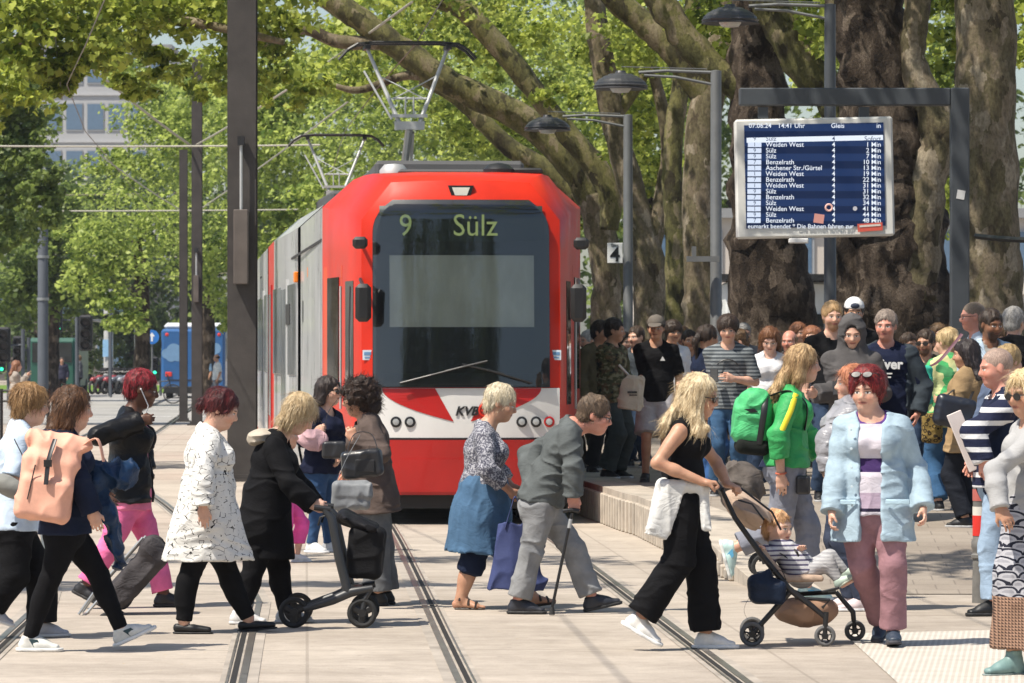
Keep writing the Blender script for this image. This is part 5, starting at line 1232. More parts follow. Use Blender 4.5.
# far fence along the left pavement
def fence(x0, x1, Y, label, n):
    r = empty('railing', (x0,Y,0), 0, label, 'railing'); L = x1-x0; mb = MB()
    for z in (1.12,.95,.12): mb.tube([(0,0,z),(L,0,z)], .022, 6)
    mb.build('rails', BLK, r)
    for i in range(n+1): mb = MB(); mb.cyl((L*i/n,0,0),(L*i/n,0,1.15),.028,8); mb.build('post', BLK, r)
fence(-10.6, -7.55, 70, 'black pedestrian railing at the left edge behind the schoolboy', 8)
# traffic lights
def sig(px, py, Y, label, green=False, w=.34, back=True, pole=None, arm=None):
    p = W(px, py, Y); r = empty('traffic_light', (p[0],Y,0), 0, label, 'traffic light', 'traffic lights'); z = p[2]
    mb = MB(); mb.box((0,0,z),(w,.22,w*2.7),bev=.05)
    h_ = mb.build('signal_head', BLK, r)
    for k in (-1,0,1):
        mb = MB(); mb.lathe([(w*.36,0),(w*.38,.16),(w*.34,.16),(w*.32,.02)], (0,-.10,z+k*w*.85), (0,-1,-.15), 16); mb.build('visor', BLK, h_)
        on = green and k == -1
        mb = MB(); mb.lathe([(w*.31,0),(0,.02)], (0,-.115,z+k*w*.85), (0,-1,0), 16); mb.build('lens', emit('green_light', (.05,1,.5), 1.6) if on else plain('lens_off', (.05,.04,.04), .3), h_)
    mb = MB(); q = pole if pole is not None else w*.8; mb.cyl((q,0.1,0),(q,.1,z+w*1.2),.055,10); mb.tube([(q,.1,z),(0,.1,z)], .03, 6)
    mb.build('post', DPOLE, r)
sig(86, 333, 116, 'black traffic light seen from behind left of the round pole', w=.36, pole=-.25); sig(4, 345, 116, 'black traffic light at the left edge', w=.36, pole=.5); sig(18, 350, 124, 'smaller traffic light beside the one at the left edge', w=.3, pole=.3)
sig(2, 362, 150, 'traffic light showing green low at the left edge', True, w=.26); 
sig(58, 320, 172, 'green traffic light hanging from a long arm over the road', True, w=.36, pole=2.1); sig(155, 366, 178, 'green traffic light beside the blue bus', True, w=.28); sig(107, 322, 178, 'small traffic light at the end of the long arm', w=.26, pole=.1)
r = empty('road_sign', tuple(W(152,337,168)), 0, 'round blue sign with a white upward arrow left of the bus', 'sign')
mb = MB(); mb.lathe([(.28,0),(.28,.03),(0,.031)], (0,0,0), (0,-1,0), 28); mb.build('sign_disc', plain('sign_blue', (.02,.16,.50), .4), r); mb = MB(); mb.prism([(-.035,-.17),(.035,-.17),(.035,.02),(.12,.02),(0,.18),(-.12,.02),(-.035,.02)], (0,-.034,0), (1,0,0), (0,0,1), (0,-1,0), .006); mb.build('arrow', plain('sign_paint', (.75,.75,.75), .5), r)
mb = MB(); mb.cyl((0,.05,-2.4),(0,.05,.2),.035,8); mb.build('post', GALV, r)
# overhead wires
def wire(pts, r_, label, m, name='overhead_wire', cat='wire'):
    mb = MB(); mb.tube(pts, r_, 5); o = mb.build(name, m); tag(o, label, cat, 'overhead wires'); return o
WM = plain('wire_copper', (.12,.10,.08), .5, metal=.5); WP = plain('insulated_wire', (.36,.34,.28), .6)
def sagw(a, b_, sag, n=12): a, b_ = np.array(a), np.array(b_); return [tuple(a+(b_-a)*t_-A3(0,0,sag*4*t_*(1-t_))) for t_ in np.linspace(0,1,n)]
wire([(trk_s(y), y, 5.60) for y in (20,30,38,46,54,62,75,90,120,160)], .008, 'contact wire running above the tram into the distance', WM)
wire([(trk_s(y)-2.62-max(0, min(1, (y-30)/30))*1.9, y, 5.60) for y in (20,30,38,46,54,62,75,90,120,160)], .008, 'contact wire above the empty left track', WM)
for (p0, p1, Y0, Y1, rr, sg_, lab, m) in (((-30,146),(320,145),98,98,.022,.02,'pale span wire crossing behind the masts, upper',WP), ((20,211),(340,209),128,128,.022,.02,'pale span wire crossing behind the masts, lower',WP), ((92,68),(190,145),98,104,.03,.05,'pale wire slanting down to the twin masts from upper left',WP), ((196,145),(412,2),104,70,.022,.1,'pale wire slanting up right from the twin masts to the pantograph',WP),
        ((100,155),(184,212),112,128,.02,.05,'lower pale wire slanting down to the twin masts',WP), ((196,212),(350,100),128,95,.02,.05,'lower pale wire slanting up behind the tram roof',WP), ((50,-10),(62,100),64,64,.012,.0,'thin wire hanging through the upper left branches',WP), ((0,195),(330,186),150,150,.015,.1,'thin wire far behind the masts',WM), ((0,252),(250,256),180,180,.02,.1,'thin low wire above the distant road',WP), ((0,282),(240,272),190,190,.018,.1,'lowest thin wire above the distant road',WM),
        ((62,316),(108,323),172,178,.035,.0,'pale arm carrying the hanging traffic light',WP), ((976,236),(1060,240),51,49,.035,.02,'black cable strapped across the right plane trunk',BLK)):
    wire(sagw(W(*p0, Y0), W(*p1, Y1), sg_), rr, lab, m)
# ------------------------------------------------------------------ bus, distant bikes, buildings
Yb = 168; r = empty('city_bus', ((193-CX)/(F/Yb),Yb,0), 0, 'blue city bus seen from behind beyond the crossing', 'bus'); BLU = plain('bus_blue', (.02,.10,.27), .35, var=.1, coat=.3)
mb = MB(); mb.box((0,5,1.55),(2.5,10,2.35),bev=.10); mb.build('body', BLU, r); mb = MB(); mb.box((0,5,2.82),(2.3,9.6,.28),bev=.12); mb.build('roof', plain('bus_roof', (.6,.62,.65), .5), r)
for sg in (-1,1):
    mb = MB(); mb.box((sg*1.255,5,1.9),(.02,8.6,.9)); mb.build('side_window', DKG, r); mb = MB(); mb.box((sg*.95,-.02,.95),(.26,.05,.18),bev=.02); mb.build('tail_lamp', plain('tail_red', (.6,.04,.03), .3), r); mb = MB(); mb.lathe([(.07,0),(0,.03)], (sg*1.02,-.01,2.5), (0,-1,0)); mb.build('upper_lamp', plain('tail_red', (.6,.04,.03), .3), r)
    for y_ in (2,8): mb = MB(); mb.cyl((sg*.95,y_,.48),(sg*1.2,y_,.48),.48,20); mb.build('wheel', BLKM, r)
mb = MB(); mb.box((0,.01,.33),(2.3,.1,.28),bev=.03); mb.build('rear_bumper', BLK, r); mb = MB(); mb.box((0,-.012,.72),(2.0,.02,.04)); mb.build('engine_grille', BLK, r); mb = MB(); mb.box((-1.42,4,1.7),(.12,8,2.2)); 
CW = plain('advert_white', (.14,.26,.42), .5)
for cx_, cz_ in ((-.75,1.75),(.60,1.95)):
    mb = MB()
    for dx_, dz_, rr in ((-.28,0,.2),(0,.1,.3),(.28,0,.22),(-.1,-.1,.22),(.15,-.1,.2)): mb.lathe([(rr,0),(rr,.006)], (cx_+dx_,-.004-.002*abs(dx_),cz_+dz_), (0,-1,0), 18)
    mb.build('cloud_advert', CW, r)
def moto(px, Y, label, c):
    r = empty('parked_motorbike', ((px-CX)/(F/Y),Y,0), R(70), label, 'motorbike', 'motorbikes parked across the road')
    for y_ in (-.6,.6): mb = MB(); mb.torus((y_,0,.3),(0,1,0),.25,.06,18,6); mb.build('wheel', BLKM, r)
    F_ = Fld(); F_.cone((-.5,0,.62),(.1,0,.62),.13,.15,k=.05).cone((.1,0,.7),(.45,0,.75),.14,.08,k=.05).cone((.0,0,.4),(.2,0,.4),.16,.16,k=.05); F_.build('body', plain('moto_paint', c, .3), r, .03, A3(0,0,0))
    mb = MB(); mb.tube([(.5,-.35,1.0),(.45,0,.95),(.5,.35,1.0)], .02, 6); mb.tube([(.6,0,.3),(.45,0,.95)], .03, 6); mb.box((.55,0,1.02),(.04,.3,.25)); mb.build('handlebar', BLK, r)
for px, c, lab in ((98,(.3,.05,.05),'red motorbike, leftmost of those parked across the road'),(104,(.08,.08,.09),'black motorbike parked between two others across the road'),(111,(.35,.06,.07),'dark red motorbike in the middle of the parked row'),(118,(.12,.13,.15),'grey motorbike right of the dark red one'),(125,(.25,.27,.3),'pale motorbike at the right end of the parked row')): moto(px, 186, lab, c)
# bicycle by the bus
r = empty('bicycle', ((158-CX)/(F/150),150,0), 0, 'dark bicycle standing left of the twin masts', 'bicycle')
for x_ in (-.5,.52): mb = MB(); mb.torus((x_,0,.34),(0,1,0),.32,.022,24,6); mb.build('wheel', BLKM, r)
mb = MB(); 
for a, b_ in (((-.5,0,.34),(-.1,0,.32)),((-.1,0,.32),(-.2,0,.85)),((-.5,0,.34),(-.18,0,.75)),((-.18,0,.75),(.36,0,.8)),((-.1,0,.32),(.38,0,.72)),((.52,0,.34),(.34,0,.98))): mb.tube([a,b_], .022, 6)
mb.tube([(.3,-.28,1.02),(.34,0,.98),(.3,.28,1.02)], .016, 6); mb.build('frame', BLK, r); mb = MB(); mb.box((-.21,0,.9),(.26,.12,.06),bev=.02); mb.build('saddle', BLK, r)
# buildings glimpsed through the leaves
def windows_block(label, x0, x1, Y, z1, wall, floors, cols, z0=0, win=None):
    r = empty('building', ((x0+x1)/2,Y,0), 0, label, 'building'); mb = MB(); mb.box((0,6,z1/2),(x1-x0,12,z1)); mb.build('wall', plain('render_wall', wall, .85, var=.06, sc=.3), r)
    fh = (z1-z0)/floors; cw = (x1-x0)/cols
    for i in range(floors):
        mb = MB(); mb.box((0,-.06,z0+i*fh+.1),(x1-x0+.05,.12,.18)); mb.build('floor_band', plain('band', tuple(c*1.1 for c in wall), .8), r)
        for j in range(cols):
            mb = MB(); mb.box((x0+(j+.5)*cw-(x0+x1)/2,-.03,z0+(i+.55)*fh),(cw*.80,.08,fh*.60)); w_ = mb.build('window', plain('window_frame', (.3,.31,.32), .5), r)
            mb = MB(); mb.box((x0+(j+.5)*cw-(x0+x1)/2,-.078,z0+(i+.55)*fh),(cw*.74,.02,fh*.54)); mb.build('pane', plain('window_pane', (.10,.16,.24), .1, .8), w_)
    mb = MB(); mb.box((0,5.9,z1+.15),(x1-x0+.4,12.4,.3)); mb.build('roof', plain('roof_felt', (.25,.25,.25), .8), r)
windows_block('pale office block glimpsed between leaves at upper left', -36.5, -25.5, 320, 24.5, (.40,.40,.40), 7, 7)
windows_block('beige building glimpsed low between the platform trunks', 4.0, 30, 135, 6.0, (.52,.46,.40), 2, 9, 1.2)
windows_block('long dark building behind the trees at the end of the street', -80, -24, 285, 6.5, (.12,.11,.10), 2, 14)
r = empty('kiosk', ((790-CX)/(F/100),100,0), 0, 'white kiosk front glimpsed under the departure display', 'kiosk')
mb = MB(); mb.box((0,1,1.7),(3.0,2,3.4),bev=.05); mb.build('wall', plain('kiosk_wall', (.6,.62,.6), .6), r); mb = MB(); mb.box((0,-.03,2.0),(2.4,.06,1.3)); mb.build('window', DKG, r); mb = MB(); mb.box((0,.8,3.5),(3.4,2.6,.15)); mb.build('roof', BLK, r)
# green construction hoarding/vehicle at far left
r = empty('delivery_van', ((52-CX)/(F/175),175,0), R(0), 'dark green van parked beyond the traffic lights at the left', 'van'); mb = MB(); mb.box((0,2.5,1.35),(2.0,5,2.1),bev=.15); mb.build('body', plain('van_green', (.02,.09,.06), .4), r); mb = MB(); mb.box((0,-.02,1.8),(1.6,.05,.8)); mb.build('rear_window', DKG, r)
for sg in (-1,1):
    for y_ in (1,4): mb = MB(); mb.cyl((sg*.8,y_,.36),(sg*1.02,y_,.36),.36,18); mb.build('wheel', BLKM, r)
# ------------------------------------------------------------------ patterned cloth
def pat(kind, c1, c2, **kw):
    k = ('pat', kind, c1, c2, tuple(kw.items()))
    if k in _mc: return _mc[k]
    t = NT('cloth'); co = t.co(); a = t.noise(co, 9, 4, .6)
    sp = t.n('ShaderNodeSeparateXYZ'); t.t.links.new(co, sp.inputs[0]); X, Y_, Z = sp.outputs
    if kind == 'stripe':
        w = t.math('FRACT', t.math('MULTIPLY', Z, 1/kw['w'])); f = t.math('GREATER_THAN', w, kw.get('d', .5)); col = t.mix(f, c1, c2)
    elif kind == 'crackle':
        d = t.vor(t.co(sc=(1,1,1.5), rot=(.2,.3,.4)), 17, 'DISTANCE_TO_EDGE'); n = t.noise(co, 22, 3)
        f = t.math('MULTIPLY', t.math('LESS_THAN', t.math('ADD', d, t.math('MULTIPLY', n, .13)), .098), t.math('GREATER_THAN', t.noise(co, 30, 2), .50))
        lim = t.math('MULTIPLY', f, t.math('LESS_THAN', Z, kw.get('top', 9))); col = t.mix(lim, c1, c2)
    elif kind == 'camo':
        n1 = t.noise(t.co(sc=(1,1,1.6)), 13, 3, .55); n2 = t.noise(t.co(sc=(1.1,1,1.5), rot=(1,0,0)), 15, 3, .5)
        col = t.mix(t.math('GREATER_THAN', n1, .53), c1, c2); col = t.mix(t.math('GREATER_THAN', n2, .57), col, (.22,.20,.12)); col = t.mix(t.math('LESS_THAN', n2, .40), col, (.02,.02,.015))
    elif kind == 'leopard':
        d = t.vor(co, 26); f = t.math('MULTIPLY', t.math('GREATER_THAN', d, .28), t.math('LESS_THAN', d, .5)); col = t.mix(f, c1, c2)
    elif kind == 'speckle':
        f = t.math('GREATER_THAN', t.noise(co, 75, 2, .7), .52); col = t.mix(f, c1, c2)
    elif kind == 'scales':
        u = t.math('MULTIPLY', t.math('ADD', X, t.math('MULTIPLY', Y_, .6)), 1/.058); v = t.math('MULTIPLY', Z, 1/.040)
        row = t.math('FLOOR', v); fx = t.math('FRACT', t.math('ADD', u, t.math('MULTIPLY', row, .5))); fz = t.math('FRACT', v)
        r2 = t.math('ADD', t.math('POWER', t.math('MULTIPLY', t.math('ADD', fx, -.5), 1.9), 2.0), t.math('POWER', t.math('MULTIPLY', t.math('ADD', fz, -.05), 1.15), 2.0))
        f = t.math('MULTIPLY', t.math('GREATER_THAN', r2, .50), t.math('LESS_THAN', r2, .98)); rim = t.math('LESS_THAN', r2, .2)
        col = t.mix(f, c1, c2); col = t.mix(rim, col, (.30,.30,.33))
        lowm = t.math('LESS_THAN', Z, .42); ck = t.math('GREATER_THAN', t.math('ADD', t.math('FRACT', t.math('MULTIPLY', X, 62)), t.math('FRACT', t.math('MULTIPLY', Z, 62))), .95)
        col = t.mix(lowm, col, t.mix(ck, (.07,.04,.03), (.36,.22,.15)))
    elif kind == 'blocks':     # wide bands by height: list of (z, colour)
        col = c1
        for z, c in kw['b']: col = t.mix(t.math('GREATER_THAN', Z, z), col, c)
    elif kind == 'floral':
        n1 = t.vor(co, 15, 'F1', 'Color'); s2 = t.n('ShaderNodeSeparateColor'); t.t.links.new(n1, s2.inputs[0])
        col = t.ramp(s2.outputs[0], [(.0, c1), (.35, c2), (.6, (.55,.6,.3)), (.85, (.08,.30,.12))], 'CONSTANT')
    sh = t.ramp(a, [(.3, (.82,.82,.82)), (.7, (1,1,1))]); col = t.mul(1.0, col, sh)
    b = folds(t, .4); b = t.bump(t.noise(co, 160, 2), .2, .002, b)
    _mc[k] = t.fin(col, .85, b, .25); return _mc[k]
BLACK = (.0065,.0065,.0075); NAVY = (.012,.018,.04); WHITE = (.72,.72,.70)
P_ = {}
def who(key, **sp): P_[key] = make_person(sp)
# ------------------------------------------------------------------ people on the crossing
who('boy', label='teenage boy in pale blue T-shirt and wide black trousers at left edge', Y=25.8, yaw=12, H=1.58, hyaw=8, hpitch=-6, head=(30,405), neck=(20,428), hip=(15,520),
    le=(30,480), lw=(42,505), re=(12,478), rw=(28,502), rk=(14,575), ra=(-10,606), rfp=-18, lk=(42,580), la=(42,634), hair=('mop', (.20,.11,.045), (.48,.30,.14)),
    wear=[dict(t='pants', c=BLACK, grow=.02, wide=(.025,.045), len=.98), dict(t='top', c=(.50,.60,.72), grow=.026, sleeve=.95, hem=.06, neck=.068)], shoes=((.35,.36,.40),(.6,.6,.6)), skin='fair')
who('girl', label='woman in black leggings and navy jacket carrying a peach backpack', Y=24.7, yaw=4, fem=1, H=1.62, hyaw=14, hpitch=-8, head=(73,408), neck=(68,434), hip=(66,525),
    le=(74,478,.25), lw=(100,495,.25), re=(80,480), rw=(92,512), rk=(50,580), ra=(30,634,-.05), lk=(99,575), la=(121,629,.05), lfp=24, hair=('long', (.07,.035,.018), (.26,.13,.06)), L=.3,
    wear=[dict(t='pants', c=BLACK, grow=.006, wr=.004), dict(t='top', c=NAVY, grow=.026, hem=.05, collar=.06, hood='down')], shoes=((.62,.62,.58),(.7,.7,.68),'chunky',(.02,.05,.06)), skin='fair')
who('pink', label='woman in pink trousers and black leather jacket with short red hair', Y=28.9, yaw=-4, fem=1, w=1.12, H=1.66, hyaw=0, hpitch=-12, head=(142,389), neck=(131,414), hip=(129,495),
    le=(140,440,.25), lw=(146,470,.2), re=(97,436,-.28), rw=(140,421,-.16), rhd=(1,0,.15), rpn=(0,1,0), rcurl=60, rk=(108,550), ra=(86,590), rfp=-25, lk=(153,548), la=(164,592), skin='dark', hair=('short', (.03,.008,.008), (.42,.03,.045)), brow=(.01,.008,.008),
    wear=[dict(t='pants', c=(.74,.16,.34), grow=.008, wide=(.008,.012), len=.96), dict(t='top', c=(.74,.20,.34), grow=.010, sleeve=0, hem=.10), dict(t='top', c=cloth(BLACK, .45, .3, .5, spec=.45), grow=.028, hem=.05, open=.05, collar=.055, neck=.085, name='jacket', wr=.014)], shoes=((.012,.012,.014),(.02,.02,.02)))
who('coat', label='woman in white coat with black crackle pattern and dark red hair', Y=26.3, yaw=6, fem=1, w=1.12, H=1.6, hyaw=0, hpitch=-22, head=(221,409), neck=(208,433), hip=(206,515),
    le=(222,475,.25), lw=(226,508,.2), re=(203,474,-.25), rw=(203,508,-.27), rhd=(.05,0,-1), rk=(188,582), ra=(184,621), rfy=-4, lk=(231,580), la=(248,619,.1), lfp=4, skin='fair', hair=('bun', (.05,.01,.012), (.20,.03,.03)), wr=.008,
    wear=[dict(t='pants', c=BLACK, grow=.010, wr=.006), dict(t='coat', c=pat('crackle', (.74,.73,.69), (.015,.015,.018), top=1.28), grow=.03, sleeve=1.93, hemp=(207,560), hr=(.20,.285), collar=.045, name='coat', cuff=.018, wr=.012)], shoes=(BLACK,(.02,.02,.02),'flat'))
who('rollator', label='elderly blond woman in long black coat bent over a rollator', Y=27.2, yaw=0, fem=1, w=1.08, H=1.6, hyaw=4, hpitch=-38, head=(299,414), neck=(277,437), hip=(262,522),
    le=(296,482,.2), lw=(316,507,.22), re=(289,484,-.24), rw=(312,505,-.22), rcurl=70, lcurl=70, rhd=(1,0,-.1), lhd=(1,0,-.1), rk=(251,580), ra=(240,619), rfp=0, lk=(279,566), la=(286,606), skin='pale', hair=('bob', (.42,.30,.16), (.72,.60,.40)),
    wear=[dict(t='pants', c=BLACK, grow=.012), dict(t='top', c=(.42,.37,.30), grow=.0, hem=0, sleeve=0, hood='down', neck=.06), dict(t='coat', c=BLACK, grow=.028, hemp=(264,558), hr=(.17,.20), name='coat', wr=.014, neck=.085)], shoes=((.6,.6,.6),(.6,.6,.6)))
who('sunny', label='woman with long black hair and sunglasses in dark jacket and jeans', Y=37.0, yaw=-35, fem=1, H=1.62, hyaw=-25, hpitch=-3, head=(329,391), neck=(325,412), hip=(322,464),
    re=(304,440), rw=(316,432,-.25), rcurl=60, le=(340,440), lw=(338,460,-.2), rk=(318,505), ra=(312,544), lk=(327,505), la=(329,546,.1), skin='fair', hair=('long', (.01,.008,.008), (.05,.035,.03)), glasses='sun', vb=.009,
    wear=[dict(t='pants', c=(.035,.075,.16), grow=.008), dict(t='top', c=(.012,.015,.035), grow=.03, hem=.08, collar=.05)], shoes=((.65,.65,.64),(.7,.7,.7),'chunky'))
who('child', label='child in pink leggings and grey jacket hidden behind the rollator woman', Y=35.2, yaw=0, fem=1, H=1.12, w=1.0, x=284, top=430, hs=.95, skin='fair', hair=('long', (.12,.06,.03)), vb=.01,
    wear=[dict(t='pants', c=(.75,.10,.36), grow=.016, len=.8), dict(t='top', c=(.30,.27,.24), grow=.035, hem=.05)], shoes=((.65,.65,.64),(.7,.7,.7)), step=.12)
who('curly', label='curly haired woman in brown grey jacket and wide grey trousers facing left', Y=29.2, yaw=186, fem=1, H=1.62, hyaw=178, hpitch=-10, head=(359,398), neck=(367,420), hip=(375,492),
    le=(382,454,-.24), lw=(354,440,-.2), lhd=(-.3,.1,1), lcurl=55, re=(362,452,.2), rw=(350,470,.15), lk=(375,548), la=(378,598), rk=(380,550), ra=(385,600), skin='tan', hair=('curly', (.018,.012,.01), (.06,.035,.025)), glasses='clear',
    wear=[dict(t='pants', c=(.13,.135,.14), grow=.014, wide=(.03,.05), len=.97), dict(t='top', c=(.10,.075,.065), grow=.028, hem=.14, flare=.02, collar=.06, wr=.013, name='jacket')], shoes=(BLACK,(.02,.02,.02)))
who('skirt', label='elderly white haired woman with blue denim jacket tied round her hips', Y=28.8, yaw=0, fem=1, w=1.22, H=1.58, hyaw=-8, hpitch=-18, head=(501,403), neck=(485,428), hip=(483,508),
    le=(497,470,.2), lw=(512,487,.15), re=(487,470,-.28), rw=(511,492,-.18), rcurl=60, rk=(472,565), ra=(461,597), lk=(510,560), la=(531,594), lfp=8, skin='tan', hair=('short', (.50,.42,.28), (.78,.71,.56)),
    wear=[dict(t='pants', c=NAVY, grow=.012, len=.62, wide=(.02,.02)), dict(t='top', c=pat('speckle', (.10,.10,.13), (.40,.40,.43)), grow=.024, sleeve=1.6, hem=.04), 
          dict(t='skirt', c=(.065,.13,.22), grow=.04, hemp=(478,552,.0), hr=(.25,.22), mid=((481,515),.225,.205), top=.22, name='tied_jacket', wr=.02, freq=(13,13,5))], shoes=((.03,.02,.015),(.05,.04,.03),'sandal'))
who('cane', label='stooped man in grey jacket walking with a black cane', Y=28.3, yaw=0, w=1.0, H=1.7, hyaw=-6, hpitch=-16, head=(595,415), neck=(572,426), hip=(540,500),
    le=(528,455,.25), lw=(533,482,.0), lhd=(.3,-.3,-1), re=(573,468,-.26), rw=(573,496,-.24), rhd=(.1,0,-1), rcurl=85, rpn=(0,1,0), rk=(531,553), ra=(518,600), lk=(573,548), la=(592,594), lfp=12, skin='red', hair=('short', (.06,.04,.028), (.16,.11,.07)), glasses='clear',
    wear=[dict(t='pants', c=(.23,.235,.24), grow=.010, wide=(.018,.026), len=.96, wr=.014), dict(t='top', c=(.095,.105,.105), grow=.024, hem=.02, collar=.05, wr=.016, name='jacket')], shoes=((.02,.022,.03),(.02,.02,.02)))
who('mother', label='blond woman in black sleeveless top pushing a stroller', Y=24.8, yaw=-4, fem=1, H=1.64, hyaw=-14, hpitch=-12, head=(699,396), neck=(686,422), hip=(682,498), cyaw=-16,
    le=(716,462,.2), lw=(727,484,.12), re=(657,463,-.2), rw=(703,482,-.2), rcurl=80, lcurl=80, rhd=(1,.2,-.05), lhd=(.6,-.3,-.2), rpn=(0,0,-1), lpn=(0,0,-1), rk=(679,560), ra=(640,618), rfp=-30, lk=(700,562), la=(706,636), skin='tan', hair=('long', (.42,.30,.16), (.78,.66,.44)), hvol=.003, hkw=dict(L=.12, front=(-1,)), glasses='sun',
    wear=[dict(t='pants', c=BLACK, grow=.014, wide=(.026,.045), len=.97, wr=.012), dict(t='top', c=BLACK, grow=.010, sleeve=0, hem=.02, neck=.07, wr=.005)], shoes=((.70,.69,.66),(.75,.75,.73),'chunky'))
who('green', label='woman in bright green tracksuit top and grey trousers with a green backpack', Y=29.6, yaw=2, fem=1, H=1.76, hyaw=4, hpitch=-4, head=(803,364), neck=(790,392), hip=(786,462), w=.98,
    le=(812,440,.25), lw=(826,470,.2), re=(778,434,-.24), rw=(781,476,-.2), rhd=(.05,0,-1), rk=(779,528,-.05), ra=(734,548,-.05), rfp=-75, lk=(808,528), la=(806,592), skin='fair', hair=('long', (.22,.12,.05), (.55,.38,.2)),
    wear=[dict(t='pants', c=(.21,.22,.26), grow=.014, wide=(.016,.018), len=.93, wr=.012), dict(t='top', c=cloth((.045,.33,.10), .5, .15, .5, spec=.4), grow=.028, hem=.03, sleeve=1.55, collar=.04, wr=.015, name='jacket')], shoes=((.45,.62,.60),(.7,.72,.7),'sneaker',(.10,.35,.55)))
who('blue', label='woman with short red hair in open pale blue jacket and mauve trousers', Y=25.1, yaw=-100, fem=1, w=1.2, H=1.66, hyaw=-112, hpitch=-6, head=(867,391), neck=(872,416), hip=(873,506),
    re=(838,470,-.02), rw=(832,512,-.12), le=(915,468,.05), lw=(923,508,-.1), curl=35, rk=(862,565,-.02), ra=(882,618,.35), rfp=-15, lk=(893,565,-.12), la=(893,631,-.05), lfp=6, skin='fair', hair=('short', (.10,.012,.012), (.42,.04,.04)), hvol=.022, glasses='head',
    wear=[dict(t='pants', c=(.30,.165,.185), grow=.008, wide=(.012,.02), len=.97), dict(t='top', c=pat('blocks', (.60,.56,.62), 0, b=((.79,(.02,.015,.04)),(.81,(.42,.33,.42)),(.90,(.62,.58,.64)),(1.02,(.045,.02,.10)),(1.10,(.62,.58,.64)),(1.30,(.10,.04,.20)))), grow=.014, sleeve=.6, hem=.05),
          dict(t='top', c=(.33,.43,.50), grow=.028, hem=.20, flare=.03, open=.062, collar=.075, neck=.09, wr=.010, cuff=.014, name='jacket', loose=.006)], shoes=((.03,.045,.07),(.05,.05,.06)))
who('silver', label='woman in silver quilted jacket half hidden behind the pale blue jacket', Y=28.6, yaw=185, fem=1, H=1.62, head=(852,384), neck=(849,404), hip=(850,478),
    le=(828,440,-.2), lw=(832,470,-.2), hyaw=190, la=(862,598), skin='fair', hair=('bob', (.42,.16,.08), (.65,.30,.18)),
    wear=[dict(t='pants', c=(.04,.05,.08), grow=.014), dict(t='top', c=cloth((.28,.28,.30), .35, .2, .5, spec=.6), grow=.05, hem=.08, collar=.06, wr=.02, freq=(4,4,24))], shoes=((.6,.5,.5),(.7,.7,.7)))
who('stripes', label='bald man in navy and white striped jumper beside the red banded bollard', Y=28.1, yaw=188, H=1.76, w=1.08, hyaw=190, hpitch=-8, head=(996,368), neck=(1003,394), hip=(1000,480),
    le=(972,432,-.26), lw=(984,462,-.3), lcurl=60, re=(990,440,.2), rw=(975,462,.1), la=(994,603,-.1), lk=(990,545), ra=(1015,600), rk=(1010,545), skin='red', hair=('buzz', (.35,.25,.2)),
    wear=[dict(t='pants', c=(.30,.40,.52), grow=.016, wide=(.01,.02), len=.97), dict(t='top', c=pat('stripe', (.012,.016,.045), (.65,.65,.66), w=.085, d=.62), grow=.03, hem=.05), dict(t='top', c=NAVY, grow=.036, sleeve=0, hem=.0, open=.09, collar=.06, neck=.085, name='waistcoat')], shoes=(BLACK,(.02,.02,.02)))
who('sweater', label='blond woman in pale grey jumper and long patterned skirt at right edge', Y=22.9, yaw=200, fem=1, H=1.68, hyaw=215, hpitch=-10, head=(1027,393), neck=(1034,422), hip=(1032,512),
    le=(994,470,-.2), lw=(1000,508,-.28), lhd=(.3,-.2,-.5), re=(1075,475), rw=(1068,510), la=(1013,655,-.08), lk=(1018,585,-.05), ra=(1052,650,.05), rk=(1040,585), skin='tan', hair=('bob', (.50,.36,.18), (.80,.68,.46)), glasses='sun',
    wear=[dict(t='skirt', c=pat('scales', (.42,.42,.45), (.015,.017,.03)), grow=.02, hemp=(1031,648,.0), hr=(.23,.21), mid=((1032,575),.19,.205), top=.12, wr=.014, freq=(12,12,4)), dict(t='top', c=cloth((.36,.36,.36), .9, .08, .3, fine=90), grow=.016, hem=.06, neck=.06, wr=.010, name='jumper')], shoes=((.16,.26,.25),(.2,.25,.24),'boot'))
# ------------------------------------------------------------------ crowd waiting on the platform and people far off
DJ = (.03,.05,.09)
def crowd(key, x, top, Y, label, **k):
    k.setdefault('vb', .009); k.setdefault('vc', .010); k.setdefault('hpitch', -5); k.setdefault('shoes', (BLACK,(.4,.4,.4)))
    who(key, x=x, top=top, Y=Y, plat=True, label=label, **k)
PH = ((.02,.05,-.27),(.22,-.10,-.22))     # forearm raised in front
PO = ((-.06,.10,-.27),(.03,.06,-.46))     # hand in pocket
G = 'people waiting on the platform'
DH = ((.02,.013,.01),(.07,.045,.03)); BH = ((.07,.04,.02),(.20,.12,.06)); GH = ((.22,.21,.20),(.5,.49,.47)); LH_ = ((.36,.25,.12),(.65,.5,.28))
sh_t = lambda c, **k: dict(t='top', c=c, grow=.020, sleeve=.9, hem=.07, neck=.066, **k)
jk = lambda c, **k: dict(t='top', c=c, grow=.030, hem=.09, collar=.05, wr=.013, **k)
pt = lambda c, **k: dict(t='pants', c=c, grow=.014, wide=k.pop('wide', (.012,.018)), len=k.pop('len', .97), **k)
crowd('camo', 613, 319, 47.0, 'young man in camouflage jacket and grey jeans next to the tram door', yaw=-35, hyaw=-12, skin='tan', hair=('short', *DH), larm=((.0,.08,-.27),(.16,-.02,-.36)), rarm=PO, wear=[pt((.045,.055,.055), wide=(.03,.04)), jk(pat('camo', (.075,.075,.035), (.12,.075,.04)))], shoes=(BLACK,(.6,.6,.6)), group=G)
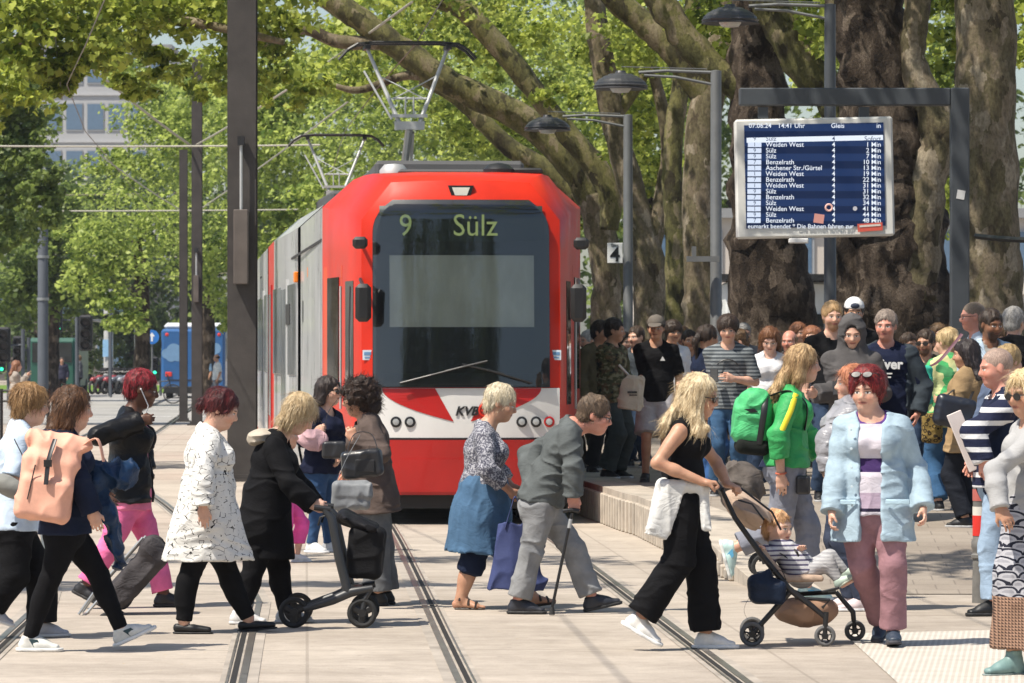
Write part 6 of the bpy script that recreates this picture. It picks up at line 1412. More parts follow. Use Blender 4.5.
crowd('camo2', 600, 321, 48.8, 'dark haired man with backpack just behind the camouflage jacket', yaw=-60, hyaw=-30, skin='tan', hair=('short', *DH), wear=[pt((.02,.02,.022)), jk((.10,.085,.05))], group=G)
crowd('beige', 589, 331, 50.5, 'grey haired person in beige jacket beside the tram, farthest left on the platform', yaw=-120, hyaw=-150, skin='fair', hair=('short', *GH), wear=[pt((.06,.05,.04)), jk((.30,.25,.18))], group=G)
crowd('tee', 656, 316, 45.5, 'young man in cap, black T-shirt and pale shorts holding a rolled paper', yaw=-92, hyaw=-98, skin='tan', hair=('short', *DH), cap=((.13,.115,.10),), rarm=((.02,.07,-.27),(.17,-.05,-.33)), wear=[dict(t='pants', c=(.36,.35,.37), grow=.02, len=.47, wide=(.03,.03)), sh_t(BLACK, name='t_shirt')], shoes=(BLACK,(.05,.05,.05)), group=G)
crowd('white1', 672, 321, 49.5, 'dark haired person in white T-shirt behind the man in the cap', yaw=-60, hyaw=-70, skin='tan', hair=('mop', *DH), wear=[pt(DJ), sh_t((.62,.63,.66), name='t_shirt')], group=G)
crowd('dark1', 637, 327, 51.5, 'dark haired head between the camouflage jacket and the cap', yaw=-120, hyaw=-130, skin='fair', hair=('short', *DH), wear=[pt(DJ), jk((.05,.06,.07))], group=G)
crowd('leo', 706, 326, 42.5, 'dark haired woman in navy top and brown spotted dress turned away', yaw=20, hyaw=35, fem=1, skin='tan', hair=('ponytail', *DH), L=.2, larm=PH, wear=[pt((.03,.08,.2)), dict(t='top', c=pat('leopard', (.16,.075,.03), (.03,.015,.01)), grow=.02, hem=.22, flare=.03, sleeve=0), dict(t='top', c=NAVY, grow=.028, hem=-.16, sleeve=1.4)], group=G)
crowd('grey', 728, 316, 41.0, 'young man with dark mop of hair in striped grey T-shirt holding a phone', yaw=-95, hyaw=-95, hpitch=-12, skin='fair', hair=('mop', *DH), rarm=((.0,.06,-.27),(.20,-.12,-.24)), larm=((.0,.08,-.27),(.20,-.12,-.24)), wear=[pt((.04,.09,.17)), sh_t(pat('stripe', (.20,.22,.23), (.055,.065,.075), w=.035, d=.5), name='t_shirt')], group=G)
crowd('longhair', 770, 328, 42.5, 'young woman with very long auburn hair and white top looking down', yaw=-92, hyaw=-95, hpitch=-26, fem=1, skin='pale', hair=('long', (.11,.045,.02), (.30,.14,.06)), wear=[pt(DJ), sh_t((.60,.60,.62))], group=G)
P_['longhair'].hairo['label'] = 'very long auburn hair'
crowd('white2', 752, 331, 46.0, 'person in white shirt bending behind the long haired woman', yaw=180, hyaw=180, hpitch=-30, lean=.10, skin='fair', hair=('short', *BH), wear=[pt(DJ), sh_t((.62,.63,.64))], group=G)
crowd('bald1', 790, 331, 47.5, 'man with receding hair between the auburn hair and the green tracksuit', yaw=-120, hyaw=-110, skin='red', hair=('balding', *BH), wear=[pt(DJ), jk((.04,.04,.05))], group=G)
crowd('gin', 832, 302, 39.5, 'tall man with strawberry blond hair and beard in black T-shirt', yaw=-85, hyaw=-80, skin='fair', beard=(.30,.16,.08), hair=('short', (.30,.17,.07), (.55,.36,.18)), wear=[pt(DJ), sh_t(BLACK)], group=G)
crowd('wcap', 854, 298, 41.5, 'man wearing a white cap backwards behind the grey hood', yaw=-90, hyaw=-90, skin='tan', beard=(.06,.04,.03), hair=('short', *DH), cap=((.66,.66,.66), True), wear=[pt(DJ), sh_t(BLACK)], group=G)
crowd('hoodie', 852, 318, 35.6, 'youth in grey hoodie with the hood up looking down at a phone', yaw=-92, hyaw=-92, hpitch=-18, skin='fair', hair=('buzz', *DH), strands=False, rarm=((.0,.07,-.27),(.18,-.13,-.27)), larm=((.0,.07,-.27),(.20,-.13,-.24)), wear=[pt((.05,.05,.055)), dict(t='top', c=(.085,.08,.08), grow=.036, hem=.08, hood='up', wr=.014, name='hoodie')], shoes=((.03,.06,.2),(.3,.4,.6)), group=G)
crowd('liver', 886, 311, 36.0, 'stocky man in open dark jacket over navy T-shirt with white lettering', yaw=-98, hyaw=-105, w=1.2, skin='red', hair=('short', (.13,.10,.08), (.30,.24,.2)), larm=((-.02,.12,-.27),(.07,.07,-.48)), wear=[pt((.02,.025,.035)), sh_t((.010,.014,.035), name='t_shirt'), jk((.035,.045,.055), open=.17, name='jacket')], group=G)
crowd('shades', 926, 331, 41.5, 'man with short dark hair, stubble and sunglasses left of the blond ponytail', yaw=-110, hyaw=-115, skin='tan', beard=(.05,.03,.02), hair=('short', *DH), glasses='sun', wear=[pt(DJ), jk((.06,.055,.04))], group=G)
crowd('ponytail', 948, 329, 37.2, 'blond woman in green patterned blouse with a dark shoulder strap, seen from behind', yaw=110, hyaw=130, fem=1, skin='fair', hair=('ponytail', *LH_), larm=PH, wear=[pt((.04,.10,.20), wide=(.02,.03)), dict(t='top', c=pat('floral', (.08,.45,.15), (.62,.62,.30)), grow=.03, hem=.10, flare=.02)], group=G)
crowd('camel', 968, 341, 35.4, 'dark haired woman in camel coat carrying a quilted black handbag', yaw=150, hyaw=170, fem=1, skin='tan', hair=('long', (.012,.009,.009), (.04,.03,.03)), L=.14, rarm=((.02,.06,-.25),(.22,-.02,-.20)), larm=((.02,.04,-.25),(.22,-.02,-.20)), wear=[pt((.012,.014,.02)), dict(t='top', c=(.30,.205,.11), grow=.04, hem=.19, flare=.04, collar=.05, wr=.013, name='coat')], group=G)
crowd('tall', 975, 302, 39.0, 'tall man with shaved head and glasses in pale shirt by the display post', yaw=185, hyaw=188, skin='red', hair=('buzz', (.15,.11,.08), (.25,.2,.15)), glasses='clear', wear=[pt(DJ), sh_t((.45,.52,.60))], group=G)
crowd('denim', 990, 310, 36.6, 'man with dark hair and full beard in pale denim shirt', yaw=-70, hyaw=-62, hpitch=-10, skin='brown', beard=(.02,.012,.01), hair=('short', *DH), wear=[pt((.05,.07,.12)), sh_t((.28,.27,.25)), jk((.42,.52,.62), open=.07, name='shirt')], group=G)
crowd('greyman', 1014, 308, 38.5, 'grey haired man in black jacket at the right end of the crowd', yaw=80, hyaw=60, skin='fair', hair=('short', *GH), wear=[pt(DJ), jk(BLACK)], group=G)
crowd('bun', 1008, 346, 33.0, 'person with a blond topknot behind the striped jumper', yaw=60, hyaw=40, fem=1, skin='fair', hair=('bun', *LH_), at=(-.03,0,.14), wear=[pt(DJ), jk((.10,.13,.2))], group=G)
crowd('fill1', 689, 331, 52.5, 'dark haired person in black top far back between cap and navy top', yaw=-80, skin='tan', hair=('short', *DH), wear=[pt(DJ), sh_t(BLACK)], group=G)
crowd('fill2', 812, 327, 48.0, 'red haired person far back left of the strawberry blond man', yaw=-100, skin='fair', hair=('bob', (.25,.10,.05), (.45,.22,.12)), fem=1, wear=[pt(DJ), jk((.07,.06,.06))], group=G)
crowd('fill3', 908, 334, 47.0, 'short dark haired person far back beside the stocky man', yaw=-60, skin='tan', hair=('short', *DH), wear=[pt(DJ), jk((.05,.05,.05))], group=G)
crowd('fill4', 1000, 326, 43.0, 'person in brown coat far back between denim shirt and black jacket', yaw=-90, skin='fair', hair=('mop', *BH), wear=[pt(DJ), jk((.12,.08,.05))], group=G)
for key, x, top, Y, lab, hr_, c_, yw in (('f5',624,333,54,'small dark head far back left of the cap',DH,(.05,.05,.06),-60),('f6',682,327,55,'brown haired person far back behind the white T-shirt',BH,(.3,.28,.25),-100),('f7',716,335,53,'dark haired person far back behind the ponytail',DH,(.1,.05,.04),-120),('f8',743,324,55,'grey haired person far back right of the dark mop of hair',GH,(.2,.2,.22),-70),
    ('f9',798,323,54,'reddish haired person far back beside the receding hair',((.15,.06,.03),(.35,.16,.08)),(.04,.04,.05),-60),('f10',820,336,51,'brown haired person far back under the strawberry blond man',BH,(.35,.33,.3),-110),('f11',868,330,50,'dark haired person far back between hood and stocky man',DH,(.03,.03,.03),-90),('f12',938,324,50,'brown haired person far back above the blond ponytail',BH,(.12,.1,.08),-80),('f13',957,318,52,'dark haired person far back by the display post',DH,(.3,.3,.32),-95)):
    crowd(key, x, top, Y, lab, yaw=yw, skin=('fair','tan','fair')[x%3], hair=('short' if x%2 else 'bob', *hr_), fem=x%2==0, wear=[pt(DJ), jk(c_)], group=G)
# far left
def farp(x, top, Y, label, **k): who('f%d' % x, x=x, top=top, Y=Y, g=0.0, label=label, vb=.014, vc=.015, strands=False, H=k.pop('H', None), **k)
farp(16, 361, 95, 'woman with reddish hair drinking behind the railing at the left', fem=1, yaw=10, skin='fair', hair=('long', (.20,.09,.05), (.4,.2,.1)), L=.1, rarm=((.1,.08,-.22),(.28,-.1,.02)), wear=[pt((.2,.17,.14)), jk((.33,.29,.25))], shoes=(BLACK,(.3,.3,.3)))
farp(217, 359, 148, 'man in white T-shirt walking past the blue bus', yaw=200, w=1.1, skin='tan', hair=('balding', *DH), wear=[pt((.14,.15,.17), len=.5), sh_t((.62,.64,.64))], step=.18, shoes=(BLACK,(.3,.3,.3)), H=1.72)
farp(209, 360, 152, 'man in grey blue shirt walking beside the white T-shirt', yaw=190, skin='tan', hair=('short', *DH), wear=[pt((.05,.06,.08)), sh_t((.12,.2,.3))], step=.15, shoes=(BLACK,(.3,.3,.3)), H=1.72)
farp(62, 366, 170, 'pedestrian in dark clothes waiting by the far road', yaw=-90, skin='tan', hair=('short', *DH), wear=[pt(BLACK), jk((.03,.03,.05))], shoes=(BLACK,(.3,.3,.3)), H=1.6)
farp(79, 364, 172, 'pedestrian in grey jacket beside the far road', yaw=180, skin='fair', hair=('short', *BH), wear=[pt(BLACK), jk((.10,.10,.11))], shoes=(BLACK,(.3,.3,.3)), H=1.68)
farp(13, 364, 165, 'pedestrian partly hidden behind the drinking woman', yaw=0, skin='fair', hair=('short', *DH), wear=[pt(BLACK), jk((.03,.04,.08))], shoes=(BLACK,(.3,.3,.3)), H=1.6)
# ------------------------------------------------------------------ toddler in the stroller
tp = dict(label='toddler in striped top and checked leggings lying in the stroller', Y=25.3, yaw=-4, H=.86, w=1.35, hs=.86, hyaw=-38, hpitch=-8, hvol=-.002, head=(777,527), neck=(777,543), hip=(802,570),
    re=(771,556,-.10), rw=(763,549,-.16), le=(796,556,.02), lw=(800,549,-.06), rpn=(0,0,-1), rk=(828,561,-.08), ra=(838,580,-.10), rfp=35, lk=(830,556,.05), la=(845,572,.03), lfp=35, skin='pale', sw=.11,
    hair=('short', (.50,.27,.12), (.72,.46,.26)), brow=(.4,.22,.1), vb=.006, vc=.006, n=250, wear=[dict(t='pants', c=pat('stripe', (.48,.48,.49), (.36,.36,.38), w=.02), grow=.006, wr=.004), dict(t='top', c=pat('stripe', (.58,.58,.60), (.10,.09,.16), w=.028, d=.62), grow=.010, hem=.02, sleeve=1.9, wr=.005)], shoes=((.42,.52,.45),(.55,.60,.50)))
who('toddler', **tp)
# ------------------------------------------------------------------ things carried and pushed
def soft(name, mat, parent, fn, vx=.008, wr=.006, fr=(9,9,9), org=None):
    B = Fld(); fn(B); 
    if wr: B.wrinkle(wr, fr, 1.3)
    return B.build(name, mat, parent, vx, org if org is not None else A3(*parent.location))
XA, YA, ZA = A3(1,0,0), A3(0,1,0), A3(0,0,1)
def thing(name, loc, label, cat, group=None): return empty(name, tuple(loc), 0, label, cat, group)
def strap(pts, wd, parent, m, name='strap', th=.25, org=None):
    mb = MB(); 
    P = np.array(pts, float); tt = np.linspace(0, len(P)-1, (len(P)-1)*6+1); Q = []
    for a in tt:
        i = min(int(a), len(P)-2); f = a-i; p0 = P[max(i-1,0)]; p1 = P[i]; p2 = P[i+1]; p3 = P[min(i+2,len(P)-1)]
        Q.append(.5*((2*p1)+(-p0+p2)*f+(2*p0-5*p1+4*p2-p3)*f*f+(-p0+3*p1-3*p2+p3)*f**3))
    mb.tube(Q, wd, 8, flat=th); return mb.build(name, m, parent, True, origin=np.array(parent.location))
# peach roll-top backpack
PE = plain('peach_fabric', (.74,.39,.28), .7, .3, var=.12, sc=10, bump=.3); c = W(48, 480, 24.45); r = thing('backpack', c, 'peach roll-top backpack worn by the woman in black leggings', 'backpack')
sl = nrm(A3(.17,0,.98)); sx = nrm(A3(.98,0,-.17))
def f(B): B.box(c-sl*.04, (sx, YA, sl), (.155,.12,.19), rd=.05).box(c+sl*.15+sx*.02, (sx, YA, sl), (.130,.08,.09), rd=.05, k=.05).cone(c+sl*.225-sx*.13, c+sl*.235+sx*.17, .045, k=.04).box(c-sl*.10-YA*.08, (sx,YA,sl), (.14,.075,.12), rd=.04, k=.03)
soft('bag_body', PE, r, f, wr=.012)
strap([c+sl*.24+sx*.01-YA*.10, c+sl*.12+sx*.0-YA*.155, c-sl*.02+sx*.01-YA*.175], .016, r, BLK, 'buckle_strap'); mb = MB(); mb.box(c+sl*.10-YA*.165, (.045,.02,.04)); mb.build('buckle', BLK, r, origin=c)
mb = MB(); mb.tube([c+sl*.08-sx*.07-YA*.15, c-sl*.12-sx*.08-YA*.16], .004, 6); mb.build('zip', BLK, r, origin=c)
strap([c+sl*.22+sx*.16-YA*.02, c+sl*.28+sx*.24-YA*.05, c+sl*.16+sx*.30-YA*.06], .020, r, PE, 'shoulder_strap')
# grey bum bag on the boy
c = W(10, 487, 25.5); r = thing('waist_bag', c, 'grey waist bag slung across the boy in the pale blue T-shirt', 'bag'); soft('bag_body', plain('grey_fabric', (.22,.22,.20), .8, bump=.3), r, lambda B: B.ell(c, (nrm(A3(.9,0,-.45)),YA,nrm(A3(.45,0,.9))), (.12,.07,.06)))
strap([c+A3(.08,-.02,0), c+A3(.10,-.02,.12), c+A3(.02,.06,.28)], .014, r, BLK)
# jacket carried over the arm
c = W(98, 482, 24.9); r = thing('jacket', c, 'dark blue jacket carried over the arm between the leggings and the pink trousers', 'jacket')
NB = cloth((.012,.035,.085), .45, .5, .6, spec=.5)
soft('jacket_body', NB, r, lambda B: B.cone(c+A3(-.12,0,.03), c+A3(.14,.0,.05), .075, .085, k=.04).cone(c+A3(-.02,0,0), c+A3(.06,0,-.20), .08,.075, YA, .05, .05, k=.04).cone(c+A3(.06,0,-.18), c+A3(.12,0,-.47), .09,.045, YA, .04, .03, k=.04), wr=.03, fr=(10,10,10))
# white earphone cable
ed = P_['pink']; C = ed.C; mb = MB(); mb.tube([C+ed.hl*-.085+ed.hu*.0, C-ed.hl*.06+ed.hf*.07-ed.hu*.10, C-ed.hl*.03+ed.hf*.06-ed.hu*.2, C+ed.hf*.10-ed.hu*.45-ed.hl*.06], .004, 6); mb.lathe([(.007,0),(.006,.012),(0,.014)], C-ed.hl*.085, -ed.hl, 12); tag(mb.build('earphones', plain('white_plastic', (.7,.7,.7), .4), None), 'white earphones worn by the woman in pink trousers', 'earphones')
# dark shopping trolley
a, b = W(108, 603, 28.2), W(157, 548, 28.2); d = nrm(b-a); n = nrm(np.cross(d, YA)); c = (a+b)/2; r = thing('shopping_trolley', c, 'dark grey shopping trolley tilted behind the woman in pink trousers', 'trolley')
soft('bag_body', cloth((.055,.050,.052), .7, .25, .6), r, lambda B: B.box(c+d*.02-n*.02, (d,YA,n), (.25,.15,.085), rd=.05).cone(c+d*.22+n*.02-YA*.1, c+d*.22+n*.02+YA*.1, .075, k=.05), wr=.014)
mb = MB()
for sg in (-1,1): mb.tube([a-d*.17-n*-.09+YA*sg*.12, a+n*.11+YA*sg*.12, b+n*.11+YA*sg*.12], .010, 6)
mb.build('frame', METL, r, origin=c); q = W(112, 624, 28.2)
for sg in (-1,1): mb = MB(); mb.torus(q+YA*sg*.17-A3(0,0,0), YA, .075, .018, 20, 6); mb.lathe([(.055,-.008),(.055,.008)], q+YA*sg*.17, YA, 16); mb.build('wheel', BLKM, r, origin=c)
mb = MB(); q2 = W(86, 614, 28.2); mb.tube([q2, a-d*.02+n*.06], .011, 6); mb.tube([q2-YA*.14, q2+YA*.14], .012, 6); mb.build('foot_bar', METL, r, origin=c)
# rollator
Yr = 27.0; c = W(335, 626, Yr); r = thing('rollator', (c[0],Yr,0), 'black and grey rollator pushed by the elderly blond woman', 'rollator'); o_ = np.array(r.location)
GR = plain('rollator_grey', (.028,.030,.033), .4)
for sg in (-1,1):
    dy = sg*.25
    for (wx, wy, wr_) in ((296,611,.097),(363.5,609.5,.094)):
        q = W(wx, wy, Yr)+YA*dy; q[2] = wr_+.001
        mb = MB(); mb.torus(q, YA, wr_-.017, .017, 28, 8); w_ = mb.build('wheel', BLKM, r, True, origin=o_)
        mb = MB(); mb.lathe([(.025,-.022),(.025,.022)], q, YA, 14)
        for k in range(3): a_ = k*2.094+.5; e = q+A3(math.cos(a_),0,math.sin(a_))*(wr_-.02); mb.tube([q, e], [.020,.026], 6, flat=.35, up=YA)
        mb.build('rim', BLK, w_, origin=o_)
    mb = MB(); mb.tube([W(326,508,Yr)+YA*dy, W(333,516,Yr)+YA*dy, W(341,556,Yr)+YA*dy, W(350,592,Yr)+YA*dy], [.018,.028,.032,.030], 10); mb.build('upright', GR, r, True, origin=o_)
    mb = MB(); mb.tube([W(306,607,Yr)+YA*dy, W(334,598,Yr)+YA*dy, W(352,590,Yr)+YA*dy, W(374,586,Yr)+YA*dy], [.022,.030,.032,.022], 10); mb.tube([W(372,587,Yr)+YA*dy, W(366,597,Yr)+YA*dy, W(364,608,Yr)+YA*dy*1.0], .016, 8); mb.build('side_frame', GR, r, True, origin=o_)
    mb = MB(); mb.tube([W(316,506,Yr)+YA*dy, W(332,508,Yr)+YA*dy], .019, 10); mb.build('handle', BLK, r, True, origin=o_); mb = MB(); mb.tube([W(333,512,Yr)+YA*dy, W(322,516,Yr)+YA*dy, W(320,524,Yr)+YA*dy], .008, 6); mb.build('brake_lever', BLK, r, True, origin=o_)
q = W(366, 552, Yr); soft('bag', cloth((.010,.010,.011), .7), r, lambda B: B.box(q, (nrm(A3(1,0,-.1)),YA,nrm(A3(.1,0,1))), (.11,.19,.16), rd=.05), wr=.010, org=o_)
q = W(360, 518, Yr); soft('seat_bag', cloth((.012,.012,.014), .6), r, lambda B: B.cone(W(345,517,Yr), W(374,528,Yr), .2, .2, YA, .045, .028, k=.03), wr=.014, org=o_)
mb = MB(); mb.tube([W(338,549,Yr)-YA*.24, W(338,549,Yr)+YA*.24], .012, 6); mb.tube([W(347,588,Yr)-YA*.24, W(347,588,Yr)+YA*.24], .012, 6); mb.box(W(352,588,Yr), (.12,.44,.03)); mb.build('cross_bar', GR, r, origin=o_)
# handbags of the curly woman, items of the woman with sunglasses
LB = plain('bag_leather', (.018,.018,.02), .35, .6, var=.3, bump=.3); LG = plain('grey_bag_fabric', (.19,.20,.21), .6, .4, var=.2, sc=12, bump=.3)
c = W(362, 464, 28.7); r = thing('handbag', c, 'black leather handbag on the forearm of the curly haired woman', 'bag'); soft('bag_body', LB, r, lambda B: B.box(c, (nrm(A3(1,0,.12)),YA,nrm(A3(-.12,0,1))), (.135,.05,.09), rd=.03), wr=.010); strap([c+A3(-.10,0,.08), c+A3(-.05,.0,.20), c+A3(.06,0,.20), c+A3(.11,0,.08)], .012, r, LB, 'handle')
mb = MB(); mb.box(c+A3(.02,-.054,-.01), (.13,.01,.08), bev=.003); mb.build('front_pocket', LB, r, origin=c)
c = W(351, 495, 28.6); r = thing('handbag', c, 'soft grey bag hanging below the black handbag', 'bag'); soft('bag_body', LG, r, lambda B: B.box(c, (XA,YA,ZA), (.125,.05,.095), rd=.035).box(c+A3(.02,-.03,.03), (XA,YA,ZA), (.12,.03,.05), rd=.02), wr=.012); strap([c+A3(-.1,0,.08), c+A3(-.03,0,.24), c+A3(.06,0,.40)], .010, r, LG)
c = W(312, 440, 36.7); r = thing('jumper', c, 'pale pink garment held by the woman with long black hair', 'clothing'); soft('cloth_body', cloth((.60,.38,.40)), r, lambda B: B.ell(c, (XA,YA,ZA), (.12,.07,.09)), wr=.02)
c = W(334, 450, 36.6); r = thing('handbag', c, 'small black bag in front of the woman with long black hair', 'bag'); soft('bag_body', LB, r, lambda B: B.box(c, (XA,YA,ZA), (.10,.05,.075), rd=.03)); strap([c+A3(-.08,0,.1), c+A3(-.06,.04,.3), c+A3(.02,.08,.42)], .01, r, LB)
# blue shopper held by the elderly white haired woman
BT = plain('blue_canvas', (.045,.060,.16), .75, .3, var=.15, sc=6, bump=.4); c = W(519, 558, 28.5); r = thing('tote_bag', c, 'large blue canvas shopping bag between the elderly woman and the stooped man', 'bag')
soft('bag_body', BT, r, lambda B: B.cone(W(519,524,28.5), W(516,590,28.5), .14, .19, XA, .05, .07, flat=(1,1), k=.02), wr=.016, fr=(8,8,5))
for dy in (-.05,.05): strap([W(505,528,28.5)+YA*dy, W(511,508,28.5)+YA*dy, W(515,497,28.45), W(521,508,28.5)+YA*dy, W(530,528,28.5)+YA*dy], .011, r, BT, 'handle')
# cane
Yc = 28.04; h, tp_ = W(572, 513, Yc), W(552, 614.5, Yc); tp_[2] = .006; r = thing('walking_cane', tp_, 'black walking cane gripped by the stooped man', 'cane'); mb = MB(); mb.tube([h, tp_+A3(0,0,.04)], .0105, 10); mb.build('shaft', BLK, r, True, origin=tp_)
mb = MB(); mb.tube([h+A3(-.06,0,.012), h+A3(.0,0,.02), h+A3(.05,0,.012)], .015, 10); mb.build('handle', BLK, r, True, origin=tp_); mb = MB(); mb.lathe([(.020,0),(.018,.03),(.013,.05)], tp_, ZA, 14); mb.build('rubber_tip', BLKM, r, True, origin=tp_)
mb = MB(); d_ = nrm(h-tp_); mb.cyl(h-d_*.10, h-d_*.04, .013, 10); mb.build('collar', SILV, r, origin=tp_)
# white sweatshirt tied round the waist of the mother
c = W(680, 492, 24.75); r = thing('sweatshirt', c, 'pale grey sweatshirt tied round the waist above the black trousers', 'sweatshirt'); SW = cloth((.58,.58,.56), .9, .06, .5)
Wm = lambda x, y, d=0: W(x, y, 24.8+d)
soft('sweatshirt_body', SW, r, lambda B: B.cone(Wm(664,483,-.13), Wm(704,489,-.15), .028,.026, k=.03).cone(Wm(674,486,-.17), Wm(657,536,-.19), .095,.07, XA, .022,.02, flat=(0,1), k=.04).cone(Wm(664,486,-.02), Wm(653,528,-.04), .12,.13, YA, .045,.03, flat=(0,1), k=.04).cone(Wm(704,488,-.16), Wm(707,530,-.18), .036,.034, XA, .022, .018, flat=(0,1), k=.03), wr=.014, fr=(14,14,4))
# stroller
Ys = 25.3; c = W(800, 645, Ys); r = thing('stroller', (c[0],Ys,0), 'compact black framed stroller with beige seat and basket', 'stroller'); o_ = np.array(r.location); BEI = cloth((.42,.31,.235), .8, .12, .4); WS = lambda x, y, d=0: W(x, y, Ys+d)
for sg in (-1,1):
    dy = sg*.235
    mb = MB(); mb.tube([WS(722,490,dy), WS(735,518,dy), WS(760,553,dy), WS(790,590,dy), WS(812,606,dy), WS(826,618,dy)], [.013,.016,.018,.019,.017,.014], 10); mb.build('main_tube', BLK, r, True, origin=o_)
    mb = MB(); mb.tube([WS(793,588,dy*.97), WS(772,612,dy*.97), WS(752,634,dy*.97)], [.019,.017,.015], 10); mb.build('rear_tube', BLK, r, True, origin=o_)
    mb = MB(); mb.tube([WS(795,598,dy*.9), WS(830,600,dy*.9), WS(822,608,dy*.9)], .010, 8); mb.build('brace', BLK, r, True, origin=o_)
    for wx, cz in ((752,.073),(825 if sg < 0 else 855,.063)):
        q = WS(wx, 600, dy); q[2] = cz
        mb = MB(); mb.torus(q, YA, cz-.013, .013, 28, 8); w_ = mb.build('wheel', plain('stroller_tyre', (.12,.12,.12), .7), r, True, origin=o_)
        mb = MB(); mb.lathe([(.02,-.02),(.02,.02)], q, YA, 14)
        for k in range(5): a_ = k*1.2566+.3; mb.tube([q, q+A3(math.cos(a_),0,math.sin(a_))*(cz-.016)], .009, 6, flat=.6)
        mb.torus(q, YA, cz-.024, .005, 24, 6); mb.build('rim', BLK, w_, origin=o_)
    q0 = WS(826 if sg < 0 else 853, 612, dy); mb = MB(); mb.tube([WS(826,616,dy) if sg < 0 else WS(836,592,dy), q0, WS(825 if sg < 0 else 855, 634, dy)], [.014,.017,.014], 10); mb.build('fork', BLK, r, True, origin=o_)
mb = MB(); mb.tube([WS(836,592,.20), WS(800,594,.20), WS(790,590,.235)], .014, 8); mb.tube([WS(722,490,-.235), WS(716,483,-.20), WS(716,483,.20), WS(722,490,.235)], .015, 10); mb.build('handlebar', BLK, r, True, origin=o_)
mb = MB(); 
for x_, y_ in ((790,592),(752,632)): mb = MB(); mb.tube([WS(x_,y_,-.23), WS(x_,y_,.23)], .010, 8); mb.build('cross_tube', BLK, r, True, origin=o_)
mb = MB(); mb.tube([WS(822,592,-.17), WS(838,588,-.17), WS(838,588,.17), WS(822,592,.17)], .009, 8); mb.build('foot_rest', BLK, r, True, origin=o_)
soft('seat', BEI, r, lambda B: B.cone(WS(756,543), WS(784,583), .022,.022, YA, .035+.15, .185, k=.02).cone(WS(784,582), WS(822,577), .024,.022, YA, .185, .17, k=.03) if False else B.box((WS(757,545)+WS(784,580))/2, (nrm(WS(784,580)-WS(757,545)),YA,nrm(np.cross(WS(784,580)-WS(757,545),YA))), (.145,.19,.020), rd=.018).box((WS(784,579)+WS(820,575))/2, (nrm(WS(820,575)-WS(784,579)),YA,ZA), (.115,.185,.018), rd=.016, k=.03), wr=.006, vx=.007, org=o_)
soft('canopy', BEI, r, lambda B: B.cone(WS(728,497), WS(768,528), .05,.075, YA, .215, .22, k=.02).cone(WS(722,492,-.20), WS(766,526,-.21), .03, .04, k=.03) if False else B.ell((WS(726,494)+WS(772,530))/2, (nrm(WS(772,530)-WS(726,494)),YA,nrm(np.cross(WS(772,530)-WS(726,494),YA))), (.175,.225,.085)).ell((WS(726,494)+WS(778,540))/2+A3(.05,0,-.03), (nrm(WS(772,530)-WS(726,494)),YA,nrm(np.cross(WS(772,530)-WS(726,494),YA))), (.15,.20,.06), '-'), wr=.008, vx=.007, org=o_)
mb = MB(); mb.tube([WS(724,487,-.2), WS(738,486,-.21), WS(772,512,-.22), WS(781,530,-.235)], .007, 6); mb.tube([WS(738,500,-.225), WS(752,504,-.225), WS(764,520,-.225)], .006, 6); mb.build('canopy_rib', BLK, r, True, origin=o_)
soft('basket', plain('basket_fabric', (.33,.20,.13), .75, bump=.2), r, lambda B: B.ell(WS(806,610), (XA,YA,ZA), (.185,.19,.10)).box(WS(806,590), (XA,YA,ZA), (.3,.3,.055), '-'), wr=.008, org=o_)
mb = MB(); 
for p_ in ((779,552),(797,552)): mb.tube([WS(p_[0]-6,546,-.05), WS(p_[0],p_[1],-.11), WS(803,568,-.10)], .008, 6, flat=.4)
mb.build('harness', BLK, r, origin=o_)
c = W(768, 591, 25.02); r = thing('bag', c, 'dark navy bag hanging from the stroller frame', 'bag'); soft('bag_body', cloth((.012,.020,.04), .5, .3, .5), r, lambda B: B.box(c, (nrm(A3(1,0,-.12)),YA,nrm(A3(.12,0,1))), (.105,.06,.075), rd=.045).cone(c+A3(-.05,0,.05), c+A3(.0,0,.10), .06,.02,k=.03), wr=.014); strap([c+A3(-.02,0,.09), W(780,570,25.06), W(786,580,25.06)], .008, r, BLK); strap([c+A3(-.10,-.02,-.02), c+A3(-.14,-.02,-.12), c+A3(-.06,-.02,-.24)], .004, r, BLK, 'cord')
# green backpack
GB = cloth((.08,.44,.17), .55, .2, .6, spec=.4); p = P_['green']; c = W(753, 420, 29.6); r = thing('backpack', c, 'bright green backpack with black base worn over the green tracksuit top', 'backpack'); sl = nrm(A3(.10,0,1)); sx = nrm(A3(1,0,-.10))
soft('bag_body', GB, r, lambda B: B.box(c+sl*.01, (sx,YA,sl), (.125,.17,.205), rd=.11).box(c-sl*.02-sx*.06, (sx,YA,sl), (.07,.13,.14), rd=.06, k=.04), wr=.014)
soft('bag_base', cloth((.014,.016,.014)), r, lambda B: B.box(c-sl*.18+sx*.01, (sx,YA,sl), (.115,.165,.055), rd=.05), wr=.006)
strap([c+sl*.19+sx*.06-YA*.10, c+sl*.08+sx*.06-YA*.178, c-sl*.16+sx*.05-YA*.16], .022, r, BLK, 'side_strap'); mb = MB(); mb.prism([(-.05,.01),(.02,.02),(.05,.0),(.0,-.01)], c+sl*.06-sx*.03-YA*.180, sx, sl, YA, .006); mb.build('emblem', BLK, r, origin=c)
mb = MB(); mb.box(c+sl*.17-sx*.02-YA*.08, (.07,.1,.03), bev=.01); mb.build('yellow_patch', plain('patch_yellow', (.75,.65,.06), .6), r, origin=c)
strap([c+sl*.18+sx*.10-YA*.10, p.RS+A3(-.02,-.02,.07), p.RS+A3(.10,-.0,-.02), p.RS+A3(.09,.03,-.20)], .022, r, BLK, 'shoulder_strap')
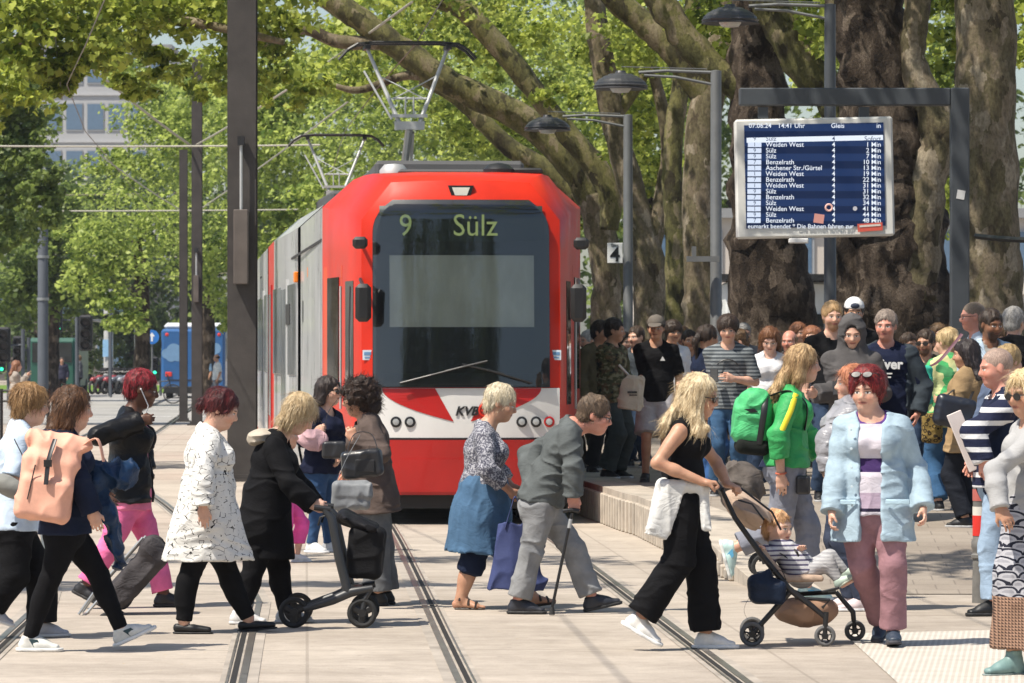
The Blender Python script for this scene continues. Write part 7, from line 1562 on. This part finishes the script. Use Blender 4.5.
# yellow sleeve stripe, small chest and hip emblems (parts of the clothes)
JK = [o for o in p.root.children if o.name.startswith('jacket')][0]
def arm_strip(p, S_, e, off, m, par, name, r_=.06, w_=.016, t1=1.0):
    d = nrm(e-S_); out = nrm(off-d*(off@d)); mb = MB(); mb.tube([S_+d*(-.02)+out*r_*1.02+A3(0,0,.02), S_+(e-S_)*.35+out*r_*1.22, S_+(e-S_)*.7+out*r_*1.12, S_+(e-S_)*t1+out*r_*.98], w_, 8, flat=.35, up=out); return mb.build(name, m, par, True, origin=p.org)
arm_strip(p, p.RS, p.re, A3(.25,-1,.1), plain('stripe_yellow', (.80,.68,.03), .6), JK, 'sleeve_stripe', .062, .020)
TR = [o for o in p.root.children if o.name.startswith('trousers')][0]
mb = MB(); q = W(761,463,29.6)-YA*.205; mb.prism([(-.025,-.02),(.025,-.02),(.0,.03)], q, XA, ZA, YA, .05); mb.build('emblem', plain('emblem_dark', (.02,.03,.08), .6), TR, origin=p.org)
mb = MB(); q = p.rw; mb.torus(q-A3(0,0,-.02), nrm(p.rw-p.re), .034, .007, 16, 6); tag(mb.build('bracelet', plain('bracelet_red', (.5,.12,.06), .5)), 'orange bracelet on the wrist of the woman in green', 'bracelet')
mb = MB(); mb.torus(p.lw, nrm(p.lw-p.le), .036, .010, 16, 6); tag(mb.build('wristwatch', BLK), 'black watch on the wrist of the woman in green', 'watch')
c = W(803, 485, 29.45); r = thing('camera_bag', c, 'small black bag hanging at the hip of the woman in green', 'bag'); soft('bag_body', LB, r, lambda B: B.box(c, (XA,YA,ZA), (.05,.04,.065), rd=.02), wr=0)
# buggy or backpack seen between the mother and the woman in green
c = W(742, 488, 31.5); r = thing('stroller_hood', c, 'dark grey brown hood of a second pram behind the handlebar', 'pram'); soft('hood_shell', cloth((.10,.085,.075), .7, .4, .6), r, lambda B: B.ell(c, (XA,YA,ZA), (.16,.20,.21)), wr=.03, fr=(6,6,6)); mb = MB()
for sg in (-1,1):
    mb = MB(); mb.tube([c+YA*sg*.2, c+A3(.1,sg*.2,-.35), A3(c[0]+.15,c[1]+sg*.2,gz(31.5)+.12)], .014, 6); mb.build('side_frame', BLK, r, origin=c)
    mb = MB(); mb.torus(A3(c[0]+.15,c[1]+sg*.2,gz(31.5)+.10), YA, .08, .016, 18, 6); mb.build('wheel', BLKM, r, origin=c)

# blue jacket details
p = P_['blue']; JK = [o for o in p.root.children if o.name.startswith('jacket')][0]; mb = MB(); f_ = p.cfw
for sg, xs in ((-1,-.15),(1,.16)): 
    q = p.P+p.sn*.03+p.cl2*xs+f_*.185; mb = MB(); mb.box(q, (.14,.010,.028), rot=Matrix.Rotation(math.atan2(p.cl2[1],p.cl2[0]),3,'Z'), bev=.004); mb.build('pocket_flap', cloth((.42,.57,.66)), JK, origin=p.org)
for k in range(6):
    mb = MB(); mb.lathe([(.008,0),(.008,.006),(0,.007)], p.P+p.sn*(-.10+.11*k)-p.cl2*.105+f_*(.168+.004*k), f_, 10)
    bt = mb.build('button', plain('button', (.5,.6,.65), .4), JK, origin=p.org)
# brooch on the green jacket etc: trunk bands skipped
# crowd props
def in_hand(p, side='r'): return p.rw if side == 'r' else p.lw
p = P_['tee']; q = p.rw+A3(.0,-.08,.02); mb = MB(); mb.tube([q, q+A3(-.16,-.02,.17)], .013, 10); tag(mb.build('rolled_paper', plain('paper', (.62,.60,.56), .7)), 'rolled white paper in the hand of the man in the cap', 'paper')
c = W(632, 396, 45.0); r = thing('tote_bag', c, 'cream cotton tote bag held by the man in the cap', 'bag'); CT = cloth((.50,.45,.37), .9, .12, .4); soft('bag_body', CT, r, lambda B: B.cone(c+A3(.03,0,.22), c+A3(-.03,0,-.14), .10,.15, XA, .03,.06, flat=(1,1), k=.02), wr=.012); strap([c+A3(-.04,0,.2), q+A3(0,0,-.02), c+A3(.10,0,.2)], .008, r, CT, 'handle'); mb = MB(); mb.box(c+A3(.0,-.075,.04), (.10,.004,.02)); mb.box(c+A3(.01,-.075,.01), (.08,.004,.012)); mb.build('print', BLK, r, origin=c)
mb = MB(); p_ = P_['tee']; q = p_.P+(p_.N-p_.P)*.70+p_.cfw*.142+p_.cl2*.07; ts = [o for o in p_.root.children if o.name.startswith('t_shirt')][0]; mb.prism([(-.028,-.02),(.028,-.02),(.0,.028)], q, -p_.cl2*-1, ZA, -p_.cfw, .02); mb.build('emblem', plain('emblem_white', (.6,.6,.6), .6), ts, origin=p_.org)
for key, lab in (('grey','black phone held by the young man in the striped grey T-shirt'),('hoodie','phone held by the youth in the grey hoodie')):
    p = P_[key]; q = (p.rw+p.lw)/2+p.cfw*.06+A3(0,0,.03); mb = MB(); mb.box(q, (.075,.012,.15), rot=Matrix.Rotation(R(-35),3,'X'), bev=.005); tag(mb.build('phone', BLK), lab, 'phone')
p = P_['grey']; ts = [o for o in p.root.children if o.name.startswith('t_shirt')][0]; mb = MB(); q = p.P+(p.N-p.P)*.62+p.cfw*.145; mb.tube([q+p.cl2*.10*math.cos(a_)+ZA*.07*math.sin(a_) for a_ in np.linspace(.2,2.9,10)], .006, 6); mb.build('chest_print', BLK, ts, origin=p.org)
p = P_['liver']; ts = [o for o in p.root.children if o.name.startswith('t_shirt')][0]; pr_ = -p.cl2; Mx = Matrix((tuple(p.cl2), (0,0,1), tuple(p.cfw))).transposed()
q = p.P+(p.N-p.P)*.70+p.cfw*.165-p.cl2*.055-p.org
text_mesh('liver', .115, 'shirt_lettering', plain('print_white', (.68,.68,.68), .6), ts, Vector(q), Mx, bold=.004, extrude=.012); text_mesh('studio\nprint', .035, 'shirt_small_print', plain('print_white', (.68,.68,.68), .6), ts, Vector(q+p.cl2*.02-ZA*.09-p.cfw*.01), Mx, extrude=.02) if False else None
mb = MB(); 
for k in range(2): mb.box(q+p.org+p.cl2*(.07)-ZA*(.075+.03*k)-p.cfw*.0, (.09-.02*k,.03,.012), rot=Matrix.Rotation(math.atan2(p.cl2[1],p.cl2[0]),3,'Z'))
mb.build('shirt_small_print', plain('print_white', (.68,.68,.68), .6), ts, origin=p.org)
p = P_['camel']; c = W(955, 412, 35.1); r = thing('handbag', c, 'quilted black handbag on the shoulder of the camel coat', 'bag'); t = NT('quilted_leather'); v_ = t.vor(t.co(sc=(1,1,1),rot=(0,.78,0)), 18, 'F1', 'Distance', 0.0); t.fin((.015,.018,.028), .35, t.bump(v_, -.8, .02), .5)
soft('bag_body', t.m, r, lambda B: B.box(c, (nrm(A3(1,0,-.2)),YA,nrm(A3(.2,0,1))), (.17,.07,.13), rd=.06), wr=.008); strap([c+A3(-.10,0,.11), p.RS+A3(-.02,-.06,.05), p.RS+A3(.03,.03,.05), c+A3(.12,0,.10)], .012, r, LB, 'handle')
p = P_['ponytail']; c = W(926, 385, 36.8); r = thing('shoulder_bag', c, 'turquoise bag hanging at the side of the green patterned blouse', 'bag'); soft('bag_body', cloth((.05,.42,.30)), r, lambda B: B.box(c, (XA,YA,ZA), (.055,.05,.17), rd=.04)); strap([c+A3(.0,0,.15), W(940,360,36.95), W(962,334,37.0)], .022, r, plain('strap_plum', (.10,.03,.05), .6))
c = W(932, 428, 37.0); r = thing('handbag', c, 'dark golden patterned bag below the turquoise bag', 'bag'); soft('bag_body', pat('leopard', (.25,.17,.05), (.03,.02,.01)), r, lambda B: B.box(c, (XA,YA,ZA), (.09,.06,.13), rd=.04))
p = P_['stripes']; c = p.rw+A3(-.06,-.14,.02); mb = MB(); mb.box(c+A3(-.02,0,.12), (.11,.012,.40), rot=Matrix.Rotation(R(-22),3,'Y')@Matrix.Rotation(R(20),3,'Z'), bev=.004); tag(mb.build('folded_paper', plain('paper_pink', (.68,.60,.56), .7)), 'pale folded paper held by the man in the striped jumper', 'paper')
p = P_['camo2']; c = p.P+(p.N-p.P)*.62-p.cfw*.2; r = thing('backpack', c, 'dark backpack of the man behind the camouflage jacket', 'backpack'); soft('bag_body', cloth((.03,.035,.03)), r, lambda B: B.ell(c, (p.cfw,p.cl,ZA), (.12,.17,.24)))
# ------------------------------------------------------------------ haze over the far street
mb = MB(); mb.box((0,150,15.5),(500,420,33)); hz = bpy.data.materials.new('haze'); hz.use_nodes = True; ht = hz.node_tree; ht.nodes.clear()
ho = ht.nodes.new('ShaderNodeOutputMaterial'); hv = ht.nodes.new('ShaderNodeVolumePrincipled'); hv.inputs['Color'].default_value = (.86,.91,1,1); hv.inputs['Density'].default_value = .0002; hv.inputs['Anisotropy'].default_value = .3
ht.links.new(hv.outputs[0], ho.inputs['Volume']); hz.volume_intersection_method = 'FAST' if hasattr(hz, 'volume_intersection_method') and False else getattr(hz, 'volume_intersection_method', 'FAST')
o = mb.build('haze', hz); tag(o, 'thin summer haze', None, kind='stuff')
